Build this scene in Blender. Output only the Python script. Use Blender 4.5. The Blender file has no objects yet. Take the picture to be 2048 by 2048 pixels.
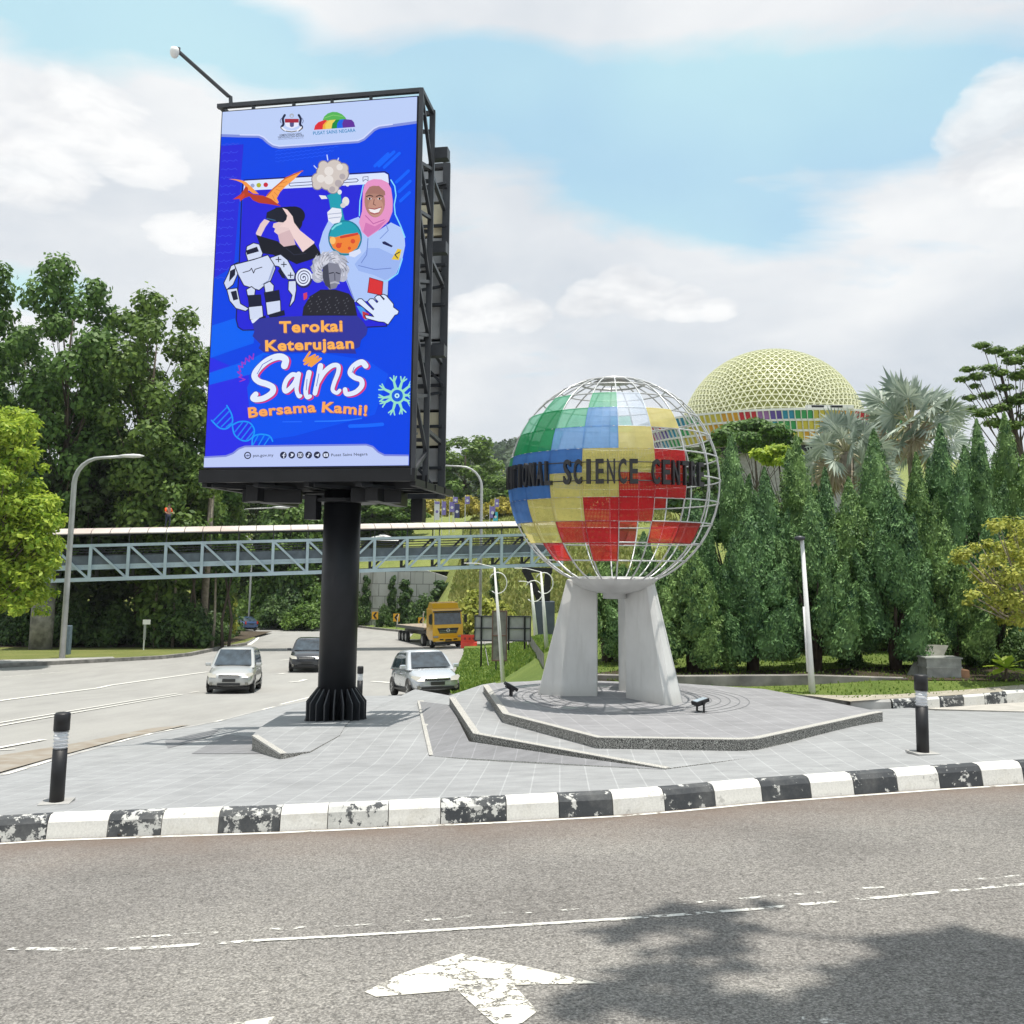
import bpy, bmesh, math, random
import numpy as np
from math import sin, cos, pi, radians, atan2, sqrt
from mathutils import Vector, Matrix

random.seed(7)
RNG = np.random.default_rng(7)
C = bpy.context.scene.collection
SC = bpy.context.scene

# ------------------------------------------------------------------ camera
F, CX, CY, PITCH, ROLL = 1850.0, 1024.0, 877.0, radians(7.5), 0.0076
cam_data = bpy.data.cameras.new('camera')
cam = bpy.data.objects.new('camera', cam_data)
C.objects.link(cam)
CAM_M = Matrix.Rotation(pi / 2 + PITCH, 3, 'X') @ Matrix.Rotation(ROLL, 3, 'Z')
cam.matrix_world = CAM_M.to_4x4()
cam_data.sensor_width = 36
cam_data.lens = F / 2048 * 36
cam_data.shift_y = -(1024 - CY) / 2048
cam_data.clip_start = 0.1
cam_data.clip_end = 6000
SC.camera = cam

# ------------------------------------------------------------------ light and sky
SUN_EL, SUN_AZ = radians(84), radians(120)       # azimuth from +Y towards +X
EXPO = 0.16
SC.view_settings.view_transform = 'Standard'
SC.view_settings.look = 'None'
SC.view_settings.exposure = EXPO
SC.view_settings.gamma = 1
SC.cycles.use_denoising = True
SC.cycles.max_bounces = 6
SC.cycles.diffuse_bounces = 3
SC.cycles.transparent_max_bounces = 24
sun_d = bpy.data.lights.new('sun', 'SUN')
sun_d.energy = 4.8
sun_d.angle = radians(0.55)
sun_d.color = (1.0, 0.95, 0.87)
sun = bpy.data.objects.new('sun', sun_d)
C.objects.link(sun)
sdir = Vector((sin(SUN_AZ) * cos(SUN_EL), cos(SUN_AZ) * cos(SUN_EL), sin(SUN_EL)))
sun.rotation_euler = sdir.to_track_quat('Z', 'Y').to_euler()
sun.location = (0, 0, 60)

world = bpy.data.worlds.new('World')
SC.world = world
world.use_nodes = True
wt = world.node_tree
wt.nodes.clear()
def wn(t, **k):
    n = wt.nodes.new(t)
    for a, b in k.items(): setattr(n, a, b)
    return n
sky = wn('ShaderNodeTexSky', sky_type='NISHITA')
sky.sun_disc = False
sky.sun_elevation = SUN_EL
sky.sun_rotation = SUN_AZ
sky.air_density = 1.0
sky.dust_density = 1.5
tc = wn('ShaderNodeTexCoord')
# cloud layer: project the view direction on a flat layer, stretched by perspective
sep = wn('ShaderNodeSeparateXYZ')
wt.links.new(tc.outputs['Generated'], sep.inputs[0])
def wmath(op, a, b=None, clamp=False):
    n = wn('ShaderNodeMath', operation=op, use_clamp=clamp)
    for i, v in enumerate((a, b)):
        if v is None: continue
        if isinstance(v, (int, float)): n.inputs[i].default_value = v
        else: wt.links.new(v, n.inputs[i])
    return n.outputs[0]
zc = wmath('MAXIMUM', sep.outputs['Z'], 0.0)
den = wmath('ADD', zc, 0.30)
ux = wmath('DIVIDE', sep.outputs['X'], den)
uy = wmath('DIVIDE', sep.outputs['Y'], den)
comb = wn('ShaderNodeCombineXYZ')
wt.links.new(ux, comb.inputs[0]); wt.links.new(uy, comb.inputs[1]); wt.links.new(zc, comb.inputs[2])
def cloud_noise(scale, detail, rough, off, dist=0.0, sc=(1, 1, 1)):
    mp = wn('ShaderNodeMapping')
    mp.inputs['Location'].default_value = off
    mp.inputs['Scale'].default_value = sc
    wt.links.new(comb.outputs[0], mp.inputs[0])
    n = wn('ShaderNodeTexNoise')
    n.inputs['Scale'].default_value = scale
    n.inputs['Detail'].default_value = detail
    n.inputs['Roughness'].default_value = rough
    n.inputs['Distortion'].default_value = dist
    wt.links.new(mp.outputs[0], n.inputs[0])
    return n.outputs['Fac']
def ramp(fac, stops):
    r = wn('ShaderNodeValToRGB')
    e = r.color_ramp.elements
    while len(e) < len(stops): e.new(0.5)
    for i, (p, c) in enumerate(stops):
        e[i].position = p; e[i].color = (*c, 1) if isinstance(c, tuple) else (c, c, c, 1)
    wt.links.new(fac, r.inputs[0])
    return r.outputs[0]
def wmix(fac, a, b, mode='MIX'):
    n = wn('ShaderNodeMix', data_type='RGBA', blend_type=mode)
    for i, v in ((0, fac), (6, a), (7, b)):
        if isinstance(v, (int, float)): n.inputs[i].default_value = v
        elif isinstance(v, tuple): n.inputs[i].default_value = (*v, 1)
        else: wt.links.new(v, n.inputs[i])
    return n.outputs[2]
def blob(az, el, wa, we):
    """soft patch of sky around a compass direction: azimuth from +Y to +X and elevation, in degrees"""
    n = wn('ShaderNodeVectorMath', operation='SUBTRACT')
    wt.links.new(tc.outputs['Generated'], n.inputs[0])
    a_, e_ = radians(az), radians(el)
    n.inputs[1].default_value = (sin(a_) * cos(e_), cos(a_) * cos(e_), sin(e_))
    m_ = wn('ShaderNodeVectorMath', operation='MULTIPLY'); wt.links.new(n.outputs[0], m_.inputs[0])
    m_.inputs[1].default_value = (1 / radians(wa), .5 / radians(wa), 1 / radians(we))
    l_ = wn('ShaderNodeVectorMath', operation='LENGTH'); wt.links.new(m_.outputs[0], l_.inputs[0])
    return wmath('SUBTRACT', 1.0, l_.outputs['Value'], True)
def wsum(items):
    o_ = items[0]
    for i in items[1:]: o_ = wmath('ADD', o_, i)
    return o_
skyc = wmix(1.0, sky.outputs[0], (0.115, 0.115, 0.115), 'MULTIPLY')
blue = wmix(.85, skyc, ramp(cloud_noise(1.1, 3, .5, (4.1, 2.2, 0)), [(.35, (.37, .655, .83)), (.58, (.54, .87, .88))]))
cloudc = ramp(cloud_noise(1.7, 5, .55, (1.3, 3.2, 0), .2), [(.30, (.58, .63, .69)), (.48, (.71, .74, .775)), (.66, (.86, .87, .875))])
gap = wsum([blob(6, 27, 16, 4.6), blob(15, 26, 14, 5.2), blob(24, 25, 12, 4), blob(9, 21.5, 9, 3), blob(16, 20, 7, 2.4), blob(-4, 29, 8, 3), blob(-30, 29, 9, 4), blob(-25, 31, 10, 3), blob(-16, 28.5, 7, 3), blob(-28, 14.5, 5, 2), blob(60, 35, 30, 14), blob(-80, 40, 30, 14), blob(160, 40, 40, 20)])
fine = cloud_noise(2.6, 8, .6, (7.3, 1.7, .4), .45, (.8, 1.5, 1))
gapf = ramp(wmath('ADD', wmath('MULTIPLY', gap, 1.1), wmath('MULTIPLY', wmath('SUBTRACT', fine, .5), 1.9)), [(.18, 0.0), (.75, 1.0)])
s1 = wmix(wmath('MULTIPLY', gapf, .84), cloudc, blue)
# heaped white cumulus low in the sky: rounded lobes broken up by fine noise
pn1 = cloud_noise(9, 9, .62, (2.7, 5.1, 1.0), .3, (1, 1, 2.0))
pn2 = cloud_noise(3.6, 4, .5, (0.7, 2.1, 3.0), .2, (1, 1, 2.0))
def smax(items):
    o_ = items[0]
    for i in items[1:]: o_ = wmath('MAXIMUM', o_, i)
    return o_
LOBES = [(-2.6, 15.2, 2.4, 1.5), (-1.0, 15.6, 2.6, 1.9), (.9, 15.1, 2.2, 1.4), (-3.9, 14.8, 1.8, 1.0), (5.1, 16.0, 2.4, 1.7), (7.0, 16.6, 2.7, 2.1), (8.6, 16.0, 2.6, 1.8), (10.8, 15.6, 2.4, 1.5), (12.7, 15.2, 1.9, 1.0), (3.9, 15.6, 1.6, 1.0),
         (28.0, 23.3, 2.6, 2.4), (29.5, 24.3, 3, 3), (27.4, 21.7, 2.4, 1.8), (30, 21.5, 4, 3), (-20.0, 18.6, 3.2, 1.6), (-17.6, 18.9, 2.8, 1.7), (-26.5, 24, 4.5, 3.2), (-23.5, 22.6, 3.8, 2.2), (-29, 21, 5, 3), (-8, 12.2, 4.5, 1.6), (-15, 16.6, 3, 1.4)]
lob = smax([blob(*l_) for l_ in LOBES])
pf = ramp(wmath('ADD', wmath('MULTIPLY', lob, 1.5), wmath('MULTIPLY', wmath('SUBTRACT', pn1, .5), 1.15)), [(.34, 0.0), (.50, .62), (.9, 1.0)])
s2 = wmix(wmath('MULTIPLY', pf, .85), s1, ramp(wmath('ADD', wmath('MULTIPLY', pn1, .55), wmath('MULTIPLY', pn2, .5)), [(.40, (.70, .715, .74)), (.58, (.93, .93, .925))]))
bg = wn('ShaderNodeBackground')
bg.inputs['Strength'].default_value = 1.0
wt.links.new(s2, bg.inputs['Color'])
out = wn('ShaderNodeOutputWorld')
wt.links.new(bg.outputs[0], out.inputs[0])

# ------------------------------------------------------------------ geometry of the place
def ray(px, py): return CAM_M @ Vector(((px - CX) / F, -(py - CY) / F, -1))
def U(px, py, Y):
    d = ray(px, py)
    return d * (Y / d.y)
def onZ(px, py, z):
    d = ray(px, py)
    return d * (z / d.z)
def interp(x, tab):
    for (a, b), (c, d) in zip(tab, tab[1:]):
        if x <= c: return b + (d - b) * (x - a) / (c - a)
    (a, b), (c, d) = tab[-2:]
    return d + (d - b) / (c - a) * (x - c)
GT = [(-60, -2.6), (0, 0), (38, 3.31), (50, 3.93), (70, 4.80), (105, 5.9), (160, 7.2), (600, 9)]
def T(x, y):                                   # the road surface, eye height is z = 0
    return -1.685 + .035 * max(-6, min(6, x)) - interp(y, GT)
def sm(a, b, x):
    t = max(0, min(1, (x - a) / (b - a)))
    return t * t * (3 - 2 * t)
def PV(x, y):                                  # the raised pavement of the traffic island
    return -1.485 + .035 * x - .0871 * y + max(.17 * sm(1, 5.5, x) * sm(10, 14, y), .27 * sm(12.2, 15.5, y) * sm(-3.2, -2.7, x) * (1 - sm(0, 3, x)))
def PL(x, y): return -1.485 + .035 * x - .0871 * y + .27 * sm(12.2, 15.5, y) + .012
def hit(px, py, f, y0=2.0, y1=300.0):
    d = ray(px, py); d = d / d.y
    a = y0; n = 3000
    for i in range(1, n + 1):
        b = y0 * (y1 / y0) ** (i / n)
        if d.z * b <= f(d.x * b, b):
            for _ in range(30):
                m = (a + b) / 2
                if d.z * m <= f(d.x * m, m): b = m
                else: a = m
            return d * b
        a = b
    return d * y1

# ------------------------------------------------------------------ mesh helpers
class MB:
    def __init__(s): s.v = []; s.f = []; s.m = []
    def add(s, vs, fs, mi=0):
        o = len(s.v)
        s.v += [tuple(v) for v in vs]
        s.f += [tuple(i + o for i in f) for f in fs]
        s.m += [mi] * len(fs)
        return s
    def box(s, c, sz, rot=None, mi=0):
        c = Vector(c); h = Vector(sz) / 2
        vs = [Vector((x * h.x, y * h.y, z * h.z)) for x in (-1, 1) for y in (-1, 1) for z in (-1, 1)]
        if rot is not None:
            M = rot if isinstance(rot, Matrix) else Matrix.Rotation(rot, 3, 'Z')
            vs = [M @ v for v in vs]
        return s.add([v + c for v in vs], [(0, 1, 3, 2), (4, 6, 7, 5), (0, 4, 5, 1), (2, 3, 7, 6), (0, 2, 6, 4), (1, 5, 7, 3)], mi)
    def bar(s, p, q, w, h=None, up=(0, 0, 1), mi=0):
        p = Vector(p); q = Vector(q); h = h or w
        d = (q - p); L = d.length
        if L < 1e-6: return s
        d /= L; up = Vector(up)
        if abs(d.dot(up)) > .98: up = Vector((1, 0, 0)) if abs(d.x) < .9 else Vector((0, 1, 0))
        a = d.cross(up).normalized(); b = a.cross(d).normalized()
        M = Matrix((a, d, b)).transposed()
        return s.box((p + q) / 2, (w, L, h), M, mi)
    def tube(s, pts, r, n=8, mi=0, cap=True):
        pts = [Vector(p) for p in pts]
        rs = r if isinstance(r, (list, tuple)) else [r] * len(pts)
        vs = []; prev = None
        for i, p in enumerate(pts):
            d = (pts[min(i + 1, len(pts) - 1)] - pts[max(i - 1, 0)]).normalized()
            if prev is None:
                a = d.cross(Vector((0, 0, 1)))
                if a.length < .05: a = d.cross(Vector((1, 0, 0)))
            else:
                a = prev - d * prev.dot(d)
            a.normalize(); prev = a; b = d.cross(a)
            for k in range(n):
                t = 2 * pi * k / n
                vs.append(p + (a * cos(t) + b * sin(t)) * rs[i])
        fs = []
        for i in range(len(pts) - 1):
            for k in range(n):
                fs.append((i * n + k, i * n + (k + 1) % n, (i + 1) * n + (k + 1) % n, (i + 1) * n + k))
        if cap:
            fs.append(tuple(range(n - 1, -1, -1))); fs.append(tuple((len(pts) - 1) * n + k for k in range(n)))
        return s.add(vs, fs, mi)
    def lathe(s, prof, n=20, c=(0, 0, 0), mi=0, cap=True):
        c = Vector(c); vs = []
        for r, z in prof:
            for k in range(n):
                t = 2 * pi * k / n
                vs.append(c + Vector((r * cos(t), r * sin(t), z)))
        fs = []
        for i in range(len(prof) - 1):
            for k in range(n):
                fs.append((i * n + k, i * n + (k + 1) % n, (i + 1) * n + (k + 1) % n, (i + 1) * n + k))
        if cap:
            fs.append(tuple(range(n - 1, -1, -1))); fs.append(tuple((len(prof) - 1) * n + k for k in range(n)))
        return s.add(vs, fs, mi)
    def prism(s, top, depth, mi=0, side=None, bottom=True):
        """top: loop of points; extruded along the vector depth."""
        n = len(top); d = Vector(depth); top = [Vector(p) for p in top]
        s.add(top + [p + d for p in top], [tuple(range(n))] + ([tuple(range(2 * n - 1, n - 1, -1))] if bottom else []), mi)
        s.add(top + [p + d for p in top], [(i, i + n, (i + 1) % n + n, (i + 1) % n) for i in range(n)], mi if side is None else side)
        return s
    def quads(s, P, N, up, w, h, mi=0):
        """many leaf quads at once: centres, normals, up hints, widths, heights (numpy)"""
        a = np.cross(N, up); a /= np.linalg.norm(a, axis=1)[:, None] + 1e-9
        b = np.cross(a, N); b /= np.linalg.norm(b, axis=1)[:, None] + 1e-9
        a = a * w[:, None] / 2; b = b * h[:, None] / 2
        V = np.stack([P - b, P + a * .95 - b * .1, P + b, P - a * .95 - b * .1], 1).reshape(-1, 3)
        o = len(s.v)
        s.v += [tuple(v) for v in V.tolist()]
        n = len(P)
        s.f += [(o + 4 * i, o + 4 * i + 1, o + 4 * i + 2, o + 4 * i + 3) for i in range(n)]
        s.m += [mi] * n
        return s
    def build(s, name, mats, parent=None, smooth=False, off=None, bevel=0, weld=False):
        me = bpy.data.meshes.new(name)
        v = s.v
        if off is None and parent is not None and parent.name not in LOCAL: off = PARENT_OFF[parent.name]
        if off is not None:
            ox, oy, oz = off
            v = [(a - ox, b - oy, c - oz) for a, b, c in v]
        me.from_pydata(v, [], s.f)
        if not isinstance(mats, (list, tuple)): mats = [mats]
        for m in mats: me.materials.append(m)
        me.polygons.foreach_set('material_index', s.m)
        if smooth: me.polygons.foreach_set('use_smooth', [True] * len(me.polygons))
        if weld:
            bm = bmesh.new(); bm.from_mesh(me)
            bmesh.ops.remove_doubles(bm, verts=bm.verts, dist=1e-4)
            bmesh.ops.recalc_face_normals(bm, faces=bm.faces)
            bm.to_mesh(me); bm.free()
        me.update()
        o = bpy.data.objects.new(name, me)
        C.objects.link(o)
        if parent is not None:
            o.parent = parent
            if parent.name in LOCAL: LOCAL.add(o.name)
        PARENT_OFF[o.name] = off if off is not None else (0, 0, 0)
        if bevel:
            b = o.modifiers.new('bevel', 'BEVEL'); b.width = bevel; b.segments = 2; b.limit_method = 'ANGLE'
        return o
PARENT_OFF = {}; LOCAL = set()
def tag(o, label, cat, group=None, kind=None):
    if label: o['label'] = label
    if cat: o['category'] = cat
    if group: o['group'] = group
    if kind: o['kind'] = kind
    return o
def thing(name, label, cat, loc=(0, 0, 0), group=None, local=False, rot=None):
    o = bpy.data.objects.new(name, None)
    o.empty_display_size = .2
    C.objects.link(o)
    o.location = loc
    if rot is not None: o.rotation_euler = rot
    o.matrix_world = Matrix.Translation(Vector(loc)) @ (Matrix.Rotation(rot[2], 4, 'Z') if rot is not None else Matrix())
    PARENT_OFF[o.name] = tuple(loc)
    if local: LOCAL.add(o.name)
    tag(o, label, cat, group)
    return o
def copy_tree(o, parent=None):
    c = o.copy(); C.objects.link(c); c.parent = parent
    for ch in list(o.children): copy_tree(ch, c)
    return c
def structure(o): o['kind'] = 'structure'; return o

# ------------------------------------------------------------------ materials
def mat(name, col, rough=.6, metal=0.0, var=0.0, scale=8.0, bump=0.0, col2=None, detail=4, emit=None, spec=.5, bscale=None, coat=0):
    m = bpy.data.materials.new(name); m.use_nodes = True
    nt = m.node_tree; b = nt.nodes['Principled BSDF']
    b.inputs['Roughness'].default_value = rough
    b.inputs['Metallic'].default_value = metal
    b.inputs['Specular IOR Level'].default_value = spec
    if coat: b.inputs['Coat Weight'].default_value = coat
    c = (*col, 1)
    b.inputs['Base Color'].default_value = c
    if emit:
        b.inputs['Emission Color'].default_value = (*emit[0], 1); b.inputs['Emission Strength'].default_value = emit[1]
    if var or bump or col2:
        t = nt.nodes.new('ShaderNodeTexCoord')
        n = nt.nodes.new('ShaderNodeTexNoise'); n.inputs['Scale'].default_value = scale; n.inputs['Detail'].default_value = detail
        nt.links.new(t.outputs['Object'], n.inputs['Vector'])
        if var or col2:
            r = nt.nodes.new('ShaderNodeValToRGB')
            e = r.color_ramp.elements
            e[0].position = .32; e[1].position = .68
            e[0].color = c if col2 else (*[x * (1 - var) for x in col], 1)
            e[1].color = (*col2, 1) if col2 else (*[min(1, x * (1 + var)) for x in col], 1)
            nt.links.new(n.outputs['Fac'], r.inputs[0]); nt.links.new(r.outputs[0], b.inputs['Base Color'])
        if bump:
            bp = nt.nodes.new('ShaderNodeBump'); bp.inputs['Strength'].default_value = bump; bp.inputs['Distance'].default_value = .02
            if bscale:
                n2 = nt.nodes.new('ShaderNodeTexNoise'); n2.inputs['Scale'].default_value = bscale; n2.inputs['Detail'].default_value = 3
                nt.links.new(t.outputs['Object'], n2.inputs['Vector']); nt.links.new(n2.outputs['Fac'], bp.inputs['Height'])
            else: nt.links.new(n.outputs['Fac'], bp.inputs['Height'])
            nt.links.new(bp.outputs[0], b.inputs['Normal'])
    return m
def leafmat(name, c1, c2, scale=1.2, trans=.35, rough=.55):
    m = bpy.data.materials.new(name); m.use_nodes = True
    nt = m.node_tree; b = nt.nodes['Principled BSDF']; outn = nt.nodes['Material Output']
    b.inputs['Roughness'].default_value = rough
    b.inputs['Specular IOR Level'].default_value = .35
    g = nt.nodes.new('ShaderNodeNewGeometry')
    t = nt.nodes.new('ShaderNodeTexCoord')
    n = nt.nodes.new('ShaderNodeTexNoise'); n.inputs['Scale'].default_value = scale; n.inputs['Detail'].default_value = 3
    nt.links.new(t.outputs['Object'], n.inputs['Vector'])
    ad = nt.nodes.new('ShaderNodeMath'); ad.operation = 'MULTIPLY_ADD'; ad.inputs[1].default_value = .45; ad.inputs[2].default_value = -.22
    nt.links.new(g.outputs['Random Per Island'], ad.inputs[0])
    a2 = nt.nodes.new('ShaderNodeMath'); a2.operation = 'ADD'
    nt.links.new(ad.outputs[0], a2.inputs[0]); nt.links.new(n.outputs['Fac'], a2.inputs[1])
    r = nt.nodes.new('ShaderNodeValToRGB'); e = r.color_ramp.elements
    e[0].position = .25; e[0].color = (*c1, 1); e[1].position = .75; e[1].color = (*c2, 1)
    nt.links.new(a2.outputs[0], r.inputs[0])
    nt.links.new(r.outputs[0], b.inputs['Base Color'])
    tr = nt.nodes.new('ShaderNodeBsdfTranslucent'); nt.links.new(r.outputs[0], tr.inputs[0])
    mx = nt.nodes.new('ShaderNodeMixShader'); mx.inputs[0].default_value = trans
    nt.links.new(b.outputs[0], mx.inputs[1]); nt.links.new(tr.outputs[0], mx.inputs[2])
    nt.links.new(mx.outputs[0], outn.inputs['Surface'])
    return m
class NT:
    """small node-tree writer for the ground materials"""
    def __init__(s, name, rough=.85):
        s.m = bpy.data.materials.new(name); s.m.use_nodes = True
        s.t = s.m.node_tree; s.b = s.t.nodes['Principled BSDF']
        s.b.inputs['Roughness'].default_value = rough; s.b.inputs['Specular IOR Level'].default_value = .3
        s.co = s.t.nodes.new('ShaderNodeTexCoord').outputs['Object']
    def noise(s, scale, detail=4, rough=.55, off=(0, 0, 0), sc=(1, 1, 1), rot=0, dist=0):
        mp = s.t.nodes.new('ShaderNodeMapping'); mp.inputs['Location'].default_value = off; mp.inputs['Scale'].default_value = sc
        mp.inputs['Rotation'].default_value = (0, 0, rot)
        s.t.links.new(s.co, mp.inputs[0])
        n = s.t.nodes.new('ShaderNodeTexNoise'); n.inputs['Scale'].default_value = scale; n.inputs['Detail'].default_value = detail
        n.inputs['Roughness'].default_value = rough; n.inputs['Distortion'].default_value = dist
        s.t.links.new(mp.outputs[0], n.inputs[0]); return n.outputs['Fac']
    def ramp(s, fac, stops, const=False):
        r = s.t.nodes.new('ShaderNodeValToRGB'); e = r.color_ramp.elements
        if const: r.color_ramp.interpolation = 'CONSTANT'
        while len(e) < len(stops): e.new(.5)
        for i, (p, c) in enumerate(stops): e[i].position = p; e[i].color = (*c, 1) if isinstance(c, tuple) else (c, c, c, 1)
        s.t.links.new(fac, r.inputs[0]); return r.outputs[0]
    def mix(s, fac, a, b, mode='MIX'):
        n = s.t.nodes.new('ShaderNodeMix'); n.data_type = 'RGBA'; n.blend_type = mode
        for i, v in ((0, fac), (6, a), (7, b)):
            if isinstance(v, (int, float)): n.inputs[i].default_value = v
            elif isinstance(v, tuple): n.inputs[i].default_value = (*v, 1)
            else: s.t.links.new(v, n.inputs[i])
        return n.outputs[2]
    def math(s, op, a, b=0.0):
        n = s.t.nodes.new('ShaderNodeMath'); n.operation = op
        for i, v in ((0, a), (1, b)):
            if isinstance(v, (int, float)): n.inputs[i].default_value = v
            else: s.t.links.new(v, n.inputs[i])
        return n.outputs[0]
    def brick(s, rot, bw, rh, c1, c2, mortar, ms, off=(0, 0, 0)):
        mp = s.t.nodes.new('ShaderNodeMapping'); mp.inputs['Rotation'].default_value = (0, 0, rot); mp.inputs['Location'].default_value = off
        s.t.links.new(s.co, mp.inputs[0])
        n = s.t.nodes.new('ShaderNodeTexBrick'); n.inputs['Scale'].default_value = 1
        n.inputs['Brick Width'].default_value = bw; n.inputs['Row Height'].default_value = rh
        n.inputs['Mortar Size'].default_value = ms; n.inputs['Mortar Smooth'].default_value = .2
        n.inputs['Color1'].default_value = (*c1, 1); n.inputs['Color2'].default_value = (*c2, 1); n.inputs['Mortar'].default_value = (*mortar, 1)
        s.t.links.new(mp.outputs[0], n.inputs[0]); return n
    def done(s, col, bump=None, strength=.4, dist=.01):
        if isinstance(col, tuple): s.b.inputs['Base Color'].default_value = (*col, 1)
        else: s.t.links.new(col, s.b.inputs['Base Color'])
        if bump is not None:
            bp = s.t.nodes.new('ShaderNodeBump'); bp.inputs['Strength'].default_value = strength; bp.inputs['Distance'].default_value = dist
            s.t.links.new(bump, bp.inputs['Height']); s.t.links.new(bp.outputs[0], s.b.inputs['Normal'])
        return s.m

# ------------------------------------------------------------------ ground materials
def m_asphalt_near():
    g = NT('asphalt_near', .9)
    sp = g.noise(66, 3, .72); sp2 = g.noise(24, 2, .6, (3, 1, 0))
    pat = g.noise(.38, 5, .62, (5, 2, 0)); pat2 = g.noise(1.7, 5, .6, (1, 7, 0))
    base = g.ramp(sp, [(.34, (.05, .049, .048)), (.5, (.195, .189, .18)), (.66, (.46, .448, .425))])
    tint = g.ramp(pat, [(.32, (.66, .63, .605)), (.50, (.95, .92, .89)), (.68, (1.24, 1.21, 1.15))])
    c = g.mix(1.0, base, tint, 'MULTIPLY')
    c = g.mix(.35, c, g.ramp(sp2, [(.4, (.12, .116, .11)), (.6, (.30, .29, .275))]))
    uv = g.t.nodes.new('ShaderNodeUVMap'); uv.uv_map = 'edge'
    sx = g.t.nodes.new('ShaderNodeSeparateXYZ'); g.t.links.new(uv.outputs[0], sx.inputs[0])
    v = sx.outputs[1]
    wob = g.math('ADD', v, g.math('MULTIPLY', g.math('SUBTRACT', pat2, .5), 1.1))
    st = g.ramp(wob, [(0.05, 1.0), (.16, .75), (.42, .28), (1.0, 0.0)])
    c = g.mix(g.math('MULTIPLY', st, .7), c, g.mix(sp, (.10, .07, .048), (.20, .145, .105)))
    wt2 = g.ramp(g.math('ADD', g.math('DIVIDE', v, 4.0), g.math('MULTIPLY', g.math('SUBTRACT', pat2, .5), .3)), [(.05, .42), (.42, .0)])
    c = g.mix(wt2, c, (.19, .145, .12))
    cr = g.ramp(g.noise(1.3, 6, .7, (2, 9, 0), (1, 3.2, 1), .25), [(.27, .45), (.31, 0.0)])
    c = g.mix(cr, c, (.05, .045, .04))
    h = g.math('ADD', g.math('MULTIPLY', sp, .8), g.math('MULTIPLY', g.noise(180, 2), .5))
    return g.done(c, h, .9, .012)
def m_road_far():
    g = NT('asphalt_far', .85)
    p = g.noise(.16, 5, .6); q = g.noise(1.2, 5, .6, (3, 3, 0), (1, .25, 1), .5); s_ = g.noise(25, 3, .7)
    c = g.ramp(p, [(.3, (.27, .265, .25)), (.7, (.345, .34, .32))])
    c = g.mix(.5, c, g.ramp(q, [(.3, (.24, .235, .225)), (.65, (.36, .355, .335))]))
    c = g.mix(.22, c, g.ramp(s_, [(.35, (.18, .175, .17)), (.65, (.40, .39, .37))]))
    tr = g.ramp(g.noise(.5, 4, .6, (9, 2, 0), (1, .12, 1), .6), [(.62, 0.0), (.72, .28)])
    c = g.mix(tr, c, (.17, .165, .16))
    return g.done(c, s_, .3)
TILE_ROT = radians(3)
def m_tile(name, tone, rot=TILE_ROT, fade=1.0):
    g = NT(name, .7)
    t1 = tuple(x * .97 for x in tone); t2 = tuple(x * 1.03 for x in tone)
    b = g.brick(rot + pi / 2, 1.5, .3, t1, t2, tuple(min(.62, x * 1.3) for x in tone), .007)
    n = g.noise(2.2, 5, .6, (1, 2, 0), (1, 2.2, 1)); f = g.noise(60, 3, .7)
    streak = g.noise(14, 3, .6, (0, 0, 0), (.25, 3, 1))
    c = g.mix(.5, b.outputs['Color'], g.ramp(n, [(.3, tuple(x * .82 for x in tone)), (.7, tuple(x * 1.14 for x in tone))]), 'MIX') if False else b.outputs['Color']
    c = g.mix(1.0, c, g.ramp(n, [(.28, .84), (.72, 1.12)]), 'MULTIPLY')
    c = g.mix(1.0, c, g.ramp(streak, [(.3, .92), (.7, 1.06)]), 'MULTIPLY')
    c = g.mix(1.0, c, g.ramp(f, [(.3, .92), (.7, 1.07)]), 'MULTIPLY')
    stn = g.ramp(g.noise(.9, 6, .68, (4, 4, 1), (1, 1, 1), .3), [(.50, 0.0), (.68, .38)])
    c = g.mix(stn, c, tuple(x * .62 for x in tone))
    sp_ = g.ramp(g.noise(9, 3, .6, (8, 1, 0)), [(.70, 0.0), (.74, .5)])
    c = g.mix(sp_, c, tuple(x * .5 for x in tone))
    return g.done(c, b.outputs['Fac'], .12, .004)
def m_pebble(name, dark):
    g = NT(name, .8)
    v = g.noise(95, 2, .75)
    st = [(.40, (.03, .03, .03)), (.47, (.13, .125, .115)), (.55, (.36, .35, .32)), (.64, (.60, .59, .55))] if dark else [(.38, (.22, .215, .2)), (.5, (.44, .43, .4)), (.62, (.62, .61, .57))]
    return g.done(g.ramp(v, st), v, .8, .01)
def m_kerb(name, white, wear):
    g = NT(name, .7)
    n = g.noise(7, 6, .72, (3.3, 1.1, .4), (1, 1.2, 1)); d = g.noise(3, 5, .65, (1, 4, 0)); f = g.noise(55, 3, .7)
    if white:
        c = g.mix(g.ramp(d, [(.52, 0.0), (.72, .55)]), (.74, .73, .69), (.50, .47, .40)); c = g.mix(g.ramp(n, [(.60, 0.0), (.66, .6)]), c, (.34, .33, .31))
    else:
        c = g.ramp(n, [(wear - .015, (.055, .06, .066)), (wear + .015, (.62, .62, .59))])
        c = g.mix(g.ramp(d, [(.45, 0.0), (.7, .35)]), c, (.26, .26, .25))
    c = g.mix(1.0, c, g.ramp(f, [(.3, .85), (.7, 1.05)]), 'MULTIPLY')
    return g.done(c, n, .25, .006)
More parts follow.
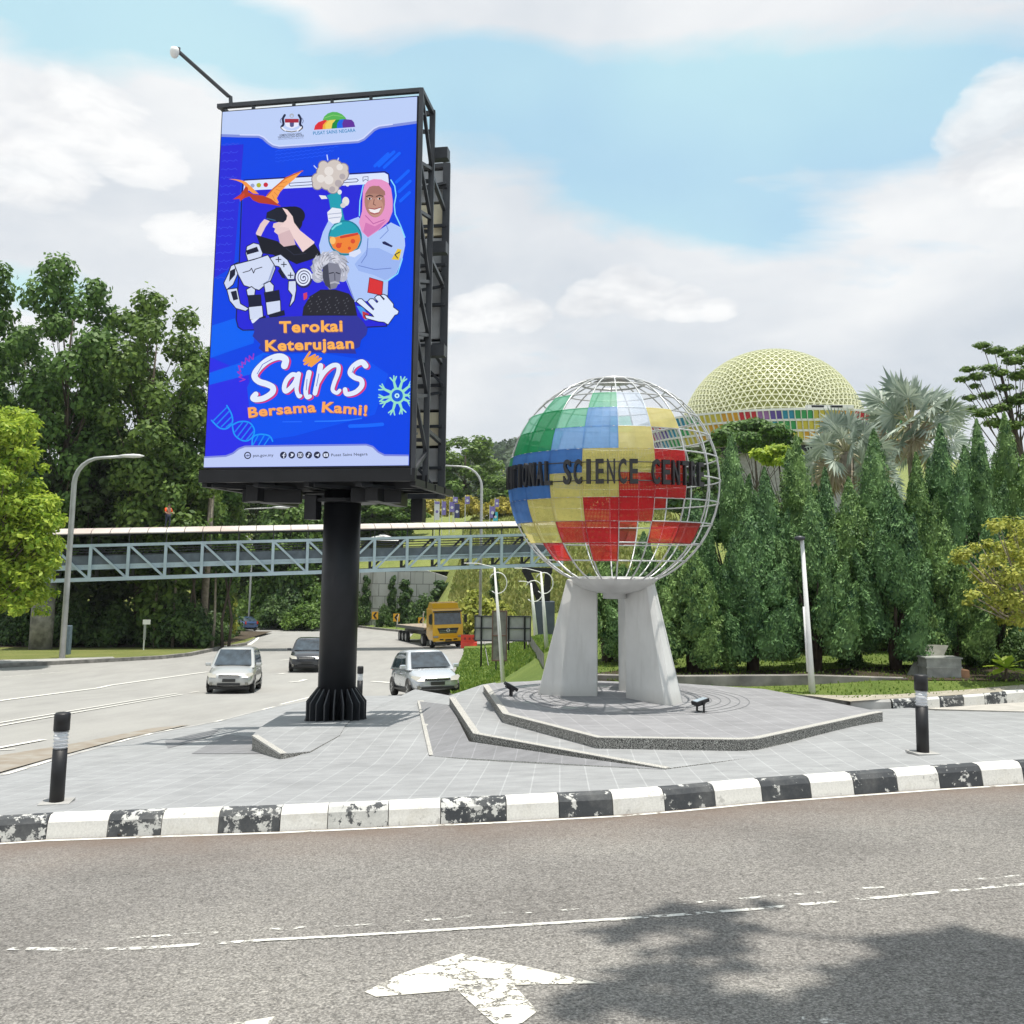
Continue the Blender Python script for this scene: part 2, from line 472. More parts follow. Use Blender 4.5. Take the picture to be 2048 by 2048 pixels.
def m_worn_paint(name, lo, hi, scale=7, crack=False, col=(.68, .67, .62)):
    m = mat(name, col, .75, var=.1, scale=20)
    nt = m.node_tree; b = nt.nodes['Principled BSDF']; o = nt.nodes['Material Output']
    t = nt.nodes.new('ShaderNodeTexCoord')
    n = nt.nodes.new('ShaderNodeTexNoise'); n.inputs['Scale'].default_value = scale; n.inputs['Detail'].default_value = 7; n.inputs['Roughness'].default_value = .7
    nt.links.new(t.outputs['Object'], n.inputs[0])
    r = nt.nodes.new('ShaderNodeValToRGB'); r.color_ramp.elements[0].position = lo; r.color_ramp.elements[1].position = hi
    nt.links.new(n.outputs['Fac'], r.inputs[0]); fac = r.outputs[0]
    if crack:
        v = nt.nodes.new('ShaderNodeTexVoronoi'); v.feature = 'DISTANCE_TO_EDGE'; v.inputs['Scale'].default_value = 4.6
        mx0 = nt.nodes.new('ShaderNodeMix'); mx0.data_type = 'VECTOR'; mx0.inputs[0].default_value = .30
        nt.links.new(t.outputs['Object'], mx0.inputs[4]); nt.links.new(n.outputs['Color'], mx0.inputs[5])
        nt.links.new(mx0.outputs[1], v.inputs['Vector'])
        r2 = nt.nodes.new('ShaderNodeValToRGB'); r2.color_ramp.elements[0].position = .014; r2.color_ramp.elements[1].position = .036
        nt.links.new(v.outputs['Distance'], r2.inputs[0])
        mu = nt.nodes.new('ShaderNodeMath'); mu.operation = 'MULTIPLY'
        nt.links.new(fac, mu.inputs[0]); nt.links.new(r2.outputs[0], mu.inputs[1]); fac = mu.outputs[0]
    tr = nt.nodes.new('ShaderNodeBsdfTransparent'); mx = nt.nodes.new('ShaderNodeMixShader')
    nt.links.new(fac, mx.inputs[0]); nt.links.new(tr.outputs[0], mx.inputs[1]); nt.links.new(b.outputs[0], mx.inputs[2])
    nt.links.new(mx.outputs[0], o.inputs[0])
    return m
def m_grass(name, a, b, c_):
    g = NT(name, .9)
    n = g.noise(.5, 4, .6); d = g.noise(9, 4, .7); f = g.noise(60, 3, .75, (0, 0, 0), (1, .5, 1))
    c = g.ramp(n, [(.3, a), (.7, b)])
    c = g.mix(g.ramp(d, [(.5, 0.0), (.75, .55)]), c, c_)
    c = g.mix(1.0, c, g.ramp(f, [(.3, .55), (.7, 1.45)]), 'MULTIPLY')
    return g.done(c, f, 1.0, .05)
M_ROADN = m_asphalt_near(); M_ROADF = m_road_far()
M_PAVE = m_tile('paving_tile', (.30, .307, .312)); M_PLAT = m_tile('platform_tile', (.265, .265, .275), radians(-9)); M_DARKT = m_tile('dark_tile', (.215, .217, .226), radians(6))
M_PEB = m_pebble('pebble_wash_dark', True); M_PEBL = m_pebble('pebble_wash_pale', False)
M_KW = m_kerb('kerb_white', True, 0); M_KB = m_kerb('kerb_black', False, .60); M_KB2 = m_kerb('kerb_black_worn', False, .53); M_KB3 = m_kerb('kerb_black_bare', False, .42)
M_GRASS = m_grass('grass_sunny', (.11, .175, .03), (.175, .24, .05), (.23, .26, .07))
M_GRASSV = m_grass('grass_verge', (.13, .165, .035), (.20, .21, .06), (.25, .24, .10))
M_HILL = m_grass('grass_hill', (.145, .185, .04), (.215, .245, .065), (.28, .27, .10))
M_SOIL_SHADE = m_grass('soil_litter_shade', (.06, .045, .03), (.09, .07, .045), (.13, .09, .06))  # brown litter tone, also painted in as shade under the conifers
M_CONC = mat('concrete', (.36, .355, .34), .85, var=.18, scale=3, bump=.2)
M_CONCD = mat('concrete_stained', (.13, .125, .115), .9, var=.4, scale=2.5, bump=.3, col2=(.30, .285, .26))
M_LINE = m_worn_paint('road_paint', .12, .2, 5)
M_LINEW = m_worn_paint('road_paint_worn', .46, .54, 9)
M_LINEM = m_worn_paint('road_paint_half_worn', .36, .44, 11)
M_LINEW2 = m_worn_paint('road_paint_very_worn', .54, .62, 8)
M_ARROW = m_worn_paint('road_paint_cracked', .34, .39, 5, True, (.62, .60, .53))

def drape(name, poly, fn, off, m, breaks=None, side=0.0, side_m=None):
    """a polygon of (x, y) laid on the surface fn, split along the surface's fold lines"""
    bm = bmesh.new()
    vs = [bm.verts.new((x, y, 0)) for x, y in poly]
    bm.faces.new(vs)
    bx, by = breaks if breaks is not None else ((-6, 6), [p[0] for p in GT])
    for x in bx:
        bmesh.ops.bisect_plane(bm, geom=bm.verts[:] + bm.edges[:] + bm.faces[:], plane_co=(x, 0, 0), plane_no=(1, 0, 0))
    for y in by:
        bmesh.ops.bisect_plane(bm, geom=bm.verts[:] + bm.edges[:] + bm.faces[:], plane_co=(0, y, 0), plane_no=(0, 1, 0))
    bmesh.ops.triangulate(bm, faces=bm.faces[:])
    for v in bm.verts: v.co.z = fn(v.co.x, v.co.y) + off
    bmesh.ops.recalc_face_normals(bm, faces=bm.faces[:])
    if sum(f.normal.z for f in bm.faces) < 0: bmesh.ops.reverse_faces(bm, faces=bm.faces[:])
    if side:
        e = [e for e in bm.edges if len(e.link_faces) == 1]
        r = bmesh.ops.extrude_edge_only(bm, edges=e)
        for v in [g for g in r['geom'] if isinstance(g, bmesh.types.BMVert)]: v.co.z -= side
        for f in [g for g in r['geom'] if isinstance(g, bmesh.types.BMFace)]: f.material_index = 1
    me = bpy.data.meshes.new(name); bm.to_mesh(me); bm.free()
    me.materials.append(m)
    if side: me.materials.append(side_m or m)
    o = bpy.data.objects.new(name, me); C.objects.link(o)
    return o
def xy(pts, fn): return [tuple(hit(px, py, fn)[:2]) for px, py in pts]
def strip(path, w):
    """outline of a stripe of width w along an (x, y) path"""
    L = []; R_ = []
    for i, p in enumerate(path):
        a = Vector(path[max(i - 1, 0)]); b = Vector(path[min(i + 1, len(path) - 1)])
        d = (b - a).normalized(); n = Vector((-d.y, d.x)) * w / 2
        L.append(tuple(Vector(p) + n)); R_.append(tuple(Vector(p) - n))
    return L + R_[::-1]
def resample(path, step):
    out_ = [Vector(path[0])]
    for a, b in zip(path, path[1:]):
        a = Vector(a); b = Vector(b); n = max(1, int((b - a).length / step))
        out_ += [a.lerp(b, (i + 1) / n) for i in range(n)]
    return [tuple(p) for p in out_]

# ------------------------------------------------------------------ ground sheets
# wide ground: the far carriageway's asphalt, reaching the horizon under everything
ys = sorted(set([-60, -20] + [p[0] for p in GT] + [20, 60, 85, 130, 200, 300, 450, 1200, 2500]))
xs = [-1500, -400, -150, -60, -20, -6, 0, 6, 20, 60, 150, 400, 1500]
g = MB()
g.add([(x, y, T(x, y) - .006) for y in ys for x in xs],
      [(j * len(xs) + i, j * len(xs) + i + 1, (j + 1) * len(xs) + i + 1, (j + 1) * len(xs) + i) for j in range(len(ys) - 1) for i in range(len(xs) - 1)])
structure(g.build('ground', M_ROADF))

# near kerb line (top edge), left to right
KT = [(-420, 1655), (-200, 1645), (0, 1637), (109, 1630), (330, 1622.6), (565, 1615), (680, 1610), (1013, 1595.5), (1223, 1585), (1348, 1571.6 + 4), (1511, 1561), (1692, 1548), (1866, 1535), (2036, 1524), (2250, 1512), (2600, 1496)]
kerb_path = xy(KT, PV)
kp = [Vector((*p, 0)) for p in kerb_path]
def kerb_at(px):                       # point on the kerb line under photo column px
    for (a, b), (c, d) in zip(KT, KT[1:]):
        if px <= c: return Vector((*hit(px, b + (d - b) * (px - a) / (c - a), PV)[:2], 0))
    return kp[-1]
def outn(p):                           # unit vector towards the near road
    i = min(range(len(kp)), key=lambda k: (kp[k] - p).length); i = max(1, min(len(kp) - 2, i))
    d = (kp[i + 1] - kp[i - 1]).normalized(); return Vector((d.y, -d.x, 0))
# near carriageway with the distance from the kerb as a uv layer
dense = [Vector((*p, 0)) for p in resample(kerb_path, .5)]
offs = [-.05, .06, .12, .2, .3, .45, .7, 1.1, 1.8, 3, 5, 9, 16, 40]
g = MB(); uvs = []
for p in dense:
    n = outn(p)
    for o_ in offs:
        q = p + n * o_; g.v.append((q.x, q.y, T(q.x, q.y) + .002)); uvs.append((p.x, max(0, o_ - .1)))
nn = len(offs)
for i in range(len(dense) - 1):
    for j in range(nn - 1): g.f.append((i * nn + j, i * nn + j + 1, (i + 1) * nn + j + 1, (i + 1) * nn + j)); g.m.append(0)
o = structure(g.build('road', M_ROADN))
uvl = o.data.uv_layers.new(name='edge')
for lp in o.data.loops: uvl.data[lp.index].uv = uvs[lp.vertex_index]

# kerb blocks
edges_px = [-420, -300, -200, -95, 0 - 14, 103, 225, 331, 444, 565, 658, 778, 881, 1011, 1115, 1220, 1320, 1420, 1513, 1611, 1696, 1783, 1866, 1951, 2033, 2120, 2210, 2300, 2420, 2560]
kind = [0, 1, 0, 2, 0, 2]              # alternates white / black from the left
kb = MB()
for i, (a, b) in enumerate(zip(edges_px, edges_px[1:])):
    black = edges_px[i] in (-300, -95, -14) or (a >= 225 and edges_px.index(a) % 2 == 0)
    black = [False, True, False, True, True, False, True, False, True, False, True, False, True, False, True, False, True, False, True, False, True, False, True, False, True, False, True, False, True][i]
    mi = 0
    if black: mi = 2 if a in (-14, 225, 444) else 4 if a == 658 else 3 if a == 881 else 1
    if mi == 3: mi = 2
    if mi == 4: mi = 3
    n_ = 3
    pa = [kerb_at(a + (b - a) * t / n_) for t in range(n_ + 1)]
    d = (pa[-1] - pa[0]).normalized() * .004
    pa[0] = pa[0] + d; pa[-1] = pa[-1] - d
    prof = [(.115, None), (.085, -.045), (.05, .0), (.02, .012), (-.06, .012)]   # outwards, height over the paving
    rows = []
    for p in pa:
        nrm = outn(p); row = []
        for w_, h_ in prof:
            q = p + nrm * w_
            row.append((q.x, q.y, T(q.x, q.y) - .02 if h_ is None else PV(p.x, p.y) + h_))
        rows.append(row)
    fl = []
    k = len(prof)
    for r_ in range(n_):
        for c_ in range(k - 1): fl.append((r_ * k + c_, r_ * k + c_ + 1, (r_ + 1) * k + c_ + 1, (r_ + 1) * k + c_))
    fl.append(tuple(range(k))); fl.append(tuple(n_ * k + q for q in range(k - 1, -1, -1)))
    kb.add([v for r_ in rows for v in r_], fl, mi)
structure(kb.build('kerb', [M_KW, M_KB, M_KB2, M_KB3]))
# painted line and gutter at the kerb foot
ln = [p + outn(p) * .19 for p in dense if -9 < p.x < 14]
structure(drape('road_edge_line', strip([tuple(p[:2]) for p in ln], .07), T, .006, m_worn_paint('edge_paint', .36, .46, 3.5)))

# the paved island
LEFT_EDGE = [(-300, 1640), (0, 1551), (100, 1521), (240, 1483), (300, 1468), (438, 1442), (534, 1417), (640, 1396), (700, 1392), (800, 1391), (899, 1391)]
BACK_EDGE = [(965, 1369), (1010, 1362), (1130, 1357), (1348, 1363), (1529, 1375), (1700, 1402), (1870, 1421), (2048, 1425), (2300, 1432), (2600, 1440)]
pave_xy = [tuple((p + outn(p) * -.055)[:2]) for p in kp]
back = xy(BACK_EDGE[::-1], PV)[:]
left = xy(LEFT_EDGE[::-1], PV)
PBR = ([-6 + i * 1.0 for i in range(20)] + [-3.2, -3.08, -2.95, -2.82, -2.7, .5, 1.5, 2.5], [8 + i * .5 for i in range(26)])
structure(drape('pavement', pave_xy + back + left, PV, 0, M_PAVE, PBR, .35, M_CONC))
# pale kerb strip along the island's far side and its painted dashes
le = xy([(0, 1551), (100, 1521), (240, 1483), (300, 1468), (438, 1442), (534, 1417), (640, 1396)], PV)
structure(drape('kerb_strip', strip(resample(le, .5), .14), PV, .004, M_CONC, PBR))
for k, (a, b) in enumerate([((8, 1550), (52, 1537)), ((62, 1534), (100, 1522)), ((236, 1485), (262, 1477)), ((292, 1471), (304, 1467)), ((328, 1463), (346, 1459)), ((430, 1444), (447, 1440)), ((525, 1420), (548, 1414)), ((561, 1409), (634, 1391))]):
    structure(drape('kerb_paint', strip(xy([a, b], PV), .09), PV, .008, M_LINE, PBR))

# terraces and platform
def slab(name, pts, zf, m, side, drop=.5, band=.07):
    """flat step: pts in photo order around the outline, zf gives each corner's height"""
    W = []
    for p in pts:
        z = zf(p) if callable(zf) else zf
        W.append(onZ(p[0], p[1], z))
    mb = MB()
    mb.prism([tuple(w) for w in W], (0, 0, -drop), 0, 1, False)
    o = mb.build(name, [m, side])
    bm = bmesh.new(); bm.from_mesh(o.data); bmesh.ops.recalc_face_normals(bm, faces=bm.faces[:])
    bmesh.ops.triangulate(bm, faces=[f for f in bm.faces if len(f.verts) > 4]); bm.to_mesh(o.data); bm.free()
    structure(o)
    return W
def band(name, W, w, m, dz=.004, drop=.06):
    P2 = [Vector(p) for p in W]; mb = MB()
    nrm = []
    for i, p in enumerate(P2):
        a = P2[max(i - 1, 0)]; b = P2[min(i + 1, len(P2) - 1)]
        d = (b - a); d.z = 0; d.normalize(); nrm.append(Vector((-d.y, d.x, 0)))
    vs = []
    for p, n in zip(P2, nrm): vs += [p - n * .012 + Vector((0, 0, -drop)), p - n * .012 + Vector((0, 0, dz)), p + n * w + Vector((0, 0, dz))]
    fs = []
    for i in range(len(P2) - 1):
        fs += [(3 * i, 3 * i + 3, 3 * i + 4, 3 * i + 1), (3 * i + 1, 3 * i + 4, 3 * i + 5, 3 * i + 2)]
    mb.add(vs, fs); structure(mb.build(name, m))
ZP, Z2 = -2.235, -2.365
plat = [(967, 1370), (1007, 1427), (1195, 1475), (1480, 1479), (1515, 1477), (1746, 1427), (1765, 1424), (1529, 1378), (1348, 1366), (1130, 1360), (1013, 1364)]
Wp = slab('platform', plat, ZP, M_PLAT, M_PEB)
band('platform_edge', Wp[:7], .09, M_PEBL, drop=.006)
st2 = [(899, 1394), (948, 1467), (1332, 1537), (1620, 1500), (1790, 1440), (1529, 1376), (1100, 1359), (960, 1371)]
W2 = slab('step', st2, lambda p: Z2 + (-.012 if p[0] > 1300 else 0), M_PAVE, M_PEB)
band('step_edge', W2[:3], .09, M_PEBL, drop=.006)
st1 = [(836, 1402, .05, 0), (846, 1450, .03, 0), (860, 1512, .004, 0), (1332, 1539, .004, 0), (1120, 1510, 0, -2.425), (938, 1483, 0, -2.46), (901, 1410, 0, -2.49)]
W1 = [onZ(px, py, z) if z else hit(px, py, lambda x, y: PV(x, y) + dz) for px, py, dz, z in st1]
mb = MB(); mb.prism([tuple(w) for w in W1], (0, 0, -.4), 0, 1, False)
o = mb.build('terrace', [M_DARKT, M_PEBL])
bm = bmesh.new(); bm.from_mesh(o.data); bmesh.ops.triangulate(bm, faces=[f for f in bm.faces if len(f.verts) > 4]); bmesh.ops.recalc_face_normals(bm, faces=bm.faces[:]); bm.to_mesh(o.data); bm.free(); structure(o)
band('terrace_edge', [W1[0], W1[1], W1[2]], .12, M_PEBL, .012, .1)
# podium round the billboard post with its ramp
pod = [(505, 1471), (563, 1508), (620, 1503), (680, 1470), (712, 1430), (715, 1398), (600, 1408)]
structure(drape('podium', xy(pod, PL), PL, 0, M_PAVE, ([-5 + i * .7 for i in range(7)], [11 + .7 * i for i in range(12)]), .4, M_PEB))
Wq = [hit(px, py, PL) for px, py in pod[:2]]
band('podium_edge', [Wq[0], Wq[1]], .08, M_PEBL, .006, .02)
structure(drape('ramp', xy([(383, 1508), (552, 1508), (503, 1474), (452, 1469)], PV), PV, .006, M_DARKT, PBR))
structure(drape('ramp', xy([(330, 1482), (336, 1497), (420, 1474), (440, 1458)], PV), PV, .006, M_DARKT, PBR))
# thin dark rings drawn on the platform
mb = MB()
cR = onZ(1330, 1398, ZP + .004); cR = Vector((2.05, 15.7, ZP + .004))
for r_ in (1.25, 1.4, 1.55, 1.7, 1.85):
    n = 64; vs = []
    for k in range(n):
        t = 2 * pi * k / n
        for rr in (r_ - .008, r_ + .008): vs.append((cR.x + rr * cos(t), cR.y + rr * sin(t) * .95, cR.z))
    mb.add(vs, [(2 * k, 2 * k + 1, (2 * k + 3) % (2 * n), (2 * k + 2) % (2 * n)) for k in range(n)])
structure(mb.build('platform_rings', mat('dark_ring', (.15, .155, .165), .8)))

# road markings near
def line_near(name, px, w, m, off=.006): structure(drape(name, strip(resample(xy(px, T), .6), w), T, off, m))
line_near('road_line', [(18, 1899), (181, 1901), (283, 1898), (507, 1883.5), (680, 1874.5), (1006, 1854.6), (1241, 1840)], .05, M_LINEW)
line_near('road_line', [(507, 1883.5), (680, 1874.5), (1006, 1854.6), (1250, 1839)], .04, M_LINEM, .008)
line_near('road_line', [(1250, 1839), (1348, 1832), (1504, 1820), (1783, 1794.5), (2036, 1771), (2300, 1748)], .05, M_LINEW)
line_near('road_line', [(109, 1885), (464, 1865), (807, 1845.5), (1006, 1829), (1296, 1813), (1522, 1796), (1710, 1780), (2018, 1754.6), (2300, 1732)], .045, M_LINEW2)
arrow = [(923, 1909), (1060, 1937), (1198, 1969), (1028, 1972), (1075, 2025), (1045, 2048), (1000, 2060), (965, 2030), (915, 1983), (752, 1996), (729, 1986), (800, 1950)]
structure(drape('road_arrow', xy(arrow, T), T, .006, M_ARROW))
structure(drape('road_arrow', xy([(551, 2035), (440, 2054), (380, 2100), (520, 2080)], T), T, .006, M_ARROW))
line_near('road_line', [(1500, 2046), (1690, 2043)], .09, M_LINEW2)
# far carriageway markings
def line_far(px, w, m=None, off=.012): structure(drape('road_line', strip(resample(xy(px, T), 3), w), T, off, m or M_LINE))
line_far([(-200, 1430), (21, 1399), (220, 1371), (415, 1344)], .2)
line_far([(-150, 1475), (0, 1452), (200, 1417), (365, 1389)], .09)
line_far([(-150, 1468), (0, 1446), (200, 1412.5), (355, 1387)], .09)
line_far([(380, 1386), (398, 1383)], .1)
line_far([(-60, 1509), (0, 1496), (60, 1485), (87, 1480)], .14)
line_far([(-40, 1503), (30, 1499)], .08)
line_far([(578, 1365), (600, 1363), (612, 1359)], .22)
line_far([(743, 1363), (760, 1364), (785, 1366)], .28)
line_far([(556, 1349), (570, 1347)], .2)
line_far([(560, 1321), (600, 1317)], .2)
line_far([(0, 1355), (60, 1350), (130, 1344)], .15, M_LINEW)
line_far([(498, 1290), (512, 1280), (517, 1272)], .3)
structure(drape('dirt_strip', xy([(-60, 1560), (0, 1546), (110, 1515), (240, 1480), (380, 1450), (300, 1458), (150, 1488), (0, 1512), (-60, 1525)], T), T, .014, mat('dirt', (.23, .19, .145), .95, var=.25, scale=3, col2=(.30, .28, .245))))

# ------------------------------------------------------------------ LED billboard
def emat(name, rgb, k=1.0):
    """a colour the LED screen shows (sRGB 0-255)"""
    lin = tuple(((c / 255 + .055) / 1.055) ** 2.4 if c > 10 else c / 255 / 12.92 for c in rgb)
    m = mat(name, (.006, .006, .008), .5, emit=(lin, k * .93), spec=.1)
    return m
M_BLACK = mat('black_steel', (.009, .0095, .012), .45, var=.3, scale=3, spec=.35)
M_DGREY = mat('dark_grey_steel', (.038, .042, .05), .45, var=.2, scale=4)
M_CAB = mat('cabinet_grey', (.40, .405, .41), .5, var=.15, scale=3)
M_CABL = mat('cabinet_cream', (.78, .70, .50), .6, var=.08, scale=3)
M_WHITE = mat('white_paint', (.74, .74, .72), .45, var=.04, scale=5)
O_R = Vector((-1.652, 14.8, 0)); O_L = Vector((-5.135, 15.4, 0))
SU = (O_R - O_L).normalized(); SW = (O_R - O_L).length          # along the screen, left to right
SN = Vector((-SU.y, SU.x, 0)); SN = SN if SN.y > 0 else -SN      # away from the viewer
SB, ST_ = 1.500, 7.783
SH = ST_ - SB
def B(u, n, z): return O_L + SU * u + SN * n + Vector((0, 0, z))
def scr(px, py):                                                # photo pixel on the screen plane -> (u, v) in metres
    d = ray(px, py)
    t = (O_L.dot(SN)) / d.dot(SN)
    p = d * t
    return ((p - O_L).dot(SU), p.z - SB)
Zk = .26915
def Z1(p): return scr(400 + p[0] * Zk, 160 + p[1] * Zk)
def Z2_(p): return scr(400 + p[0] * Zk, 560 + p[1] * Zk)
bb = thing('led_billboard', 'tall blue LED advertising billboard on a single black steel column', 'billboard', (-3.0, 16.45, -2.72))
col = MB()
cx_, cy_ = -3.0, 16.45
col.lathe([(.325, 0), (.325, 4.0)], 36, (cx_, cy_, -2.75))
column = col.build('column', M_BLACK, bb, smooth=True)
for p_ in column.data.polygons:
    if len(p_.vertices) > 4: p_.use_smooth = False
fl = MB(); fl.lathe([(.53, 0), (.53, .03)], 40, (cx_, cy_, -2.76)); fl.build('base_flange', M_BLACK, bb)
M_FIN = mat('fin_edge_steel', (.035, .037, .042), .4)
for k in range(20):
    t = 2 * pi * k / 20 + .1
    d = Vector((cos(t), sin(t), 0)); s_ = Vector((-sin(t), cos(t), 0)) * .011
    base = Vector((cx_, cy_, -2.73))
    prof = [(.32, 0), (.515, 0), (.515, .30), (.335, .53), (.32, .53)]
    f = MB(); f.prism([base + d * r_ + Vector((0, 0, z)) - s_ for r_, z in prof], s_ * 2)
    f.build('base_fin', M_FIN, bb)
# screen body with cabinets
sb = MB()
nx, nz = 5, 9
body = MB()
body.prism([B(-.02, .004, SB - .03), B(SW + .02, .004, SB - .03), B(SW + .02, .004, ST_ + .02), B(-.02, .004, ST_ + .02)], SN * .16)
screen = body.build('screen', M_BLACK, bb)
# picture: flat layers of colour on the screen
LAY = {}
class Art:
    def __init__(s): s.mb = MB(); s.mats = []; s.names = []; s.k = 0
    def mi(s, rgb):
        if rgb not in s.names:
            s.names.append(rgb); s.mats.append(emat('led_%d_%d_%d' % rgb, rgb))
        return s.names.index(rgb)
    def pt(s, uv): return B(max(0, min(SW, uv[0])), -.004 - .00005 * s.k, SB + max(0, min(SH, uv[1])))
    def poly(s, pts, rgb, f=Z1):
        s.k += 1
        p = [f(q) for q in pts] if f else pts
        from mathutils.geometry import tessellate_polygon
        tris = tessellate_polygon([[Vector((a, b, 0)) for a, b in p]])
        s.mb.add([s.pt(q) for q in p], [tuple(t) for t in tris], s.mi(rgb))
    def ell(s, c, rx, ry, rgb, f=Z1, rot=0, n=28):
        s.poly([(c[0] + rx * cos(t) * cos(rot) - ry * sin(t) * sin(rot), c[1] + rx * cos(t) * sin(rot) + ry * sin(t) * cos(rot)) for t in [2 * pi * k / n for k in range(n)]], rgb, f)
    def stroke(s, pts, w, rgb, f=Z1, close=False, wend=None):
        """a ribbon with round joins, width in zoom units"""
        s.k += 1
        pts = list(pts) + ([pts[0]] if close else [])
        n = len(pts); mi = s.mi(rgb)
        for i in range(n - 1):
            a = Vector(pts[i]); b = Vector(pts[i + 1]); d = b - a
            if d.length < 1e-6: continue
            wa = w if wend is None else w + (wend - w) * i / (n - 1); wb = w if wend is None else w + (wend - w) * (i + 1) / (n - 1)
            nn_ = Vector((-d.y, d.x)).normalized()
            q = [a + nn_ * wa / 2, b + nn_ * wb / 2, b - nn_ * wb / 2, a - nn_ * wa / 2]
            s.mb.add([s.pt(f(tuple(v))) for v in q], [(0, 1, 2, 3)], mi)
        s.k += .15
        for i, p in enumerate(pts):
            r_ = (w if wend is None else w + (wend - w) * i / max(1, n - 1)) / 2
            s.mb.add([s.pt(f((p[0] + r_ * cos(t), p[1] + r_ * sin(t)))) for t in [2 * pi * k / 10 for k in range(10)]], [tuple(range(10))], mi)
    def smooth(s, pts, n=6):
        out_ = []
        for i in range(len(pts) - 1):
            p0 = Vector(pts[max(i - 1, 0)]); p1 = Vector(pts[i]); p2 = Vector(pts[i + 1]); p3 = Vector(pts[min(i + 2, len(pts) - 1)])
            for k in range(n):
                t = k / n
                out_.append(tuple(.5 * ((2 * p1) + (p2 - p0) * t + (2 * p0 - 5 * p1 + 4 * p2 - p3) * t * t + (3 * p1 - p0 - 3 * p2 + p3) * t ** 3)))
        return out_ + [tuple(pts[-1])]
    def text(s, txt, a, b, h, rgb, f=Z2_, bold=.0, slant=0.0, arch=0.0):
        """text whose baseline runs from a to b (zoom units) with cap height h"""
        vs, fs = text_mesh(txt, bold)
        if not vs: return
        s.k += 1
        xs_ = [v[0] for v in vs]; x0, x1 = min(xs_), max(xs_)
        a = Vector(a); b = Vector(b); d = (b - a); L = d.length; d.normalize(); n_ = Vector((d.y, -d.x))
        q = []
        for x, y in vs:
            t = (x - x0) / (x1 - x0)
            p = a + d * (t * L + slant * y * h) + n_ * (y / .73 * h + arch * 4 * t * (1 - t))
            q.append(s.pt(f(tuple(p))))
        s.mb.add(q, fs, s.mi(rgb))
TXT = {}
def text_mesh(txt, bold=0.0, extrude=0.0, res=3):
    key = (txt, bold, extrude)
    if key in TXT: return TXT[key]
    cu = bpy.data.curves.new('lettering', 'FONT'); cu.body = txt; cu.size = 1; cu.offset = bold; cu.resolution_u = res; cu.extrude = extrude
    if bold: cu.space_character = 1 + bold * 2.5
    ob = bpy.data.objects.new('lettering', cu); C.objects.link(ob)
    dg = bpy.context.evaluated_depsgraph_get()
    me = bpy.data.meshes.new_from_object(ob.evaluated_get(dg))
    bm = bmesh.new(); bm.from_mesh(me); bmesh.ops.triangulate(bm, faces=bm.faces[:]); bm.to_mesh(me); bm.free()
    vs = [tuple(v.co) if extrude else tuple(v.co[:2]) for v in me.vertices]; fs = [tuple(p.vertices) for p in me.polygons]
    bpy.data.objects.remove(ob); bpy.data.curves.remove(cu); bpy.data.meshes.remove(me)
    TXT[key] = (vs, fs)
    return vs, fs

A = Art()
BLUE = (0, 66, 226); BL2 = (36, 36, 214); LBL = (0, 96, 240); PANEL = (186, 204, 243)
A.poly([(0, 0), (SW, 0), (SW, SH), (0, SH)], BLUE, None)
A.poly([(0, 0), (SW * .28, 0), (SW * .2, SH * .25), (0, SH * .3)], (40, 44, 228), None)
A.poly([(0, SH * .52), (SW * .1, SH * .55), (SW * .12, SH * .9), (0, SH * .9)], (38, 40, 214), None)
A.poly([(88, 340), (260, 285), (300, 360), (400, 365), (400, 470), (250, 520), (80, 580)], LBL, Z2_)
A.poly([(72, 690), (380, 590), (470, 540), (560, 560), (380, 700), (70, 780)], LBL, Z2_)
A.poly([(470, 560), (900, 540), (1250, 600), (1400, 700), (1300, 1000), (700, 1160), (400, 1200), (350, 800)], (0, 80, 236), Z2_)
# faint handwriting and brush marks
for k in range(17):
    y = 480 + k * 62
    pts = [(170 - k * 4 + j * 13, y + 6 * sin(j * 1.9 + k) + 5 * sin(j * 3.1 + 2 * k) - j * .6) for j in range(10)]
    A.stroke(pts, 4, (60, 78, 226))
for k in range(5):
    y = 505 + k * 26
    A.stroke([(560 + j * 12, y + 5 * sin(j * 2.1 + k) - j * 1.6) for j in range(46 - k * 3)], 4, (34, 92, 240))
for x0, y0, L in ((1300, 640, 130), (1330, 640, 150), (1370, 650, 150), (1460, 760, 120), (1480, 830, 110), (1490, 900, 90)):
    A.stroke([(x0, y0), (x0 + L * .75, y0 - L * .7)], 22, (8, 98, 248))
for x0, y0, L in ((760, 560, 240), (820, 500, 200)):
    A.stroke([(x0 - 300, y0 + 500), (x0 - 120, y0 + 420), (x0 + L, y0 + 380)], 10, (30, 70, 240))
# header panel
hdr = [(150, 240), (1625, 125), (1612, 305), (1430, 330), (1330, 343), (1290, 362), (1255, 395), (1215, 432), (1175, 450), (1000, 462), (800, 478), (590, 492), (545, 482), (510, 458), (475, 425), (440, 410), (300, 408), (150, 404)]
A.stroke(hdr[2:], 40, (128, 142, 214))
A.poly(hdr, PANEL)
A.stroke(hdr[3:-1], 10, (206, 216, 250))
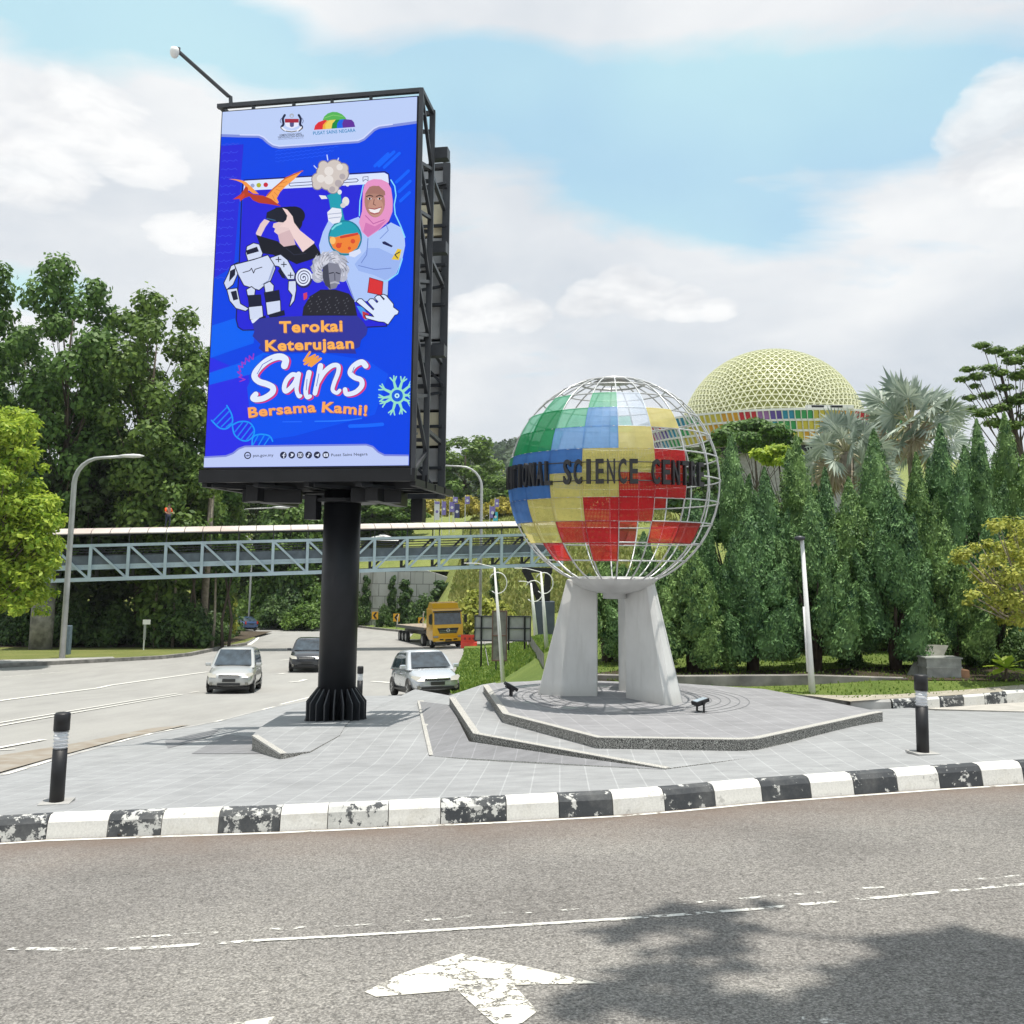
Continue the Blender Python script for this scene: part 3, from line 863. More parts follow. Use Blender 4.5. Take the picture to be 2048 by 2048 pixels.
# state crest: two tigers beside a shield, star and crescent above, scroll below
DK = (36, 42, 70)
for sx in (-1, 1):
    A.stroke(A.smooth([(683 + sx * 52, 262), (683 + sx * 66, 290), (683 + sx * 62, 330), (683 + sx * 76, 352), (683 + sx * 52, 375)]), 17, DK)
    A.stroke(A.smooth([(683 + sx * 76, 285), (683 + sx * 86, 305), (683 + sx * 78, 322)]), 5, (96, 106, 150))
    A.stroke([(683 + sx * 48, 372), (683 + sx * 78, 362)], 8, (120, 104, 60))
A.poly([(632, 290), (735, 290), (735, 318), (632, 318)], (158, 38, 58))
A.poly([(632, 318), (735, 318), (728, 345), (683, 362), (640, 345)], (226, 230, 248))
A.poly([(668, 318), (700, 318), (698, 346), (683, 352), (670, 346)], (84, 84, 130))
A.ell((683, 266), 17, 16, (170, 176, 190)); A.ell((683, 270), 8, 7, PANEL)
A.stroke(A.smooth([(612, 356), (640, 376), (683, 384), (728, 374), (752, 352)]), 13, (232, 236, 250))
A.stroke([(640, 381), (683, 387), (718, 380)], 6, (60, 62, 66))
A.text('KEMENTERIAN SAINS,', (594, 421), (760, 408), 17, DK, Z1, .012)
A.text('TEKNOLOGI DAN INOVASI', (580, 437), (772, 422), 15, DK, Z1, .012)
A.text('MINISTRY OF SCIENCE, TECHNOLOGY AND INNOVATION', (582, 447), (770, 434), 7, (70, 80, 130), Z1)
# science centre logo: green dome over a rainbow base
A.poly([(912, 300), (925, 272), (950, 250), (985, 238), (1020, 240), (1055, 255), (1080, 278), (1092, 298), (1000, 305)], (84, 176, 84))
A.stroke([(925, 285), (990, 262), (1060, 272)], 5, (130, 200, 110))
A.poly([(848, 372), (856, 340), (880, 315), (930, 297), (945, 303), (915, 335), (912, 368)], (216, 44, 50))
A.poly([(912, 368), (915, 335), (945, 303), (985, 300), (972, 330), (976, 364)], (236, 170, 60))
A.poly([(935, 366), (930, 335), (960, 300), (1010, 296), (985, 325), (980, 362)], (232, 206, 90))
A.poly([(978, 363), (985, 325), (1010, 298), (1040, 296), (1022, 330), (1022, 360)], (24, 136, 60))
A.poly([(1018, 360), (1020, 325), (1040, 296), (1075, 292), (1062, 325), (1066, 357)], (24, 100, 226))
A.poly([(1064, 357), (1058, 325), (1072, 292), (1128, 297), (1145, 315), (1154, 350)], (94, 46, 152))
A.text('PUSAT SAINS NEGARA', (842, 410), (1157, 386), 26, (20, 128, 186), Z1, .014)
# browser window
A.poly([(325, 820), (1405, 765), (1390, 1830), (300, 1858), (272, 1800), (292, 1400)], BL2)
A.stroke([(330, 745), (1375, 683), (1402, 700), (1410, 760), (1395, 1600), (1388, 1830), (1230, 1838)], 9, (24, 26, 90))
A.stroke([(322, 760), (312, 850), (292, 1400), (270, 1780), (285, 1838), (320, 1860), (400, 1858)], 9, (24, 26, 90))
A.poly([(332, 750), (1370, 690), (1398, 705), (1404, 768), (324, 824)], (216, 226, 250))
A.stroke([(670, 768), (1165, 735), (1178, 746), (1166, 758), (672, 790), (662, 780)], 5, (50, 52, 110), close=True)
A.stroke([(1212, 755), (1212, 722), (1250, 719), (1250, 750), (1230, 738), (1212, 755)], 4, (50, 52, 110))
A.ell((438, 783), 17, 17, (170, 176, 40)); A.ell((490, 780), 17, 17, (196, 40, 60)); A.ell((392, 786), 15, 15, (150, 160, 200))
# flying reptile
A.poly([(214, 736), (262, 738), (312, 746), (345, 760), (372, 785), (440, 850), (395, 845), (352, 812), (318, 768), (270, 748)], (240, 150, 66))
A.poly([(764, 676), (700, 696), (640, 728), (580, 780), (532, 830), (490, 868), (520, 905), (560, 930), (588, 912), (572, 880), (600, 830), (640, 790), (700, 740)], (244, 160, 76))
A.stroke([(764, 676), (640, 728), (545, 810), (500, 860)], 9, (196, 92, 40))
for k in range(6): A.stroke([(560 + k * 22, 900 - k * 36), (540 + k * 14, 858 - k * 22)], 4, (214, 120, 56))
A.poly([(246, 888), (300, 852), (325, 820), (340, 790), (356, 800), (362, 835), (400, 852), (470, 860), (530, 885), (575, 920), (604, 940), (520, 925), (440, 915), (395, 895), (370, 865), (330, 880), (298, 905), (310, 880)], (178, 60, 34))
A.poly([(246, 888), (300, 862), (330, 840), (335, 862), (300, 900), (296, 884)], (206, 66, 46))
# person wearing a headset
PALE = (226, 200, 200); HAIR = (22, 24, 38)
A.ell((700, 1010), 82, 70, HAIR); A.poly([(560, 950), (680, 940), (770, 1000), (760, 1080), (690, 1200), (650, 1100)], HAIR)
A.poly([(548, 1068), (640, 1040), (690, 1080), (680, 1145), (640, 1160), (590, 1158), (552, 1128), (560, 1105), (542, 1095)], PALE)
A.poly([(580, 1150), (680, 1110), (712, 1225), (640, 1245), (600, 1232)], (210, 180, 184))
A.poly([(498, 985), (560, 955), (640, 958), (655, 1030), (620, 1060), (520, 1052), (492, 1030)], (28, 32, 46)); A.stroke([(500, 1030), (560, 1045)], 8, (60, 96, 130))
A.poly([(416, 1140), (450, 1070), (480, 1035), (520, 1050), (490, 1090), (455, 1160), (430, 1165)], PALE)
A.poly([(614, 952), (650, 965), (690, 1015), (700, 1060), (745, 1120), (852, 1205), (838, 1245), (765, 1280), (700, 1180), (660, 1100), (590, 1090), (640, 1050), (650, 1010)], (234, 208, 206))
A.poly([(418, 1150), (460, 1165), (580, 1200), (625, 1240), (715, 1225), (765, 1280), (850, 1215), (905, 1300), (830, 1335), (720, 1370), (640, 1330), (540, 1300), (470, 1290)], (24, 26, 36))
A.stroke([(640, 1250), (700, 1300), (790, 1290)], 6, (44, 48, 66))
# robot
RW = (206, 216, 240); RK = (26, 30, 52)
def rob(pts, w=7, col_=RW): A.stroke(pts, w * 2, RK, close=True); A.poly(pts, col_)
rob([(352, 1240), (400, 1215), (440, 1225), (465, 1290), (455, 1315), (360, 1342), (345, 1290)]); A.poly([(345, 1268), (425, 1240), (440, 1275), (350, 1300)], RK)
rob([(235, 1385), (285, 1360), (300, 1375), (280, 1440), (245, 1520), (200, 1555), (182, 1510), (215, 1440)])
A.poly([(225, 1420), (265, 1400), (262, 1450), (218, 1500)], RK)
rob([(205, 1560), (275, 1550), (290, 1620), (300, 1665), (360, 1700), (340, 1715), (270, 1695), (225, 1640)]); A.poly([(230, 1575), (272, 1565), (285, 1630), (250, 1640)], RK)
rob([(525, 1325), (600, 1300), (650, 1340), (705, 1440), (700, 1480), (655, 1480), (590, 1385), (540, 1375)])
for c_ in ((585, 1335), (625, 1372), (675, 1452)): A.stroke([(c_[0] - 18, c_[1]), (c_[0] + 18, c_[1])], 7, RK); A.stroke([(c_[0], c_[1] - 18), (c_[0], c_[1] + 18)], 7, RK)
A.poly([(600, 1392), (640, 1480), (610, 1470), (580, 1420)], RK)
rob([(662, 1498), (712, 1495), (714, 1560), (700, 1640), (670, 1680), (690, 1600), (660, 1560)])
rob([(262, 1375), (400, 1340), (505, 1305), (548, 1372), (560, 1400), (525, 1490), (440, 1560), (330, 1525), (290, 1450)])
A.poly([(430, 1540), (525, 1480), (555, 1400), (548, 1372), (505, 1500)], (150, 164, 204))
A.stroke([(322, 1432), (372, 1418), (385, 1400), (400, 1436), (412, 1408), (462, 1392)], 6, RK)
rob([(350, 1560), (385, 1540), (410, 1560), (405, 1600), (360, 1610)]); rob([(480, 1520), (520, 1500), (548, 1530), (545, 1570), (490, 1580)])
A.poly([(355, 1600), (455, 1595), (462, 1680), (365, 1690)], RK); A.poly([(475, 1580), (590, 1560), (600, 1640), (490, 1660)], RK)
rob([(366, 1690), (462, 1680), (470, 1770), (375, 1780)]); rob([(494, 1655), (596, 1640), (600, 1730), (505, 1745)])
A.poly([(380, 1782), (490, 1760), (492, 1800), (390, 1808)], (220, 228, 246)); A.poly([(440, 1770), (490, 1750), (492, 1780), (440, 1790)], RK)
A.poly([(510, 1745), (628, 1710), (634, 1750), (520, 1772)], RK)
# spiral
A.ell((772, 1472), 66, 76, (40, 42, 96))
A.stroke([(772 + (6 + 58 * t) * cos(t * 6 * pi) * .95, 1472 + (6 + 62 * t) * sin(t * 6 * pi)) for t in [k / 60 for k in range(61)]], 13, (222, 230, 250))
# smoking flask held by a scientist
def lab():
    A.poly([(1110, 1045), (1180, 1018), (1240, 1100), (1330, 1120), (1420, 1060), (1490, 1095), (1520, 1150), (1526, 1230), (1505, 1330), (1460, 1440), (1400, 1490), (1395, 1600), (1300, 1640), (1150, 1650), (1090, 1500), (1060, 1340), (900, 1310), (886, 1230), (915, 1130), (960, 1040), (1030, 1060)], (172, 196, 244))
    A.poly([(1150, 1370), (1250, 1250), (1330, 1250), (1500, 1330), (1450, 1450), (1380, 1490), (1290, 1450), (1180, 1420)], (152, 178, 236))
    A.stroke([(1180, 1380), (1300, 1410), (1420, 1400)], 6, (104, 128, 200)); A.stroke([(1250, 1180), (1240, 1300), (1200, 1360)], 6, (104, 128, 200))
    A.stroke([(1070, 1350), (1090, 1480), (1150, 1640)], 6, (110, 130, 196)); A.stroke([(1340, 1180), (1400, 1120), (1380, 1060)], 6, (120, 144, 210))
    A.stroke([(1420, 745), (1448, 790), (1458, 860), (1445, 930), (1452, 1000), (1492, 1085), (1524, 1170)], 9, (130, 216, 250))
    A.stroke([(1215, 780), (1190, 900), (1186, 1010)], 8, (130, 216, 250)); A.stroke([(1505, 1330), (1470, 1440), (1400, 1492), (1340, 1500)], 8, (130, 216, 250))
lab()
PINK = (226, 146, 196)
A.poly([(1212, 830), (1222, 785), (1250, 752), (1295, 738), (1350, 742), (1398, 765), (1422, 810), (1434, 900), (1432, 980), (1405, 1050), (1340, 1110), (1250, 1172), (1205, 1130), (1182, 1060), (1205, 980)], PINK)
A.poly([(1232, 1060), (1300, 1090), (1390, 1040), (1330, 1110), (1250, 1168), (1215, 1130)], (206, 118, 178))
A.stroke([(1232, 1010), (1290, 1070), (1370, 1040)], 7, (190, 100, 164))
A.ell((1300, 905), 76, 118, (172, 126, 112), rot=-.06); A.ell((1308, 950), 58, 70, (190, 142, 126)); A.poly([(1228, 850), (1262, 795), (1330, 788), (1376, 830), (1378, 860), (1300, 845)], (160, 114, 104))
for ex in (1262, 1336):
    A.stroke([(ex - 24, 868), (ex, 858), (ex + 24, 866)], 7, (60, 40, 44)); A.ell((ex, 884), 15, 8, (226, 216, 216)); A.ell((ex, 884), 8, 8, (34, 24, 30))
A.stroke([(1296, 890), (1290, 925), (1306, 932)], 6, (118, 76, 70))
A.poly([(1254, 958), (1300, 966), (1348, 950), (1330, 985), (1298, 992), (1268, 982)], (238, 232, 234)); A.stroke([(1250, 954), (1300, 962), (1352, 946)], 6, (150, 54, 70)); A.stroke([(1266, 988), (1298, 998), (1334, 988)], 7, (164, 70, 82))
A.poly([(1262, 1470), (1362, 1500), (1354, 1602), (1248, 1580)], (214, 48, 52)); A.stroke([(1262, 1470), (1362, 1500), (1354, 1602), (1248, 1580)], 5, (110, 24, 44), close=True)
A.poly([(1355, 1205), (1375, 1200), (1435, 1235), (1425, 1245), (1360, 1220)], (30, 36, 84)); A.poly([(1470, 1255), (1500, 1262), (1480, 1340), (1425, 1335)], (226, 196, 60)); A.stroke([(1485, 1280), (1450, 1300), (1470, 1325)], 8, (60, 60, 60))
TEAL = (30, 156, 176)
A.poly([(942, 862), (1038, 822), (1048, 850), (1062, 980), (1080, 1060), (1000, 1090), (975, 980), (960, 890)], TEAL)
A.ell((1080, 1175), 126, 132, (20, 120, 146)); A.ell((1080, 1175), 116, 122, TEAL)
A.poly([(966, 1165), (1010, 1170), (1080, 1150), (1150, 1140), (1188, 1152), (1194, 1190), (1170, 1250), (1110, 1290), (1050, 1288), (990, 1250), (968, 1205)], (236, 132, 52))
A.stroke([(1050, 1170), (1110, 1158), (1170, 1145)], 18, (206, 62, 46))
for c_, r_ in (((1032, 1232), 20), ((1138, 1200), 17), ((1112, 1252), 12), ((1050, 1218), 7)): A.ell(c_, r_, r_, (214, 74, 44))
A.ell((988, 1195), 22, 28, (246, 190, 110)); A.stroke([(985, 1110), (1010, 1085), (1050, 1068)], 14, (120, 214, 220))
A.poly([(948, 985), (985, 950), (1050, 960), (1056, 1010), (1040, 1060), (990, 1072), (955, 1045)], (226, 230, 242)); A.stroke([(955, 1000), (1050, 990)], 5, (150, 160, 190)); A.stroke([(960, 1030), (1045, 1020)], 5, (150, 160, 190))
A.poly([(1110, 1285), (1190, 1255), (1200, 1285), (1150, 1320), (1110, 1310)], (214, 222, 244))
for c_, r_ in (((880, 740), 44), ((930, 690), 58), ((1000, 660), 62), ((1050, 700), 54), ((1065, 660), 36), ((950, 760), 56), ((1010, 740), 60), ((990, 800), 42), ((875, 780), 34), ((920, 640), 34)):
    A.ell(c_, r_ + 7, r_ + 7, (140, 132, 140))
for c_, r_ in (((880, 740), 44), ((930, 690), 58), ((1000, 660), 62), ((1050, 700), 54), ((1065, 660), 36), ((950, 760), 56), ((1010, 740), 60), ((990, 800), 42), ((875, 780), 34), ((920, 640), 34)):
    A.ell(c_, r_, r_, (206, 196, 190))
for c_, r_ in (((900, 735), 30), ((960, 680), 34), ((1040, 650), 24), ((960, 745), 34)): A.ell(c_, r_, r_, (226, 220, 216))
for c_, r_ in (((1030, 770), 26), ((1060, 720), 22), ((985, 815), 22)): A.ell(c_, r_, r_, (176, 166, 170))
A.poly([(886, 858), (935, 862), (950, 885), (905, 888)], (226, 226, 232)); A.ell((1085, 905), 26, 34, (224, 222, 220)); A.ell((1065, 935), 20, 18, (210, 206, 206)); A.ell((1040, 835), 16, 18, (226, 226, 230)); A.ell((1098, 780), 14, 14, (226, 226, 230))
for a_, b_ in (((946, 560), (952, 598)), ((1032, 583), (1026, 598)), ((850, 640), (868, 660))): A.stroke([a_, b_], 8, (190, 206, 246))
# grey portrait of a man with white hair
for c_, r_ in (((870, 1400), 42), ((890, 1360), 50), ((940, 1330), 50), ((1000, 1320), 46), ((1050, 1350), 46), ((1070, 1410), 42), ((1062, 1465), 36), ((880, 1460), 46)): A.ell(c_, r_, r_ * 1.05, (176, 180, 196))
for c_, r_ in (((880, 1380), 28), ((930, 1340), 34), ((1010, 1335), 30), ((1060, 1380), 24), ((880, 1440), 26)): A.ell(c_, r_, r_, (206, 208, 220))
for k in range(150):
    t = k * 2.399; rr = 60 + 75 * ((k * 37) % 100) / 100
    q = (968 + rr * cos(t) * 1.0, 1400 + rr * sin(t) * .92)
    if q[1] < 1500 and not (915 < q[0] < 1050 and q[1] > 1372):
        g_ = 120 + (k * 53) % 110; A.stroke([q, (q[0] + 22 * cos(t + 1.1), q[1] + 22 * sin(t + 1.1))], 6, (g_ // 16 * 16, g_ // 16 * 16, min(255, g_ // 16 * 16 + 12)))
A.poly([(915, 1395), (960, 1360), (1030, 1370), (1056, 1420), (1046, 1490), (1015, 1550), (965, 1560), (920, 1500)], (128, 130, 146)); A.poly([(915, 1395), (955, 1370), (962, 1460), (975, 1555), (935, 1530), (915, 1470)], (66, 68, 84))
A.stroke([(965, 1440), (995, 1434)], 8, (40, 42, 56)); A.stroke([(1015, 1434), (1040, 1442)], 8, (40, 42, 56)); A.stroke([(1004, 1440), (1006, 1490)], 8, (90, 92, 108)); A.stroke([(975, 1512), (1006, 1504), (1036, 1514)], 12, (176, 178, 190))
A.poly([(764, 1755), (772, 1690), (820, 1610), (900, 1560), (960, 1560), (1010, 1560), (1110, 1590), (1150, 1640), (1172, 1755)], (36, 36, 44))
for k in range(40): A.stroke([(800 + (k * 67) % 330, 1610 + (k * 41) % 130), (806 + (k * 67) % 330, 1604 + (k * 41) % 130)], 5, (92, 94, 104))
A.poly([(772, 1590), (800, 1580), (800, 1625), (775, 1640)], (206, 60, 96)); A.poly([(1165, 1680), (1215, 1690), (1270, 1780), (1230, 1790)], (70, 150, 230)); A.poly([(1210, 1720), (1260, 1740), (1240, 1785), (1215, 1770)], (196, 50, 60))
# pixel pointer hand
hand = [(1168, 1650), (1185, 1632), (1205, 1632), (1290, 1715), (1300, 1705), (1252, 1650), (1268, 1632), (1290, 1632), (1318, 1662), (1330, 1650), (1304, 1622), (1320, 1606), (1340, 1606), (1368, 1640), (1378, 1630), (1350, 1604), (1366, 1598), (1385, 1606), (1438, 1668), (1438, 1692), (1478, 1722), (1470, 1742), (1450, 1748), (1400, 1818), (1372, 1800), (1330, 1796), (1240, 1772), (1232, 1752), (1300, 1765), (1285, 1745)]
A.stroke(hand, 13, (20, 24, 64), close=True); A.poly(hand, (216, 228, 250))
# lettering
A.poly([(395, 330), (440, 290), (560, 278), (800, 270), (1000, 272), (1170, 268), (1215, 310), (1250, 365), (1240, 410), (1200, 450), (1190, 500), (1155, 515), (1165, 550), (1000, 545), (800, 540), (480, 540), (440, 510), (455, 480), (395, 420), (410, 385)], (46, 50, 152), Z2_)
for t_, a_, b_, h_ in (('Terokai', (594, 392), (1064, 381), 84), ('Keterujaan', (490, 528), (1148, 508), 80)):
    A.text(t_, (a_[0] + 4, a_[1] + 7), (b_[0] + 4, b_[1] + 7), h_, (120, 84, 110), Z2_, .034); A.text(t_, a_, b_, h_, (250, 178, 84), Z2_, .034)
def sains(dx, dy, rgb, grow=0):
    def st(p, w, wend=None): A.stroke([(x + dx, y + dy) for x, y in A.smooth(p)], w + grow, rgb, Z2_, wend=None if wend is None else wend + grow)
    st([(632, 640), (640, 592), (590, 572), (510, 600), (440, 660), (410, 715), (440, 755), (500, 775), (545, 800), (540, 840), (480, 880), (420, 890), (398, 878), (420, 850)], 52, 40)
    st([(722, 712), (690, 705), (648, 745), (630, 800), (640, 830), (672, 810), (712, 760), (730, 705)], 34); st([(738, 700), (728, 760), (722, 820), (738, 866), (752, 862)], 36, 26)
    st([(815, 690), (800, 760), (790, 830), (800, 872), (822, 866)], 40, 30)
    st([(900, 640), (885, 720), (868, 800), (858, 845)], 42, 34); st([(880, 760), (925, 690), (985, 640), (1030, 640), (1030, 690), (1000, 770), (990, 820), (1020, 842), (1042, 822)], 38, 26)
    st([(1235, 640), (1205, 612), (1150, 640), (1120, 690), (1150, 725), (1200, 745), (1205, 790), (1160, 835), (1095, 850), (1082, 815)], 44, 34)
sains(12, 6, (218, 56, 120), 4); sains(0, 0, (30, 40, 130), 6); sains(0, 0, (222, 232, 252))
for p_ in ([(430, 700), (470, 630), (540, 590)], [(1010, 660), (985, 760)], [(888, 700), (870, 790)], [(1150, 650), (1135, 690)], [(800, 740), (794, 820)]): A.stroke(p_, 5, (70, 90, 190), Z2_)
for t_, a_, b_, h_ in (('Bersama', (366, 1024), (868, 980), 76), ('Kami!', (908, 982), (1244, 1010), 78)):
    A.text(t_, (a_[0] + 4, a_[1] + 6), (b_[0] + 4, b_[1] + 6), h_, (110, 80, 120), Z2_, .034, arch=5); A.text(t_, a_, b_, h_, (246, 166, 88), Z2_, .034, arch=5)
A.stroke([(822, 538), (778, 604), (858, 560), (782, 628), (880, 572), (812, 636), (902, 586), (830, 642)], 17, (236, 160, 70), Z2_)
A.stroke([(404, 552), (398, 592), (372, 566), (372, 608), (346, 582), (340, 628), (316, 612), (322, 652), (292, 640), (308, 684), (284, 686), (318, 712), (296, 724), (340, 742), (302, 756)], 9, (150, 50, 190), Z2_)
# helix
L1 = A.smooth([(205, 935), (240, 1000), (245, 1060), (205, 1105), (150, 1100), (92, 1045)]); L2 = A.smooth([(245, 1080), (300, 1055), (370, 1060), (408, 1110), (400, 1160), (360, 1195), (310, 1190), (262, 1150), (245, 1080)])
L3 = A.smooth([(392, 1230), (400, 1170), (450, 1148), (520, 1160), (545, 1200)])
for L_ in (L1, L2, L3): A.stroke(L_, 11, (24, 150, 246), Z2_)
for a_, b_ in (((108, 1045), (208, 945)), ((130, 1075), (225, 975)), ((165, 1092), (238, 1020)), ((200, 1096), (244, 1060)), ((265, 1130), (320, 1062)), ((285, 1165), (360, 1065)), ((310, 1188), (390, 1085)), ((350, 1192), (404, 1125)), ((400, 1225), (440, 1152)), ((440, 1230), (485, 1152)), ((480, 1232), (525, 1165))): A.stroke([a_, b_], 9, (24, 136, 240), Z2_)
# nerve cell
NC = (150, 222, 196)
for ang, ln_ in ((100, 150), (68, 150), (35, 150), (150, 150), (185, 140), (205, 140), (250, 150), (285, 140), (330, 120), (0, 110)):
    t = radians(ang); e_ = (1470 + ln_ * cos(t), 862 - ln_ * sin(t)); m_ = (1470 + ln_ * .68 * cos(t + .06), 862 - ln_ * .68 * sin(t + .06))
    A.stroke([(1470 + 30 * cos(t), 862 - 30 * sin(t)), m_, e_], 26, NC, Z2_, wend=9)
    for dt in (-.55, .55): A.stroke([m_, (m_[0] + 46 * cos(t + dt), m_[1] - 46 * sin(t + dt))], 10, NC, Z2_)
A.ell((1470, 862), 58, 60, NC, Z2_); A.ell((1470, 862), 42, 44, (20, 90, 220), Z2_); A.ell((1468, 862), 18, 18, (190, 236, 240), Z2_); A.ell((1468, 862), 7, 8, (20, 70, 190), Z2_)
A.stroke([(860, 1052), (1000, 1050), (1120, 1042), (1205, 1030)], 9, (40, 122, 250), Z2_); A.stroke([(1118, 1088), (1240, 1084), (1360, 1074)], 26, (14, 104, 250), Z2_); A.stroke([(620, 1056), (760, 1055)], 6, (40, 112, 250), Z2_)
# footer
ft = [(25, 1325), (200, 1316), (255, 1295), (295, 1262), (340, 1245), (600, 1240), (900, 1236), (1240, 1232), (1285, 1246), (1325, 1285), (1375, 1310), (1560, 1312), (1560, 1395), (20, 1400)]
A.stroke(ft[:12], 26, (122, 132, 214), Z2_); A.poly(ft, (186, 200, 242), Z2_)
A.ell((360, 1305), 26, 27, DK, Z2_); A.ell((360, 1305), 18, 19, (186, 200, 242), Z2_); A.stroke([(346, 1308), (374, 1304)], 5, DK, Z2_); A.ell((360, 1306), 8, 8, (110, 120, 160), Z2_)
A.text('psn.gov.my', (400, 1316), (552, 1312), 22, DK, Z2_, .008)
for k, x in enumerate((625, 687, 750, 813, 876, 940)): A.ell((x, 1303 - k * .3), 25, 26, DK, Z2_)
W_ = (222, 230, 250)
A.stroke([(628, 1322), (628, 1296), (636, 1288)], 7, W_, Z2_); A.stroke([(617, 1304), (638, 1303)], 5, W_, Z2_)
A.poly([(672, 1312), (684, 1308), (680, 1290), (692, 1292), (702, 1294), (698, 1308), (688, 1316)], W_, Z2_)
A.stroke([(737, 1290), (763, 1290), (763, 1314), (737, 1314)], 4, W_, Z2_, close=True); A.ell((750, 1302), 7, 7, W_, Z2_)
A.stroke([(812, 1312), (806, 1316), (803, 1308), (814, 1306), (814, 1288), (824, 1296)], 5, W_, Z2_)
A.poly([(862, 1304), (892, 1290), (884, 1316), (876, 1308)], W_, Z2_)
A.poly([(924, 1292), (956, 1290), (956, 1314), (924, 1314)], W_, Z2_); A.poly([(936, 1296), (948, 1302), (936, 1309)], DK, Z2_)
A.text('Pusat Sains Negara', (980, 1312), (1250, 1304), 21, DK, Z2_, .008)
art = A.mb.build('screen_picture', A.mats, screen)

# frame of the front screen: top pipe, side truss, bottom tray
fr = MB()
PW = .075
fr.bar(B(-.12, .04, ST_ + .13), B(SW + .06, .04, ST_ + .13), PW)
fr.bar(B(SW + .06, .04, ST_ + .165), B(SW + .06, .04, SB - .15), PW)
fr.bar(B(-.06, .2, ST_ + .13), B(-.06, .2, SB - .15), PW)
fr.bar(B(SW + .06, .04, ST_ + .13), B(SW + .06, .80, ST_ + .10), PW)
fr.bar(B(SW + .06, .80, ST_ + .14), B(SW + .06, .80, SB - .2), .10)
fr.bar(B(-.06, .80, ST_ + .13), B(-.06, .80, SB - .2), .09)
fr.bar(B(-.06, .80, ST_ + .10), B(SW + .06, .80, ST_ + .10), PW)
fr.bar(B(-.06, .04, ST_ + .13), B(-.06, .80, ST_ + .10), PW)
for u in (.55, 1.3, 2.0, 2.7): fr.bar(B(u, .05, ST_ + .02), B(u, .05, ST_ + .12), .06, .05)
zz = [ST_ + .1, ST_ - .95, ST_ - 1.15, ST_ - 1.85, ST_ - 2.0, ST_ - 3.0, ST_ - 3.2, ST_ - 3.95, ST_ - 4.1, ST_ - 5.0, ST_ - 5.15, SB + .3, SB - .1]
for k in range(12):
    a_, b_ = (.06, .80) if k % 2 == 0 else (.80, .06)
    fr.bar(B(SW + .06, a_, zz[k]), B(SW + .06, b_, zz[k + 1] if k % 2 == 0 else zz[k + 1]), .055)
for k in range(7):
    z = ST_ - .25 - k * .92
    fr.bar(B(SW + .06, .06, z), B(SW + .06, .2, z + .03), .035)
    fr.bar(B(SW * .2, .2, z), B(SW + .06, .8, z), .06)
for z in (ST_ - .62, ST_ - 2.35, ST_ - 4.2): fr.box(B(SW + .16, .95, z), (.34, .2, .2), atan2(SU.y, SU.x))
frame = fr.build('frame', M_DGREY, bb)
# tray and beams below
tr = MB()
ang = atan2(SU.y, SU.x)
tr.prism([B(-.1, .0, SB - .25), B(SW + .1, .0, SB - .25), B(SW + .1, .0, SB - .04), B(-.1, .0, SB - .04)], SN * .1)
tr.bar(B(-.1, .8, SB - .2), B(SW + .1, .8, SB - .2), .1, .22)
for u in (-.04, SW * .25, SW * .5, SW * .75, SW + .04): tr.bar(B(u, .1, SB - .26), B(u, 2.75, SB - .26), .09, .12)
for n_ in (1.4, 2.1): tr.bar(B(-.1, n_, SB - .25), B(SW + .1, n_, SB - .25), .09, .1)
for a_, b_ in ((.1, .9), (.9, 1.7), (1.9, 2.7), (2.7, 3.4)): tr.bar(B(a_, .1, SB - .3), B(b_, 1.4, SB - .3), .05)
tr.box(B(SW / 2, 1.45, SB - .18), (SW - .2, 1.5, .03), ang)  # plate added to block the sunlight from the column top
tr.build('support_tray', M_BLACK, bb)
for u, n0, n1, h in ((.62, .5, 2.3, .36), (2.75, .5, 2.3, .36)):
    bx = MB(); bx.bar(B(u, n0, SB - .40), B(u + .0, n1, SB - .40), .22, h * .75); bx.build('support_beam', M_BLACK, bb, bevel=.01)
for u0, u1 in ((.35, 1.3), (2.3, 3.1)):
    bx = MB(); bx.bar(B(u0, .75, SB - .42), B(u1, 1.05, SB - .42), .22, .24); bx.build('support_beam', M_BLACK, bb, bevel=.01)
for u, n_ in ((1.55, .95), (3.15, 2.0)):
    bx = MB(); bx.box(B(u, n_, SB - .62), (.22, .26, .42), ang); bx.build('junction_box', M_BLACK, bb, bevel=.01)
hd = MB(); hd.lathe([(.62, 0), (.62, .06), (.325, .07), (.325, .12)], 24, (cx_, cy_, SB - .52)); hd.build('column_head', M_BLACK, bb)
# second screen, facing the other road, seen from behind
N2 = 2.82
b2 = MB()
b2.prism([B(-.05, N2 + .1, SB - .06), B(SW - .20, N2 + .1, SB - .06), B(SW - .20, N2 + .1, ST_ - .0), B(-.05, N2 + .1, ST_ - .0)], SN * .14)
back_screen = b2.build('back_screen', M_BLACK, bb)
cw = (SW - .2) / 5; chh = SH / 9
for i in range(5):
    for j in range(9):
        c_ = B(cw * (i + .5), N2 + .05, SB + chh * (j + .5) - .05)
        pale = (j in (1, 2, 7) and i in (3, 4) and (i + j) % 2) or (j == 1 and i == 4)
        MB().box(c_, (cw - .06, .12, chh - .06), ang).build('cabinet', M_CABL if pale else M_CAB, back_screen)
f2 = MB()
for u in (-.1, SW - .17): f2.bar(B(u, N2, ST_ + .06), B(u, N2, SB - .35), .14)
f2.bar(B(-.1, N2, ST_ + .02), B(SW - .14, N2, ST_ + .02), .09)
f2.bar(B(-.1, N2 - .0, SB - .3), B(SW - .14, N2, SB - .3), .1)
for k in range(8):
    z = ST_ - .45 - k * .8
    f2.bar(B(-.1, N2 - .08, z), B(SW - .14, N2 - .08, z), .055)
for u in (SW * .33, SW * .66): f2.bar(B(u, N2 - .1, ST_), B(u, N2 - .1, SB - .3), .08)
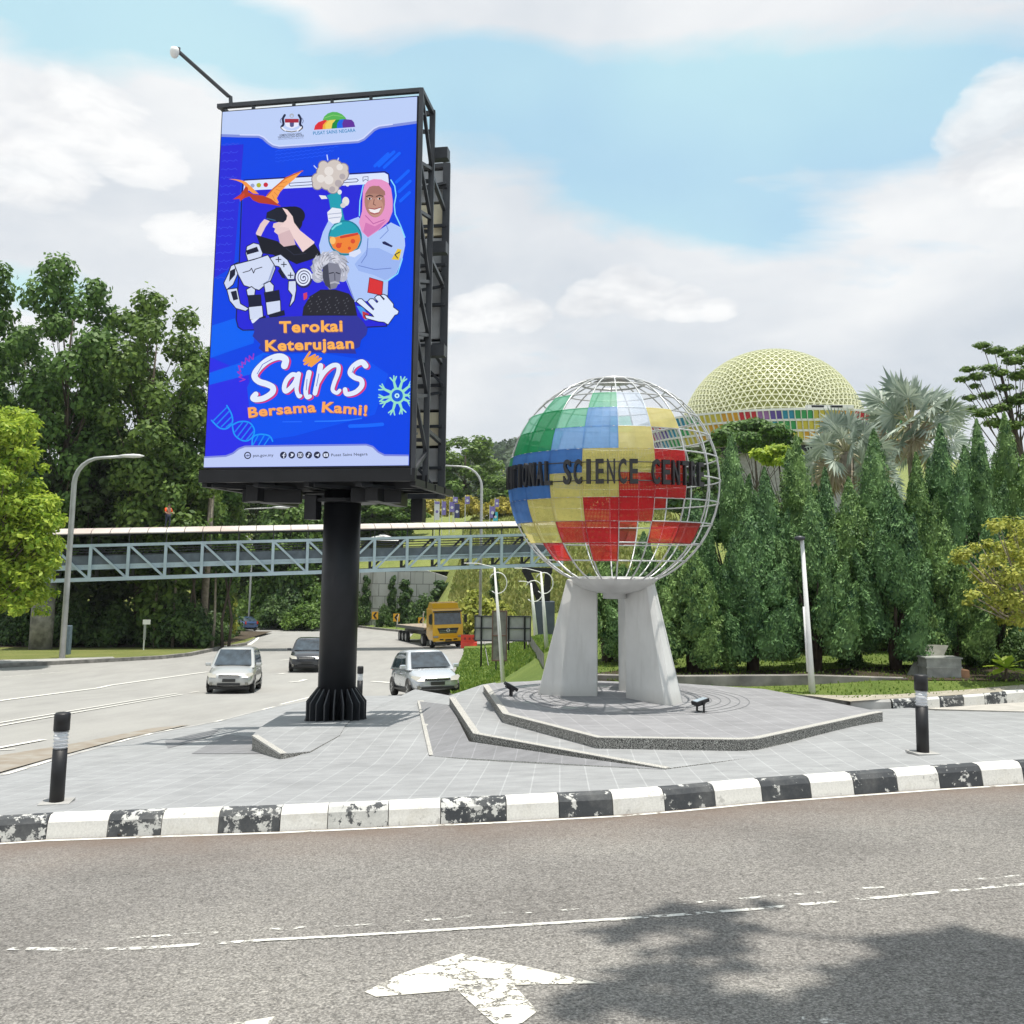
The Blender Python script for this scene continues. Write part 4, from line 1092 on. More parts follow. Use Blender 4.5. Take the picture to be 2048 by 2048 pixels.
for k in range(6):
    z = ST_ - .5 - k * 1.05
    f2.bar(B(SW * .75, N2 - .14, z), B(SW - .15, N2 - .14, z - .8 if k % 2 else z + .1), .05)
for k in range(4):
    z = ST_ - .9 - k * 1.55
    f2.bar(B(SW + .0, .85, z), B(SW - .2, N2 - .05, z), .07)
    f2.bar(B(.0, .85, z), B(.0, N2 - .05, z), .07)
f2.build('frame', M_DGREY, bb)
# boom with a camera on the top left corner
bm_ = MB()
p0 = B(.0, .1, ST_ + .12); p0 = Vector(U(462, 214, 15.4)); p1 = Vector(U(461, 196, 15.4)); p2 = Vector(U(358, 104, 15.0)); p3 = Vector(U(357, 96, 15.0))
bm_.tube([p0, p1 + Vector((0, 0, .02)), p1 + (p2 - p1) * .04, p2, p3], .035, 8)
boom = bm_.build('boom_arm', M_DGREY, bb)
cm = MB(); pc = Vector(U(349, 106, 14.9))
cm.lathe([(.02, .10), (.065, .09), (.075, .03), (.07, -.03), (.045, -.075), (.01, -.085)], 16, pc)
cm.bar(pc + Vector((0, 0, .06)), p2 + Vector((0, 0, .02)), .03)
cm.build('camera', M_WHITE, boom, smooth=True)

# ------------------------------------------------------------------ globe monument
GC = Vector(U(1227, 964, 15.62)); GR = 1.775
mono = thing('globe_monument', 'open steel globe sculpture with coloured panels on grey concrete legs', 'monument', (GC.x, GC.y, ZP))
def gp(lat, lon, r=GR):                # lon 0 faces the viewer, positive to the right
    a = radians(lat); b = radians(lon)
    return GC + Vector((r * cos(a) * sin(b), -r * cos(a) * cos(b), r * sin(a)))
M_ROD = mat('white_steel_rod', (.52, .53, .53), .35, .3, var=.1, scale=6)
lt = MB()
lats = [82, 72, 60, 48, 36, 24, 12, 0, -12, -24, -36, -48]
AZ = -math.degrees(atan2(GC.x, GC.y))  # the globe's frontal meridian faces the camera
L0 = 2.6 - AZ * 0
def lon(k): return L0 + 18 * k - math.degrees(atan2(GC.x, GC.y))
for la in lats:
    lt.tube([gp(la, t) for t in range(0, 361, 6)], .013 if la < 70 else .022, 6, cap=False)
for k in range(20):
    lt.tube([gp(la, lon(k)) for la in range(78, -72, -6)] + [gp(-71, lon(k))], .013, 6)
lt.lathe([(.34, 1.71), (.20, 1.735), (.02, 1.74)], 20, GC)
lattice = lt.build('lattice', M_ROD, mono, smooth=True)
def panelmat(name, rgb, alpha, perf=True):
    m = mat(name, rgb, .45, var=.12, scale=6, spec=.4)
    nt = m.node_tree; b = nt.nodes['Principled BSDF']; o = nt.nodes['Material Output']
    tl = nt.nodes.new('ShaderNodeBsdfTranslucent'); tl.inputs[0].default_value = (*[min(1, c * 1.25) for c in rgb], 1)
    m1 = nt.nodes.new('ShaderNodeMixShader'); m1.inputs[0].default_value = .45
    nt.links.new(b.outputs[0], m1.inputs[1]); nt.links.new(tl.outputs[0], m1.inputs[2])
    tr = nt.nodes.new('ShaderNodeBsdfTransparent'); tr.inputs[0].default_value = (*[min(1, .55 + c * .6) for c in rgb], 1)
    m2 = nt.nodes.new('ShaderNodeMixShader'); m2.inputs[0].default_value = 1 - alpha
    nt.links.new(m1.outputs[0], m2.inputs[1]); nt.links.new(tr.outputs[0], m2.inputs[2])
    last = m2.outputs[0]
    if perf:
        uv = nt.nodes.new('ShaderNodeUVMap'); uv.uv_map = 'panel'
        mp = nt.nodes.new('ShaderNodeMapping'); mp.inputs['Scale'].default_value = (1, 1, 1); nt.links.new(uv.outputs[0], mp.inputs[0])
        vo = nt.nodes.new('ShaderNodeTexVoronoi'); vo.inputs['Scale'].default_value = 24; vo.inputs['Randomness'].default_value = 0
        nt.links.new(mp.outputs[0], vo.inputs['Vector'])
        lt_ = nt.nodes.new('ShaderNodeMath'); lt_.operation = 'LESS_THAN'; lt_.inputs[1].default_value = .2
        nt.links.new(vo.outputs['Distance'], lt_.inputs[0])
        t2 = nt.nodes.new('ShaderNodeBsdfTransparent'); m3 = nt.nodes.new('ShaderNodeMixShader')
        nt.links.new(lt_.outputs[0], m3.inputs[0]); nt.links.new(last, m3.inputs[1]); nt.links.new(t2.outputs[0], m3.inputs[2]); last = m3.outputs[0]
    nt.links.new(last, o.inputs[0])
    return m
PC = {'g': panelmat('panel_green', (.012, .24, .085), .86, False), 'G': panelmat('panel_light_green', (.12, .46, .28), .66, False), 'b': panelmat('panel_blue', (.045, .15, .42), .93, False), 'B': panelmat('panel_light_blue', (.16, .34, .64), .84, False), 'P': panelmat('panel_pale', (.62, .70, .86), .5, False),
      'y': panelmat('panel_yellow', (.60, .52, .15), .94), 'Y': panelmat('panel_cream', (.66, .58, .22), .86, False), 'r': panelmat('panel_red', (.50, .014, .018), .96), 'R': panelmat('panel_dark_red', (.28, .012, .012), .85, False)}
grid = {   # row (upper ring index from lat 48) -> columns from -5
    48: '  G G', 36: ' GgGBPY', 24: ' ggBBY', 12: 'gbbbyyr', 0: 'bbbyyrr', -12: 'bbyyrr', -24: ' yyrr rR', -36: '  r r'}
names = {'g': 'green', 'G': 'pale green', 'b': 'blue', 'B': 'light blue', 'P': 'clear', 'y': 'yellow', 'Y': 'cream yellow', 'r': 'red', 'R': 'dark red'}
def panel(la, c, ch):
    mb = MB(); n = 4; m_ = 4; vs = []; uv = []
    for i in range(n + 1):
        for j in range(m_ + 1):
            vs.append(gp(la - 12 * i / n, lon(c) + 18 * j / m_, GR + .012)); uv.append((j / m_, i / n * .72))
    mb.add(vs, [(i * (m_ + 1) + j, (i + 1) * (m_ + 1) + j, (i + 1) * (m_ + 1) + j + 1, i * (m_ + 1) + j + 1) for i in range(n) for j in range(m_)])
    o = mb.build('coloured_panel', PC[ch], mono)
    ul = o.data.uv_layers.new(name='panel')
    for lp in o.data.loops: ul.data[lp.index].uv = uv[lp.vertex_index]
    o['label'] = names[ch] + ' perforated panel'
for la, row in grid.items():
    for i, ch in enumerate(row):
        if ch != ' ': panel(la, i - 5, ch)
for la, c, ch in ((12, 9, 'y'), (0, 8, 'r'), (0, 9, 'r'), (-12, 9, 'r'), (-12, 10, 'y'), (-24, 9, 'R'), (-24, 10, 'r'), (0, 11, 'y'), (-12, 11, 'y'), (12, 11, 'b'), (24, 11, 'B'), (24, 12, 'b'), (12, 12, 'g'), (24, 13, 'g'), (36, 10, 'P'), (36, 9, 'P'), (48, 10, 'P'), (48, 11, 'P'), (48, 9, 'G'), (48, 0, 'P'), (60, 10, 'P'), (36, 12, 'G')): panel(la, c, ch)
M_LET = mat('black_letter', (.018, .018, .02), .5, var=.2, scale=5)
lm = MB()
word = 'NATIONAL SCIENCE CENTRE'
a0, a1 = -73.3, 49.7
step_ = (a1 - a0) / len(word)
for i, ch in enumerate(word):
    if ch == ' ': continue
    vs, fs = text_mesh(ch, .022, .5)
    xm = (min(v[0] for v in vs) + max(v[0] for v in vs)) / 2; w0 = max(v[0] for v in vs) - min(v[0] for v in vs)
    ta = radians(a0 + step_ * (i + .5) - math.degrees(atan2(GC.x, GC.y)))
    t_ = Vector((cos(ta), sin(ta), 0)); nrm = Vector((sin(ta), -cos(ta), 0))
    wd = .062 if ch == 'I' else .122
    q = [GC + nrm * (GR + .045) + t_ * ((v[0] - xm) * wd / w0) + Vector((0, 0, -.165 + (v[1] / .73) * .375)) + nrm * (v[2] * .06) for v in vs]
    lm.add(q, fs)
for la in (-4.0, 5.0):
    lm.tube([gp(la, t - math.degrees(atan2(GC.x, GC.y)), GR + .03) for t in range(-74, 52, 6)], .009, 6)
lm.build('lettering', M_LET, mono)
# bowl and legs
bw = MB()
bw.lathe([(.02, .13), (.60, .15), (.72, .155), (.725, .12), (.64, .03), (.50, -.05), (.30, -.10), (.19, -.115), (.19, -.20), (.02, -.2)], 40, (GC.x, GC.y, -.42))
def m_legs():
    g = NT('grey_painted_concrete', .6)
    a = g.noise(3.2, 6, .65, (1, 2, 3), (2.6, 2.6, .35)); b = g.noise(1.1, 4, .6); f = g.noise(40, 3, .7)
    c = g.ramp(b, [(.3, (.56, .56, .545)), (.7, (.68, .68, .66))])
    c = g.mix(g.ramp(a, [(.50, 0.0), (.72, .35)]), c, (.42, .415, .39))
    sz = g.t.nodes.new('ShaderNodeSeparateXYZ'); g.t.links.new(g.co, sz.inputs[0])
    low = g.ramp(g.math('ADD', sz.outputs[2], g.math('MULTIPLY', a, .25)), [(.12, .45), (.34, 0.0)])
    c = g.mix(low, c, (.38, .365, .33))
    return g.done(c, f, .12, .004)
M_GREYC = m_legs()
bw.build('bowl', mat('bowl_metal', (.52, .52, .51), .45, .2, var=.1, scale=4), mono, smooth=True)
def Z4(x, y): return 980 + x * .2588, 1080 + y * .2588
def hull(name, pts, m, parent, bevel=.012):
    bm = bmesh.new()
    off = PARENT_OFF[parent.name]
    for p in pts: bm.verts.new(Vector(p) - Vector(off))
    r = bmesh.ops.convex_hull(bm, input=bm.verts[:])
    bmesh.ops.delete(bm, geom=[g for g in r['geom_interior'] if isinstance(g, bmesh.types.BMVert)], context='VERTS')
    bmesh.ops.dissolve_limit(bm, angle_limit=.02, verts=bm.verts[:], edges=bm.edges[:])
    me = bpy.data.meshes.new(name); bm.to_mesh(me); bm.free(); me.materials.append(m)
    o = bpy.data.objects.new(name, me); C.objects.link(o); o.parent = parent; PARENT_OFF[o.name] = off
    if bevel:
        b = o.modifiers.new('bevel', 'BEVEL'); b.width = bevel; b.segments = 2; b.limit_method = 'ANGLE'; b.angle_limit = radians(20)
    return o
def base(x, y): return onZ(*Z4(x, y), ZP - .01)
pB, pC, pA = base(570, 1212), base(828, 1212), base(368, 1206)
yb = pB.y
def top(x, y, Y): return Vector(U(*Z4(x, y), Y))
bk = Vector((.06, .55, 0))
f1, f2_, f3 = top(592, 306, yb + .12), top(826, 330, yb + .10), top(541, 520, yb + .05)
hull('leg', [pB, pC, pA + Vector((0, .10, 0)), f1, f2_, f3, pC + bk, pA + Vector((.15, .9, 0)), f2_ + bk, f1 + Vector((.05, .5, 0))], M_GREYC, mono)
q1, q2, q3, q0 = base(1050, 1226), base(1352, 1282), base(1415, 1284), base(1003, 1192)
r1, r2, r3 = top(1042, 330, q1.y + .02), top(1203, 318, q2.y + .40), top(1245, 322, q3.y + .42)
e_ = Vector((.22, .35, 0))
hull('leg', [q1, q2, q3, r1, r2, r3, q3 + e_, q1 + Vector((.30, .42, 0)), r1 + Vector((.28, .42, 0)), r3 + Vector((.1, .3, 0))], M_GREYC, mono)
k0, k1 = base(1000, 1190), base(1046, 1222)
k0 = Vector((q1.x - .02, q1.y + .85, ZP - .01))
hull('leg', [k0, k0 + Vector((.35, .0, 0)), k0 + Vector((.15, .95, 0)), k0 + Vector((.55, .85, 0)), k0 + Vector((0.0, 0, 1.9)), k0 + Vector((.35, 0, 1.9)), k0 + Vector((.1, .45, 1.9)), k0 + Vector((.45, .4, 1.9))], M_GREYC, mono)

# ------------------------------------------------------------------ lawns, verges, slopes and walls
def Lr(y): return interp(y, [(10, -2.43), (16, -2.42), (17.8, -2.37), (18.2, -2.24), (24, -2.22), (28, -2.3), (36, -2.9), (50, -4.2), (75, -5.8), (100, -6.4)])
def LW(x, y):
    w = sm(-1.5, 2.5, x); a = T(x, y) + .16
    return a + (Lr(y) - a) * w
LBR = ([-6, -3, -1.5, -.8, -.2, .3, .8, 1.3, 1.8, 2.5, 4, 6], [14, 15, 16, 17, 17.8, 18, 18.2, 20, 22, 24, 26, 28, 30, 33, 36, 38, 42, 46, 50, 55, 60, 65, 70, 75, 80, 90])
lawn_px = [(1515, 1379), (1612, 1391), (1692, 1399), (1790, 1396), (1880, 1390), (1960, 1383), (2048, 1376), (2400, 1345)]
front = xy(lawn_px, LW)
lawn_xy = [(-2.6, 33.5), (-1.8, 30), (-1.0, 26), (.4, 20), (1.6, 18.3), (3.4, 17.4)] + front + [(40, 24), (46, 60), (30, 88), (5, 80)]
lawn_left = xy([(1048, 1281), (983, 1286), (929, 1290), (926, 1310), (914, 1335), (905, 1360), (898, 1385)], LW)
structure(drape('lawn', lawn_left[::-1][:0] + lawn_xy + lawn_left, LW, 0, M_GRASS, LBR, .5, M_CONC))
structure(drape('side_road', xy([(1640, 1392), (1700, 1402), (1870, 1418), (2048, 1423), (2400, 1432), (2500, 1350), (2048, 1374), (1800, 1392)], lambda x, y: PV(x, y) - .03), lambda x, y: PV(x, y) - .03, 0, mat('pale_asphalt', (.42, .40, .365), .9, var=.12, scale=4), PBR, .3))
# dark brown sheet painting in the conifers' shade on the lawn
structure(drape('soil_shade_bed', [(1.2, 18.25), (14.5, 18.25), (20, 19), (20, 22.6), (14, 21.4), (9, 20.9), (6, 19.6), (3.4, 19.9), (1.2, 19.5)], LW, .015, M_SOIL_SHADE, LBR))
# dark low retaining wall in front of the conifers
def wall_path(name, top_px, bot_px, zf_top, thick, m, label, cat):
    mb = MB(); W = []
    for (a, b) in zip(top_px, bot_px):
        q = hit(b[0], b[1], LW); W.append((q, Vector(U(a[0], a[1], q.y))))
    for (q0, t0), (q1, t1) in zip(W, W[1:]):
        d = Vector((0, thick, 0))
        z0 = Vector((q0.x, q0.y, q0.z - .3)); z1 = Vector((q1.x, q1.y, q1.z - .3))
        t0 = Vector((q0.x, q0.y, max(t0.z, q0.z + .03))); t1 = Vector((q1.x, q1.y, max(t1.z, q1.z + .03)))
        mb.add([z0, z1, t1, t0, z0 + d, z1 + d, t1 + d, t0 + d], [(0, 1, 2, 3), (3, 2, 6, 7), (4, 7, 6, 5), (0, 3, 7, 4), (1, 5, 6, 2), (0, 4, 5, 1)])
    o = mb.build(name, m, weld=True)
    return tag(o, label, cat)
wall_path('retaining_wall', [(1180, 1350), (1348, 1353), (1493, 1352), (1609, 1351), (1710, 1354), (1815, 1358)], [(1180, 1366), (1348, 1371), (1493, 1373), (1616, 1370), (1710, 1364), (1815, 1360)], None, .22, M_CONCD, 'long low mossy dark concrete wall in front of the conifers', 'wall')
wall_path('retaining_wall', [(1052, 1268), (1064, 1270), (1078, 1290), (1093, 1309)], [(1048, 1284), (1060, 1290), (1073, 1315), (1088, 1338)], None, .25, M_CONCD, 'short stained concrete wall edging the lawn left of the globe legs', 'wall')
# striped kerb across the side road
k2 = [(1692, 1399), (1773, 1398), (1821, 1395.5), (1865, 1392), (1913, 1389), (1954, 1386), (2000, 1382), (2037, 1379), (2075, 1376), (2115, 1372), (2160, 1368)]
k2w = [hit(px, py, LW) for px, py in k2]
kb = MB()
for i, (a, b) in enumerate(zip(k2w, k2w[1:])):
    d = (b - a).normalized() * .003; n_ = Vector(((b - a).y, -(b - a).x, 0)).normalized()
    a = a + d + Vector((0, 0, .012)); b = b - d + Vector((0, 0, .012)); lo = Vector((0, 0, -.3))
    q = [a, b, b + n_ * .13, a + n_ * .13]; q2 = [b + n_ * .16 + Vector((0, 0, -.04)), a + n_ * .16 + Vector((0, 0, -.04))]
    kb.add(q + q2 + [q2[0] + lo, q2[1] + lo], [(0, 1, 2, 3), (3, 2, 4, 5), (5, 4, 6, 7), (0, 3, 5), (1, 4, 2)], 2 if i == 0 else 1 if i % 2 else 0)
structure(kb.build('kerb', [M_KW, M_KB2, M_CONC]))
structure(drape('brick_edging', xy([(1600, 1391), (1700, 1405), (1775, 1400), (1900, 1393), (2048, 1380), (2200, 1366), (2200, 1360), (2048, 1371), (1900, 1383), (1790, 1391), (1690, 1393)], LW), LW, .02, m_tile('brick_edging', (.36, .33, .27), radians(40)), LBR))

# left verge and the strip beyond the bend
VBR = ([-60, -40, -20, -6, 0, 6], [p[0] for p in GT] + [20, 60, 65, 75, 85, 90, 95])
verge = xy([(-300, 1352), (0, 1333), (231, 1321), (320, 1316), (377, 1310), (441, 1297), (490, 1289), (511, 1279), (497, 1272), (470, 1266), (420, 1262)], T)
structure(drape('grass_verge', verge + [(-50, 96), (-160, 96), (-160, 40)], T, .16, M_GRASSV, VBR, .4, M_CONC))
structure(drape('kerb', strip(resample(xy([(-300, 1354), (0, 1335), (231, 1323), (320, 1318), (377, 1312), (441, 1298.5), (490, 1290.5)], T), 4), .35), T, .2, M_CONCD, VBR, .4))
structure(drape('path', xy([(-100, 1330), (60, 1326), (232, 1317), (225, 1314), (60, 1319), (-100, 1322)], lambda x, y: T(x, y) + .16), T, .175, M_CONC, VBR))
far_px = [(380, 1236), (430, 1236), (510, 1237), (640, 1246.6), (718, 1254.7), (804, 1264), (880, 1276), (960, 1280), (1048, 1279)]
fx = xy(far_px, T)
structure(drape('grass_verge', fx + [(30, 95), (30, 130), (-90, 130), (-90, 112)], T, .17, M_GRASS, VBR, .4, M_CONCD))
structure(drape('kerb', strip(resample(fx, 3), .4), T, .2, M_CONCD, VBR, .4))
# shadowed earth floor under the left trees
structure(drape('soil_shade_bed', [(-160, 66), (-60, 66), (-30, 67.5), (-23.5, 69), (-22, 74), (-24, 95), (-160, 95)], T, .19, M_SOIL_SHADE, VBR))

def HR(y): return interp(y, [(66, -5.95), (85, -5.6), (95, -3), (110, 1), (125, 5), (150, 8), (200, 13), (300, 22), (700, 30)])
def HL(y): return interp(y, [(112, -1.55), (125, 2.5), (137, 5.0), (150, 7), (200, 11), (300, 18), (700, 26)])
def HLb(y): return interp(y, [(109, -6.4), (113, -4.2), (118, -.8), (125, 2.4), (137, 5.0), (150, 7), (200, 11), (300, 18), (700, 26)])
g = MB()
yy = [66, 75, 85, 90, 95, 102, 110, 118, 125, 137, 150, 175, 200, 300, 500]
xx = [-10, -7.5, -5.5, -3, 0, 4, 8, 14, 22, 34, 60, 120, 300]
def hz(x, y):
    b = HR(y) + .5 * sin(x * .31 + y * .05) + .3 * sin(y * .23 + x * .11)
    b -= (1 - sm(-2, 3, x)) * (1 - sm(84, 93, y)) * 2.2
    if x < -5.5:
        lo = T(x, y) - .5 if y < 112 else HL(y) - .3
        b = lo + (b - lo) * sm(-10, -5.5, x)
    return b + .03 * max(0, x - 5) * sm(60, 90, y) * 1.0
g.add([(x, y, hz(x, y)) for y in yy for x in xx], [(j * len(xx) + i, j * len(xx) + i + 1, (j + 1) * len(xx) + i + 1, (j + 1) * len(xx) + i) for j in range(len(yy) - 1) for i in range(len(xx) - 1)])
structure(g.build('hill', M_HILL, smooth=True))
for xx, yy, fz in (([-20.5, -16, -11, -6.0], [112.5, 116, 120, 125, 137, 150, 175, 200, 300, 500], HL), ([-200, -110, -60, -45, -36, -30, -25, -20.5], [109, 113, 118, 125, 137, 150, 175, 200, 300, 500], HLb)):
    g = MB()
    g.add([(x, y, fz(y) + .4 * sin(x * .4 + y * .1) * sm(112, 118, y) - (0 if x > -24 else .05 * (-24 - x) * sm(110, 130, y))) for y in yy for x in xx], [(j * len(xx) + i, j * len(xx) + i + 1, (j + 1) * len(xx) + i + 1, (j + 1) * len(xx) + i) for j in range(len(yy) - 1) for i in range(len(xx) - 1)])
    structure(g.build('hill', M_HILL, smooth=True))
# block wall beyond the road
def m_blockwall():
    g = NT('block_wall', .85)
    mp = g.t.nodes.new('ShaderNodeMapping'); mp.inputs['Rotation'].default_value = (pi / 2, 0, 0); g.t.links.new(g.co, mp.inputs[0])
    n = g.t.nodes.new('ShaderNodeTexBrick'); n.inputs['Scale'].default_value = 1; n.inputs['Brick Width'].default_value = 1.5; n.inputs['Row Height'].default_value = 1.45
    n.inputs['Mortar Size'].default_value = .035; n.inputs['Color1'].default_value = (.52, .52, .50, 1); n.inputs['Color2'].default_value = (.44, .44, .42, 1); n.inputs['Mortar'].default_value = (.14, .14, .13, 1)
    g.t.links.new(mp.outputs[0], n.inputs[0])
    st = g.ramp(g.noise(.8, 5, .65, (2, 0, 1), (1, 1, .22)), [(.48, 0.0), (.66, .6)])
    c = g.mix(st, n.outputs['Color'], (.22, .20, .16))
    return g.done(c, n.outputs['Fac'], .4, .03)
wl = MB()
tops = [(-20.6, -1.3), (-16, -1.3), (-10, -1.3), (-8, -1.9), (-5.6, -2.9)]
wl.add([(x, 111.8, T(x, 112) - .5) for x, z in tops] + [(x, 111.8, z) for x, z in tops] + [(x, 112.6, z) for x, z in tops] + [(x, 112.6, T(x, 112) - .5) for x, z in tops],
       [(i, i + 1, i + 6, i + 5) for i in range(4)] + [(5 + i, 6 + i, 11 + i, 10 + i) for i in range(4)] + [(4, 19, 14, 9), (0, 5, 10, 15)])
cp = wl.build('block_wall', m_blockwall())
tag(cp, 'tall pale concrete block wall below the hill beyond the road', 'wall')
# road up the hill
structure(drape('road', xy([(925, 1050), (950, 1036), (985, 1028), (1040, 1024), (1100, 1028), (1100, 1046), (1040, 1052)], hz), hz, .08, mat('concrete_road', (.46, .455, .44), .9, var=.1, scale=.6), ([-6 + i * 2 for i in range(16)], [100 + 3 * i for i in range(20)])))

# ------------------------------------------------------------------ footbridge
M_BLUE = mat('blue_grey_steel', (.42, .52, .58), .5, var=.12, scale=.8)
M_BLUED = mat('blue_grey_mesh_panel', (.10, .125, .15), .6, var=.2, scale=2)
M_ROOFB = mat('weathered_roof_sheet', (.60, .585, .56), .7, var=.1, scale=.3, col2=(.47, .385, .34))
yL, yR = 64.0, 72.5
def bx_(px): return (px - 118) / (1050 - 118)
PT0, PT1 = Vector(U(118, 1092.6, yL)), Vector(U(1050, 1069.6, yR))
PB0, PB1 = Vector(U(118, 1161, yL)), Vector(U(1050, 1131, yR))
PR0, PR1 = Vector(U(118, 1063, yL)), Vector(U(1050, 1047, yR))
axis = (PT1 - PT0); axis.z = 0; L_ = axis.length; ax = axis / L_
bkv = Vector((-ax.y, ax.x, 0)); bkv = bkv if bkv.y > 0 else -bkv
WID = 2.9
def brp(t, z, w=0.0):                   # t 0..1 left to right; z 0 bottom chord, 1 top chord
    a = PB0.lerp(PB1, t); b = PT0.lerp(PT1, t)
    p = a.lerp(b, z); q = PB0 + (PT1 - PT0) * t
    return Vector((q.x, q.y, p.z)) + bkv * w
bridge = thing('footbridge', 'covered blue-grey steel truss footbridge crossing the road', 'footbridge', tuple(brp(.5, 0) + Vector((0, 0, -5))))
NB = 16; tA, tB = -.09, 1.085
tt = [tA + (tB - tA) * i / NB for i in range(NB + 1)]
mid = NB // 2 + 1
for w, m in ((0, M_BLUE), (WID, M_DGREY)):
    tr = MB()
    tr.bar(brp(tA, 0, w), brp(tB, 0, w), .22, .26); tr.bar(brp(tA, 1, w), brp(tB, 1, w), .20, .20)
    for i, t in enumerate(tt):
        tr.bar(brp(t, 0, w), brp(t, 1, w), .24, .2, up=ax)
        if i < NB:
            a, b = ((t, 1), (tt[i + 1], 0)) if i < mid else ((t, 0), (tt[i + 1], 1))
            tr.bar(brp(a[0], a[1], w), brp(b[0], b[1], w), .15, .14, up=bkv)
    tr.build('truss', m, bridge)
dk = MB()
dk.bar(brp(tA, .36, WID / 2), brp(tB, .36, WID / 2), WID - .2, .18); dk.build('deck', M_CONCD, bridge)
for w in (.14, WID - .14):
    e = MB(); e.bar(brp(tA, .36, w), brp(tB, .36, w), .08, .34); e.build('edge_beam', M_BLUE, bridge)
    k_ = MB(); k_.bar(brp(tA, .56, w), brp(tB, .56, w), .04, .62); k_.build('kick_panel', M_BLUED, bridge)
    hr = MB()
    for z in (.72, .80, .88): hr.bar(brp(tA, z, w + .03), brp(tB, z, w + .03), .045)
    hr.build('handrail', M_DGREY, bridge)
rz = lambda t: PR0.lerp(PR1, t).z
def rfp(t, w, dz=0): q = brp(t, 0, w); return Vector((q.x, q.y, rz(t) + dz))
rf = MB(); n = 32
for i in range(n):
    t0 = tA + (tB - tA) * i / n; t1 = tA + (tB - tA) * (i + .965) / n
    ws = [-.35, -.05, .6, WID / 2, WID - .6, WID + .05, WID + .35]; hs = [-.16, .02, .17, .24, .17, .02, -.16]
    vs = [rfp(t, w, h + d) for t in (t0, t1) for d in (0, -.06) for w, h in zip(ws, hs)]
    k = 7
    fs = [(j, j + 1, 2 * k + j + 1, 2 * k + j) for j in range(k - 1)] + [(k + j, 3 * k + j, 3 * k + j + 1, k + j + 1) for j in range(k - 1)]
    fs += [(0, k, k + 1, 1), (0, 2 * k, 3 * k, k), (k - 1, 2 * k - 1, 4 * k - 1, 3 * k - 1)] + [(j, k + j, k + j + 1, j + 1) for j in range(1, k - 1)] + [(2 * k + j, 2 * k + j + 1, 3 * k + j + 1, 3 * k + j) for j in range(k - 1)]
    rf.add(vs, fs)
rf.build('roof', M_ROOFB, bridge)
for w in (-.3, WID + .3):
    e = MB(); e.bar(rfp(tA, w, -.22), rfp(tB, w, -.22), .07, .1); e.build('roof_beam', M_DGREY, bridge)
for i, t in enumerate(tt[::1]):
    for w in (0, WID):
        ps = MB(); ps.bar(brp(t, 1, w), rfp(t, w, -.02), .07, .07, up=ax); ps.build('roof_post', M_DGREY, bridge)
# V shaped pier at the far end
pv = MB()
tp = (1072 - 118) / (1050 - 118) * 1.0
gz = LW(2.5, 66)
fo = Vector(U(1086, 1278, 71)); fo.z = LW(fo.x, 71)
a_, b_ = Vector(U(1052, 1142, 71)), Vector(U(1096, 1144, 71))
pv.bar(a_, fo + Vector((-.1, 0, 2.4)), .55, .6, up=(0, 1, 0)); pv.bar(b_, fo + Vector((.25, 0, 2.4)), .5, .6, up=(0, 1, 0)); pv.bar(a_ + Vector((-.3, 0, .1)), b_ + Vector((.3, 0, .1)), .7, .4)
pv.build('pier_arm', M_BLACK, bridge)
pb = MB(); pb.box(fo + Vector((.1, 0, .9)), (1.5, 1.3, 3.2)); pb.build('pier', mat('dark_blue_pier', (.055, .07, .095), .7, var=.2, scale=1), bridge, bevel=.04)
pl = MB(); q = brp(-.035, 0, WID / 2); pl.lathe([(.75, 0), (.75, q.z - T(q.x, q.y) + .2)], 20, (q.x, q.y, T(q.x, q.y) - .2)); pl.build('pier', M_CONCD, bridge, smooth=True)

# ------------------------------------------------------------------ lamps, poles, signs
M_GALV = mat('galvanised_pole', (.42, .43, .43), .45, .25, var=.12, scale=2)
M_LAMPH = mat('lamp_housing', (.66, .67, .66), .4, var=.05)
def road_lamp(foot, H, reach, dirx, label, diry=0.0, group='tall curved road lamps', r=.11):
    foot = Vector(foot)
    t = thing('street_lamp', label, 'street lamp', tuple(foot), group)
    d = Vector((dirx, diry, 0)).normalized()
    R_ = H * .13
    pts = [foot + Vector((0, 0, -.1)), foot + Vector((0, 0, .35 * H)), foot + Vector((0, 0, H - R_))]
    for a in range(15, 91, 15): pts.append(foot + Vector((0, 0, H - R_)) + d * (R_ * (1 - cos(radians(a)))) + Vector((0, 0, R_ * sin(radians(a)))))
    pts.append(pts[-1] + d * (reach - R_) + Vector((0, 0, .10)))
    n = len(pts)
    MB().tube(pts, [r * (1.15 - .6 * i / (n - 1)) for i in range(n)], 10).build('pole', M_GALV, t, smooth=True)
    e = pts[-1]; hm = MB(); s_ = Vector((-d.y, d.x, 0))
    prof = [(-.25, .06, .05), (.1, .16, .10), (.6, .22, .13), (1.0, .17, .10), (1.25, .05, .03)]
    vs = []
    for u, wv, hh in prof:
        for k in range(10):
            a = 2 * pi * k / 10; vs.append(e + d * u + s_ * (wv * cos(a)) + Vector((0, 0, hh * sin(a) + .03)))
    hm.add(vs, [(i * 10 + k, i * 10 + (k + 1) % 10, (i + 1) * 10 + (k + 1) % 10, (i + 1) * 10 + k) for i in range(4) for k in range(10)] + [tuple(range(9, -1, -1)), tuple(range(40, 50))])
    hm.build('lamp_head', M_LAMPH, t, smooth=True)
    return t
vz = lambda x, y: T(x, y) + .16
f = hit(124, 1317, vz); sc_ = f.y / F
lamp1 = road_lamp(f, 395 * sc_, 95 * sc_, 1, 'large grey curved road lamp on the grass verge beside the bright green tree', r=.15)
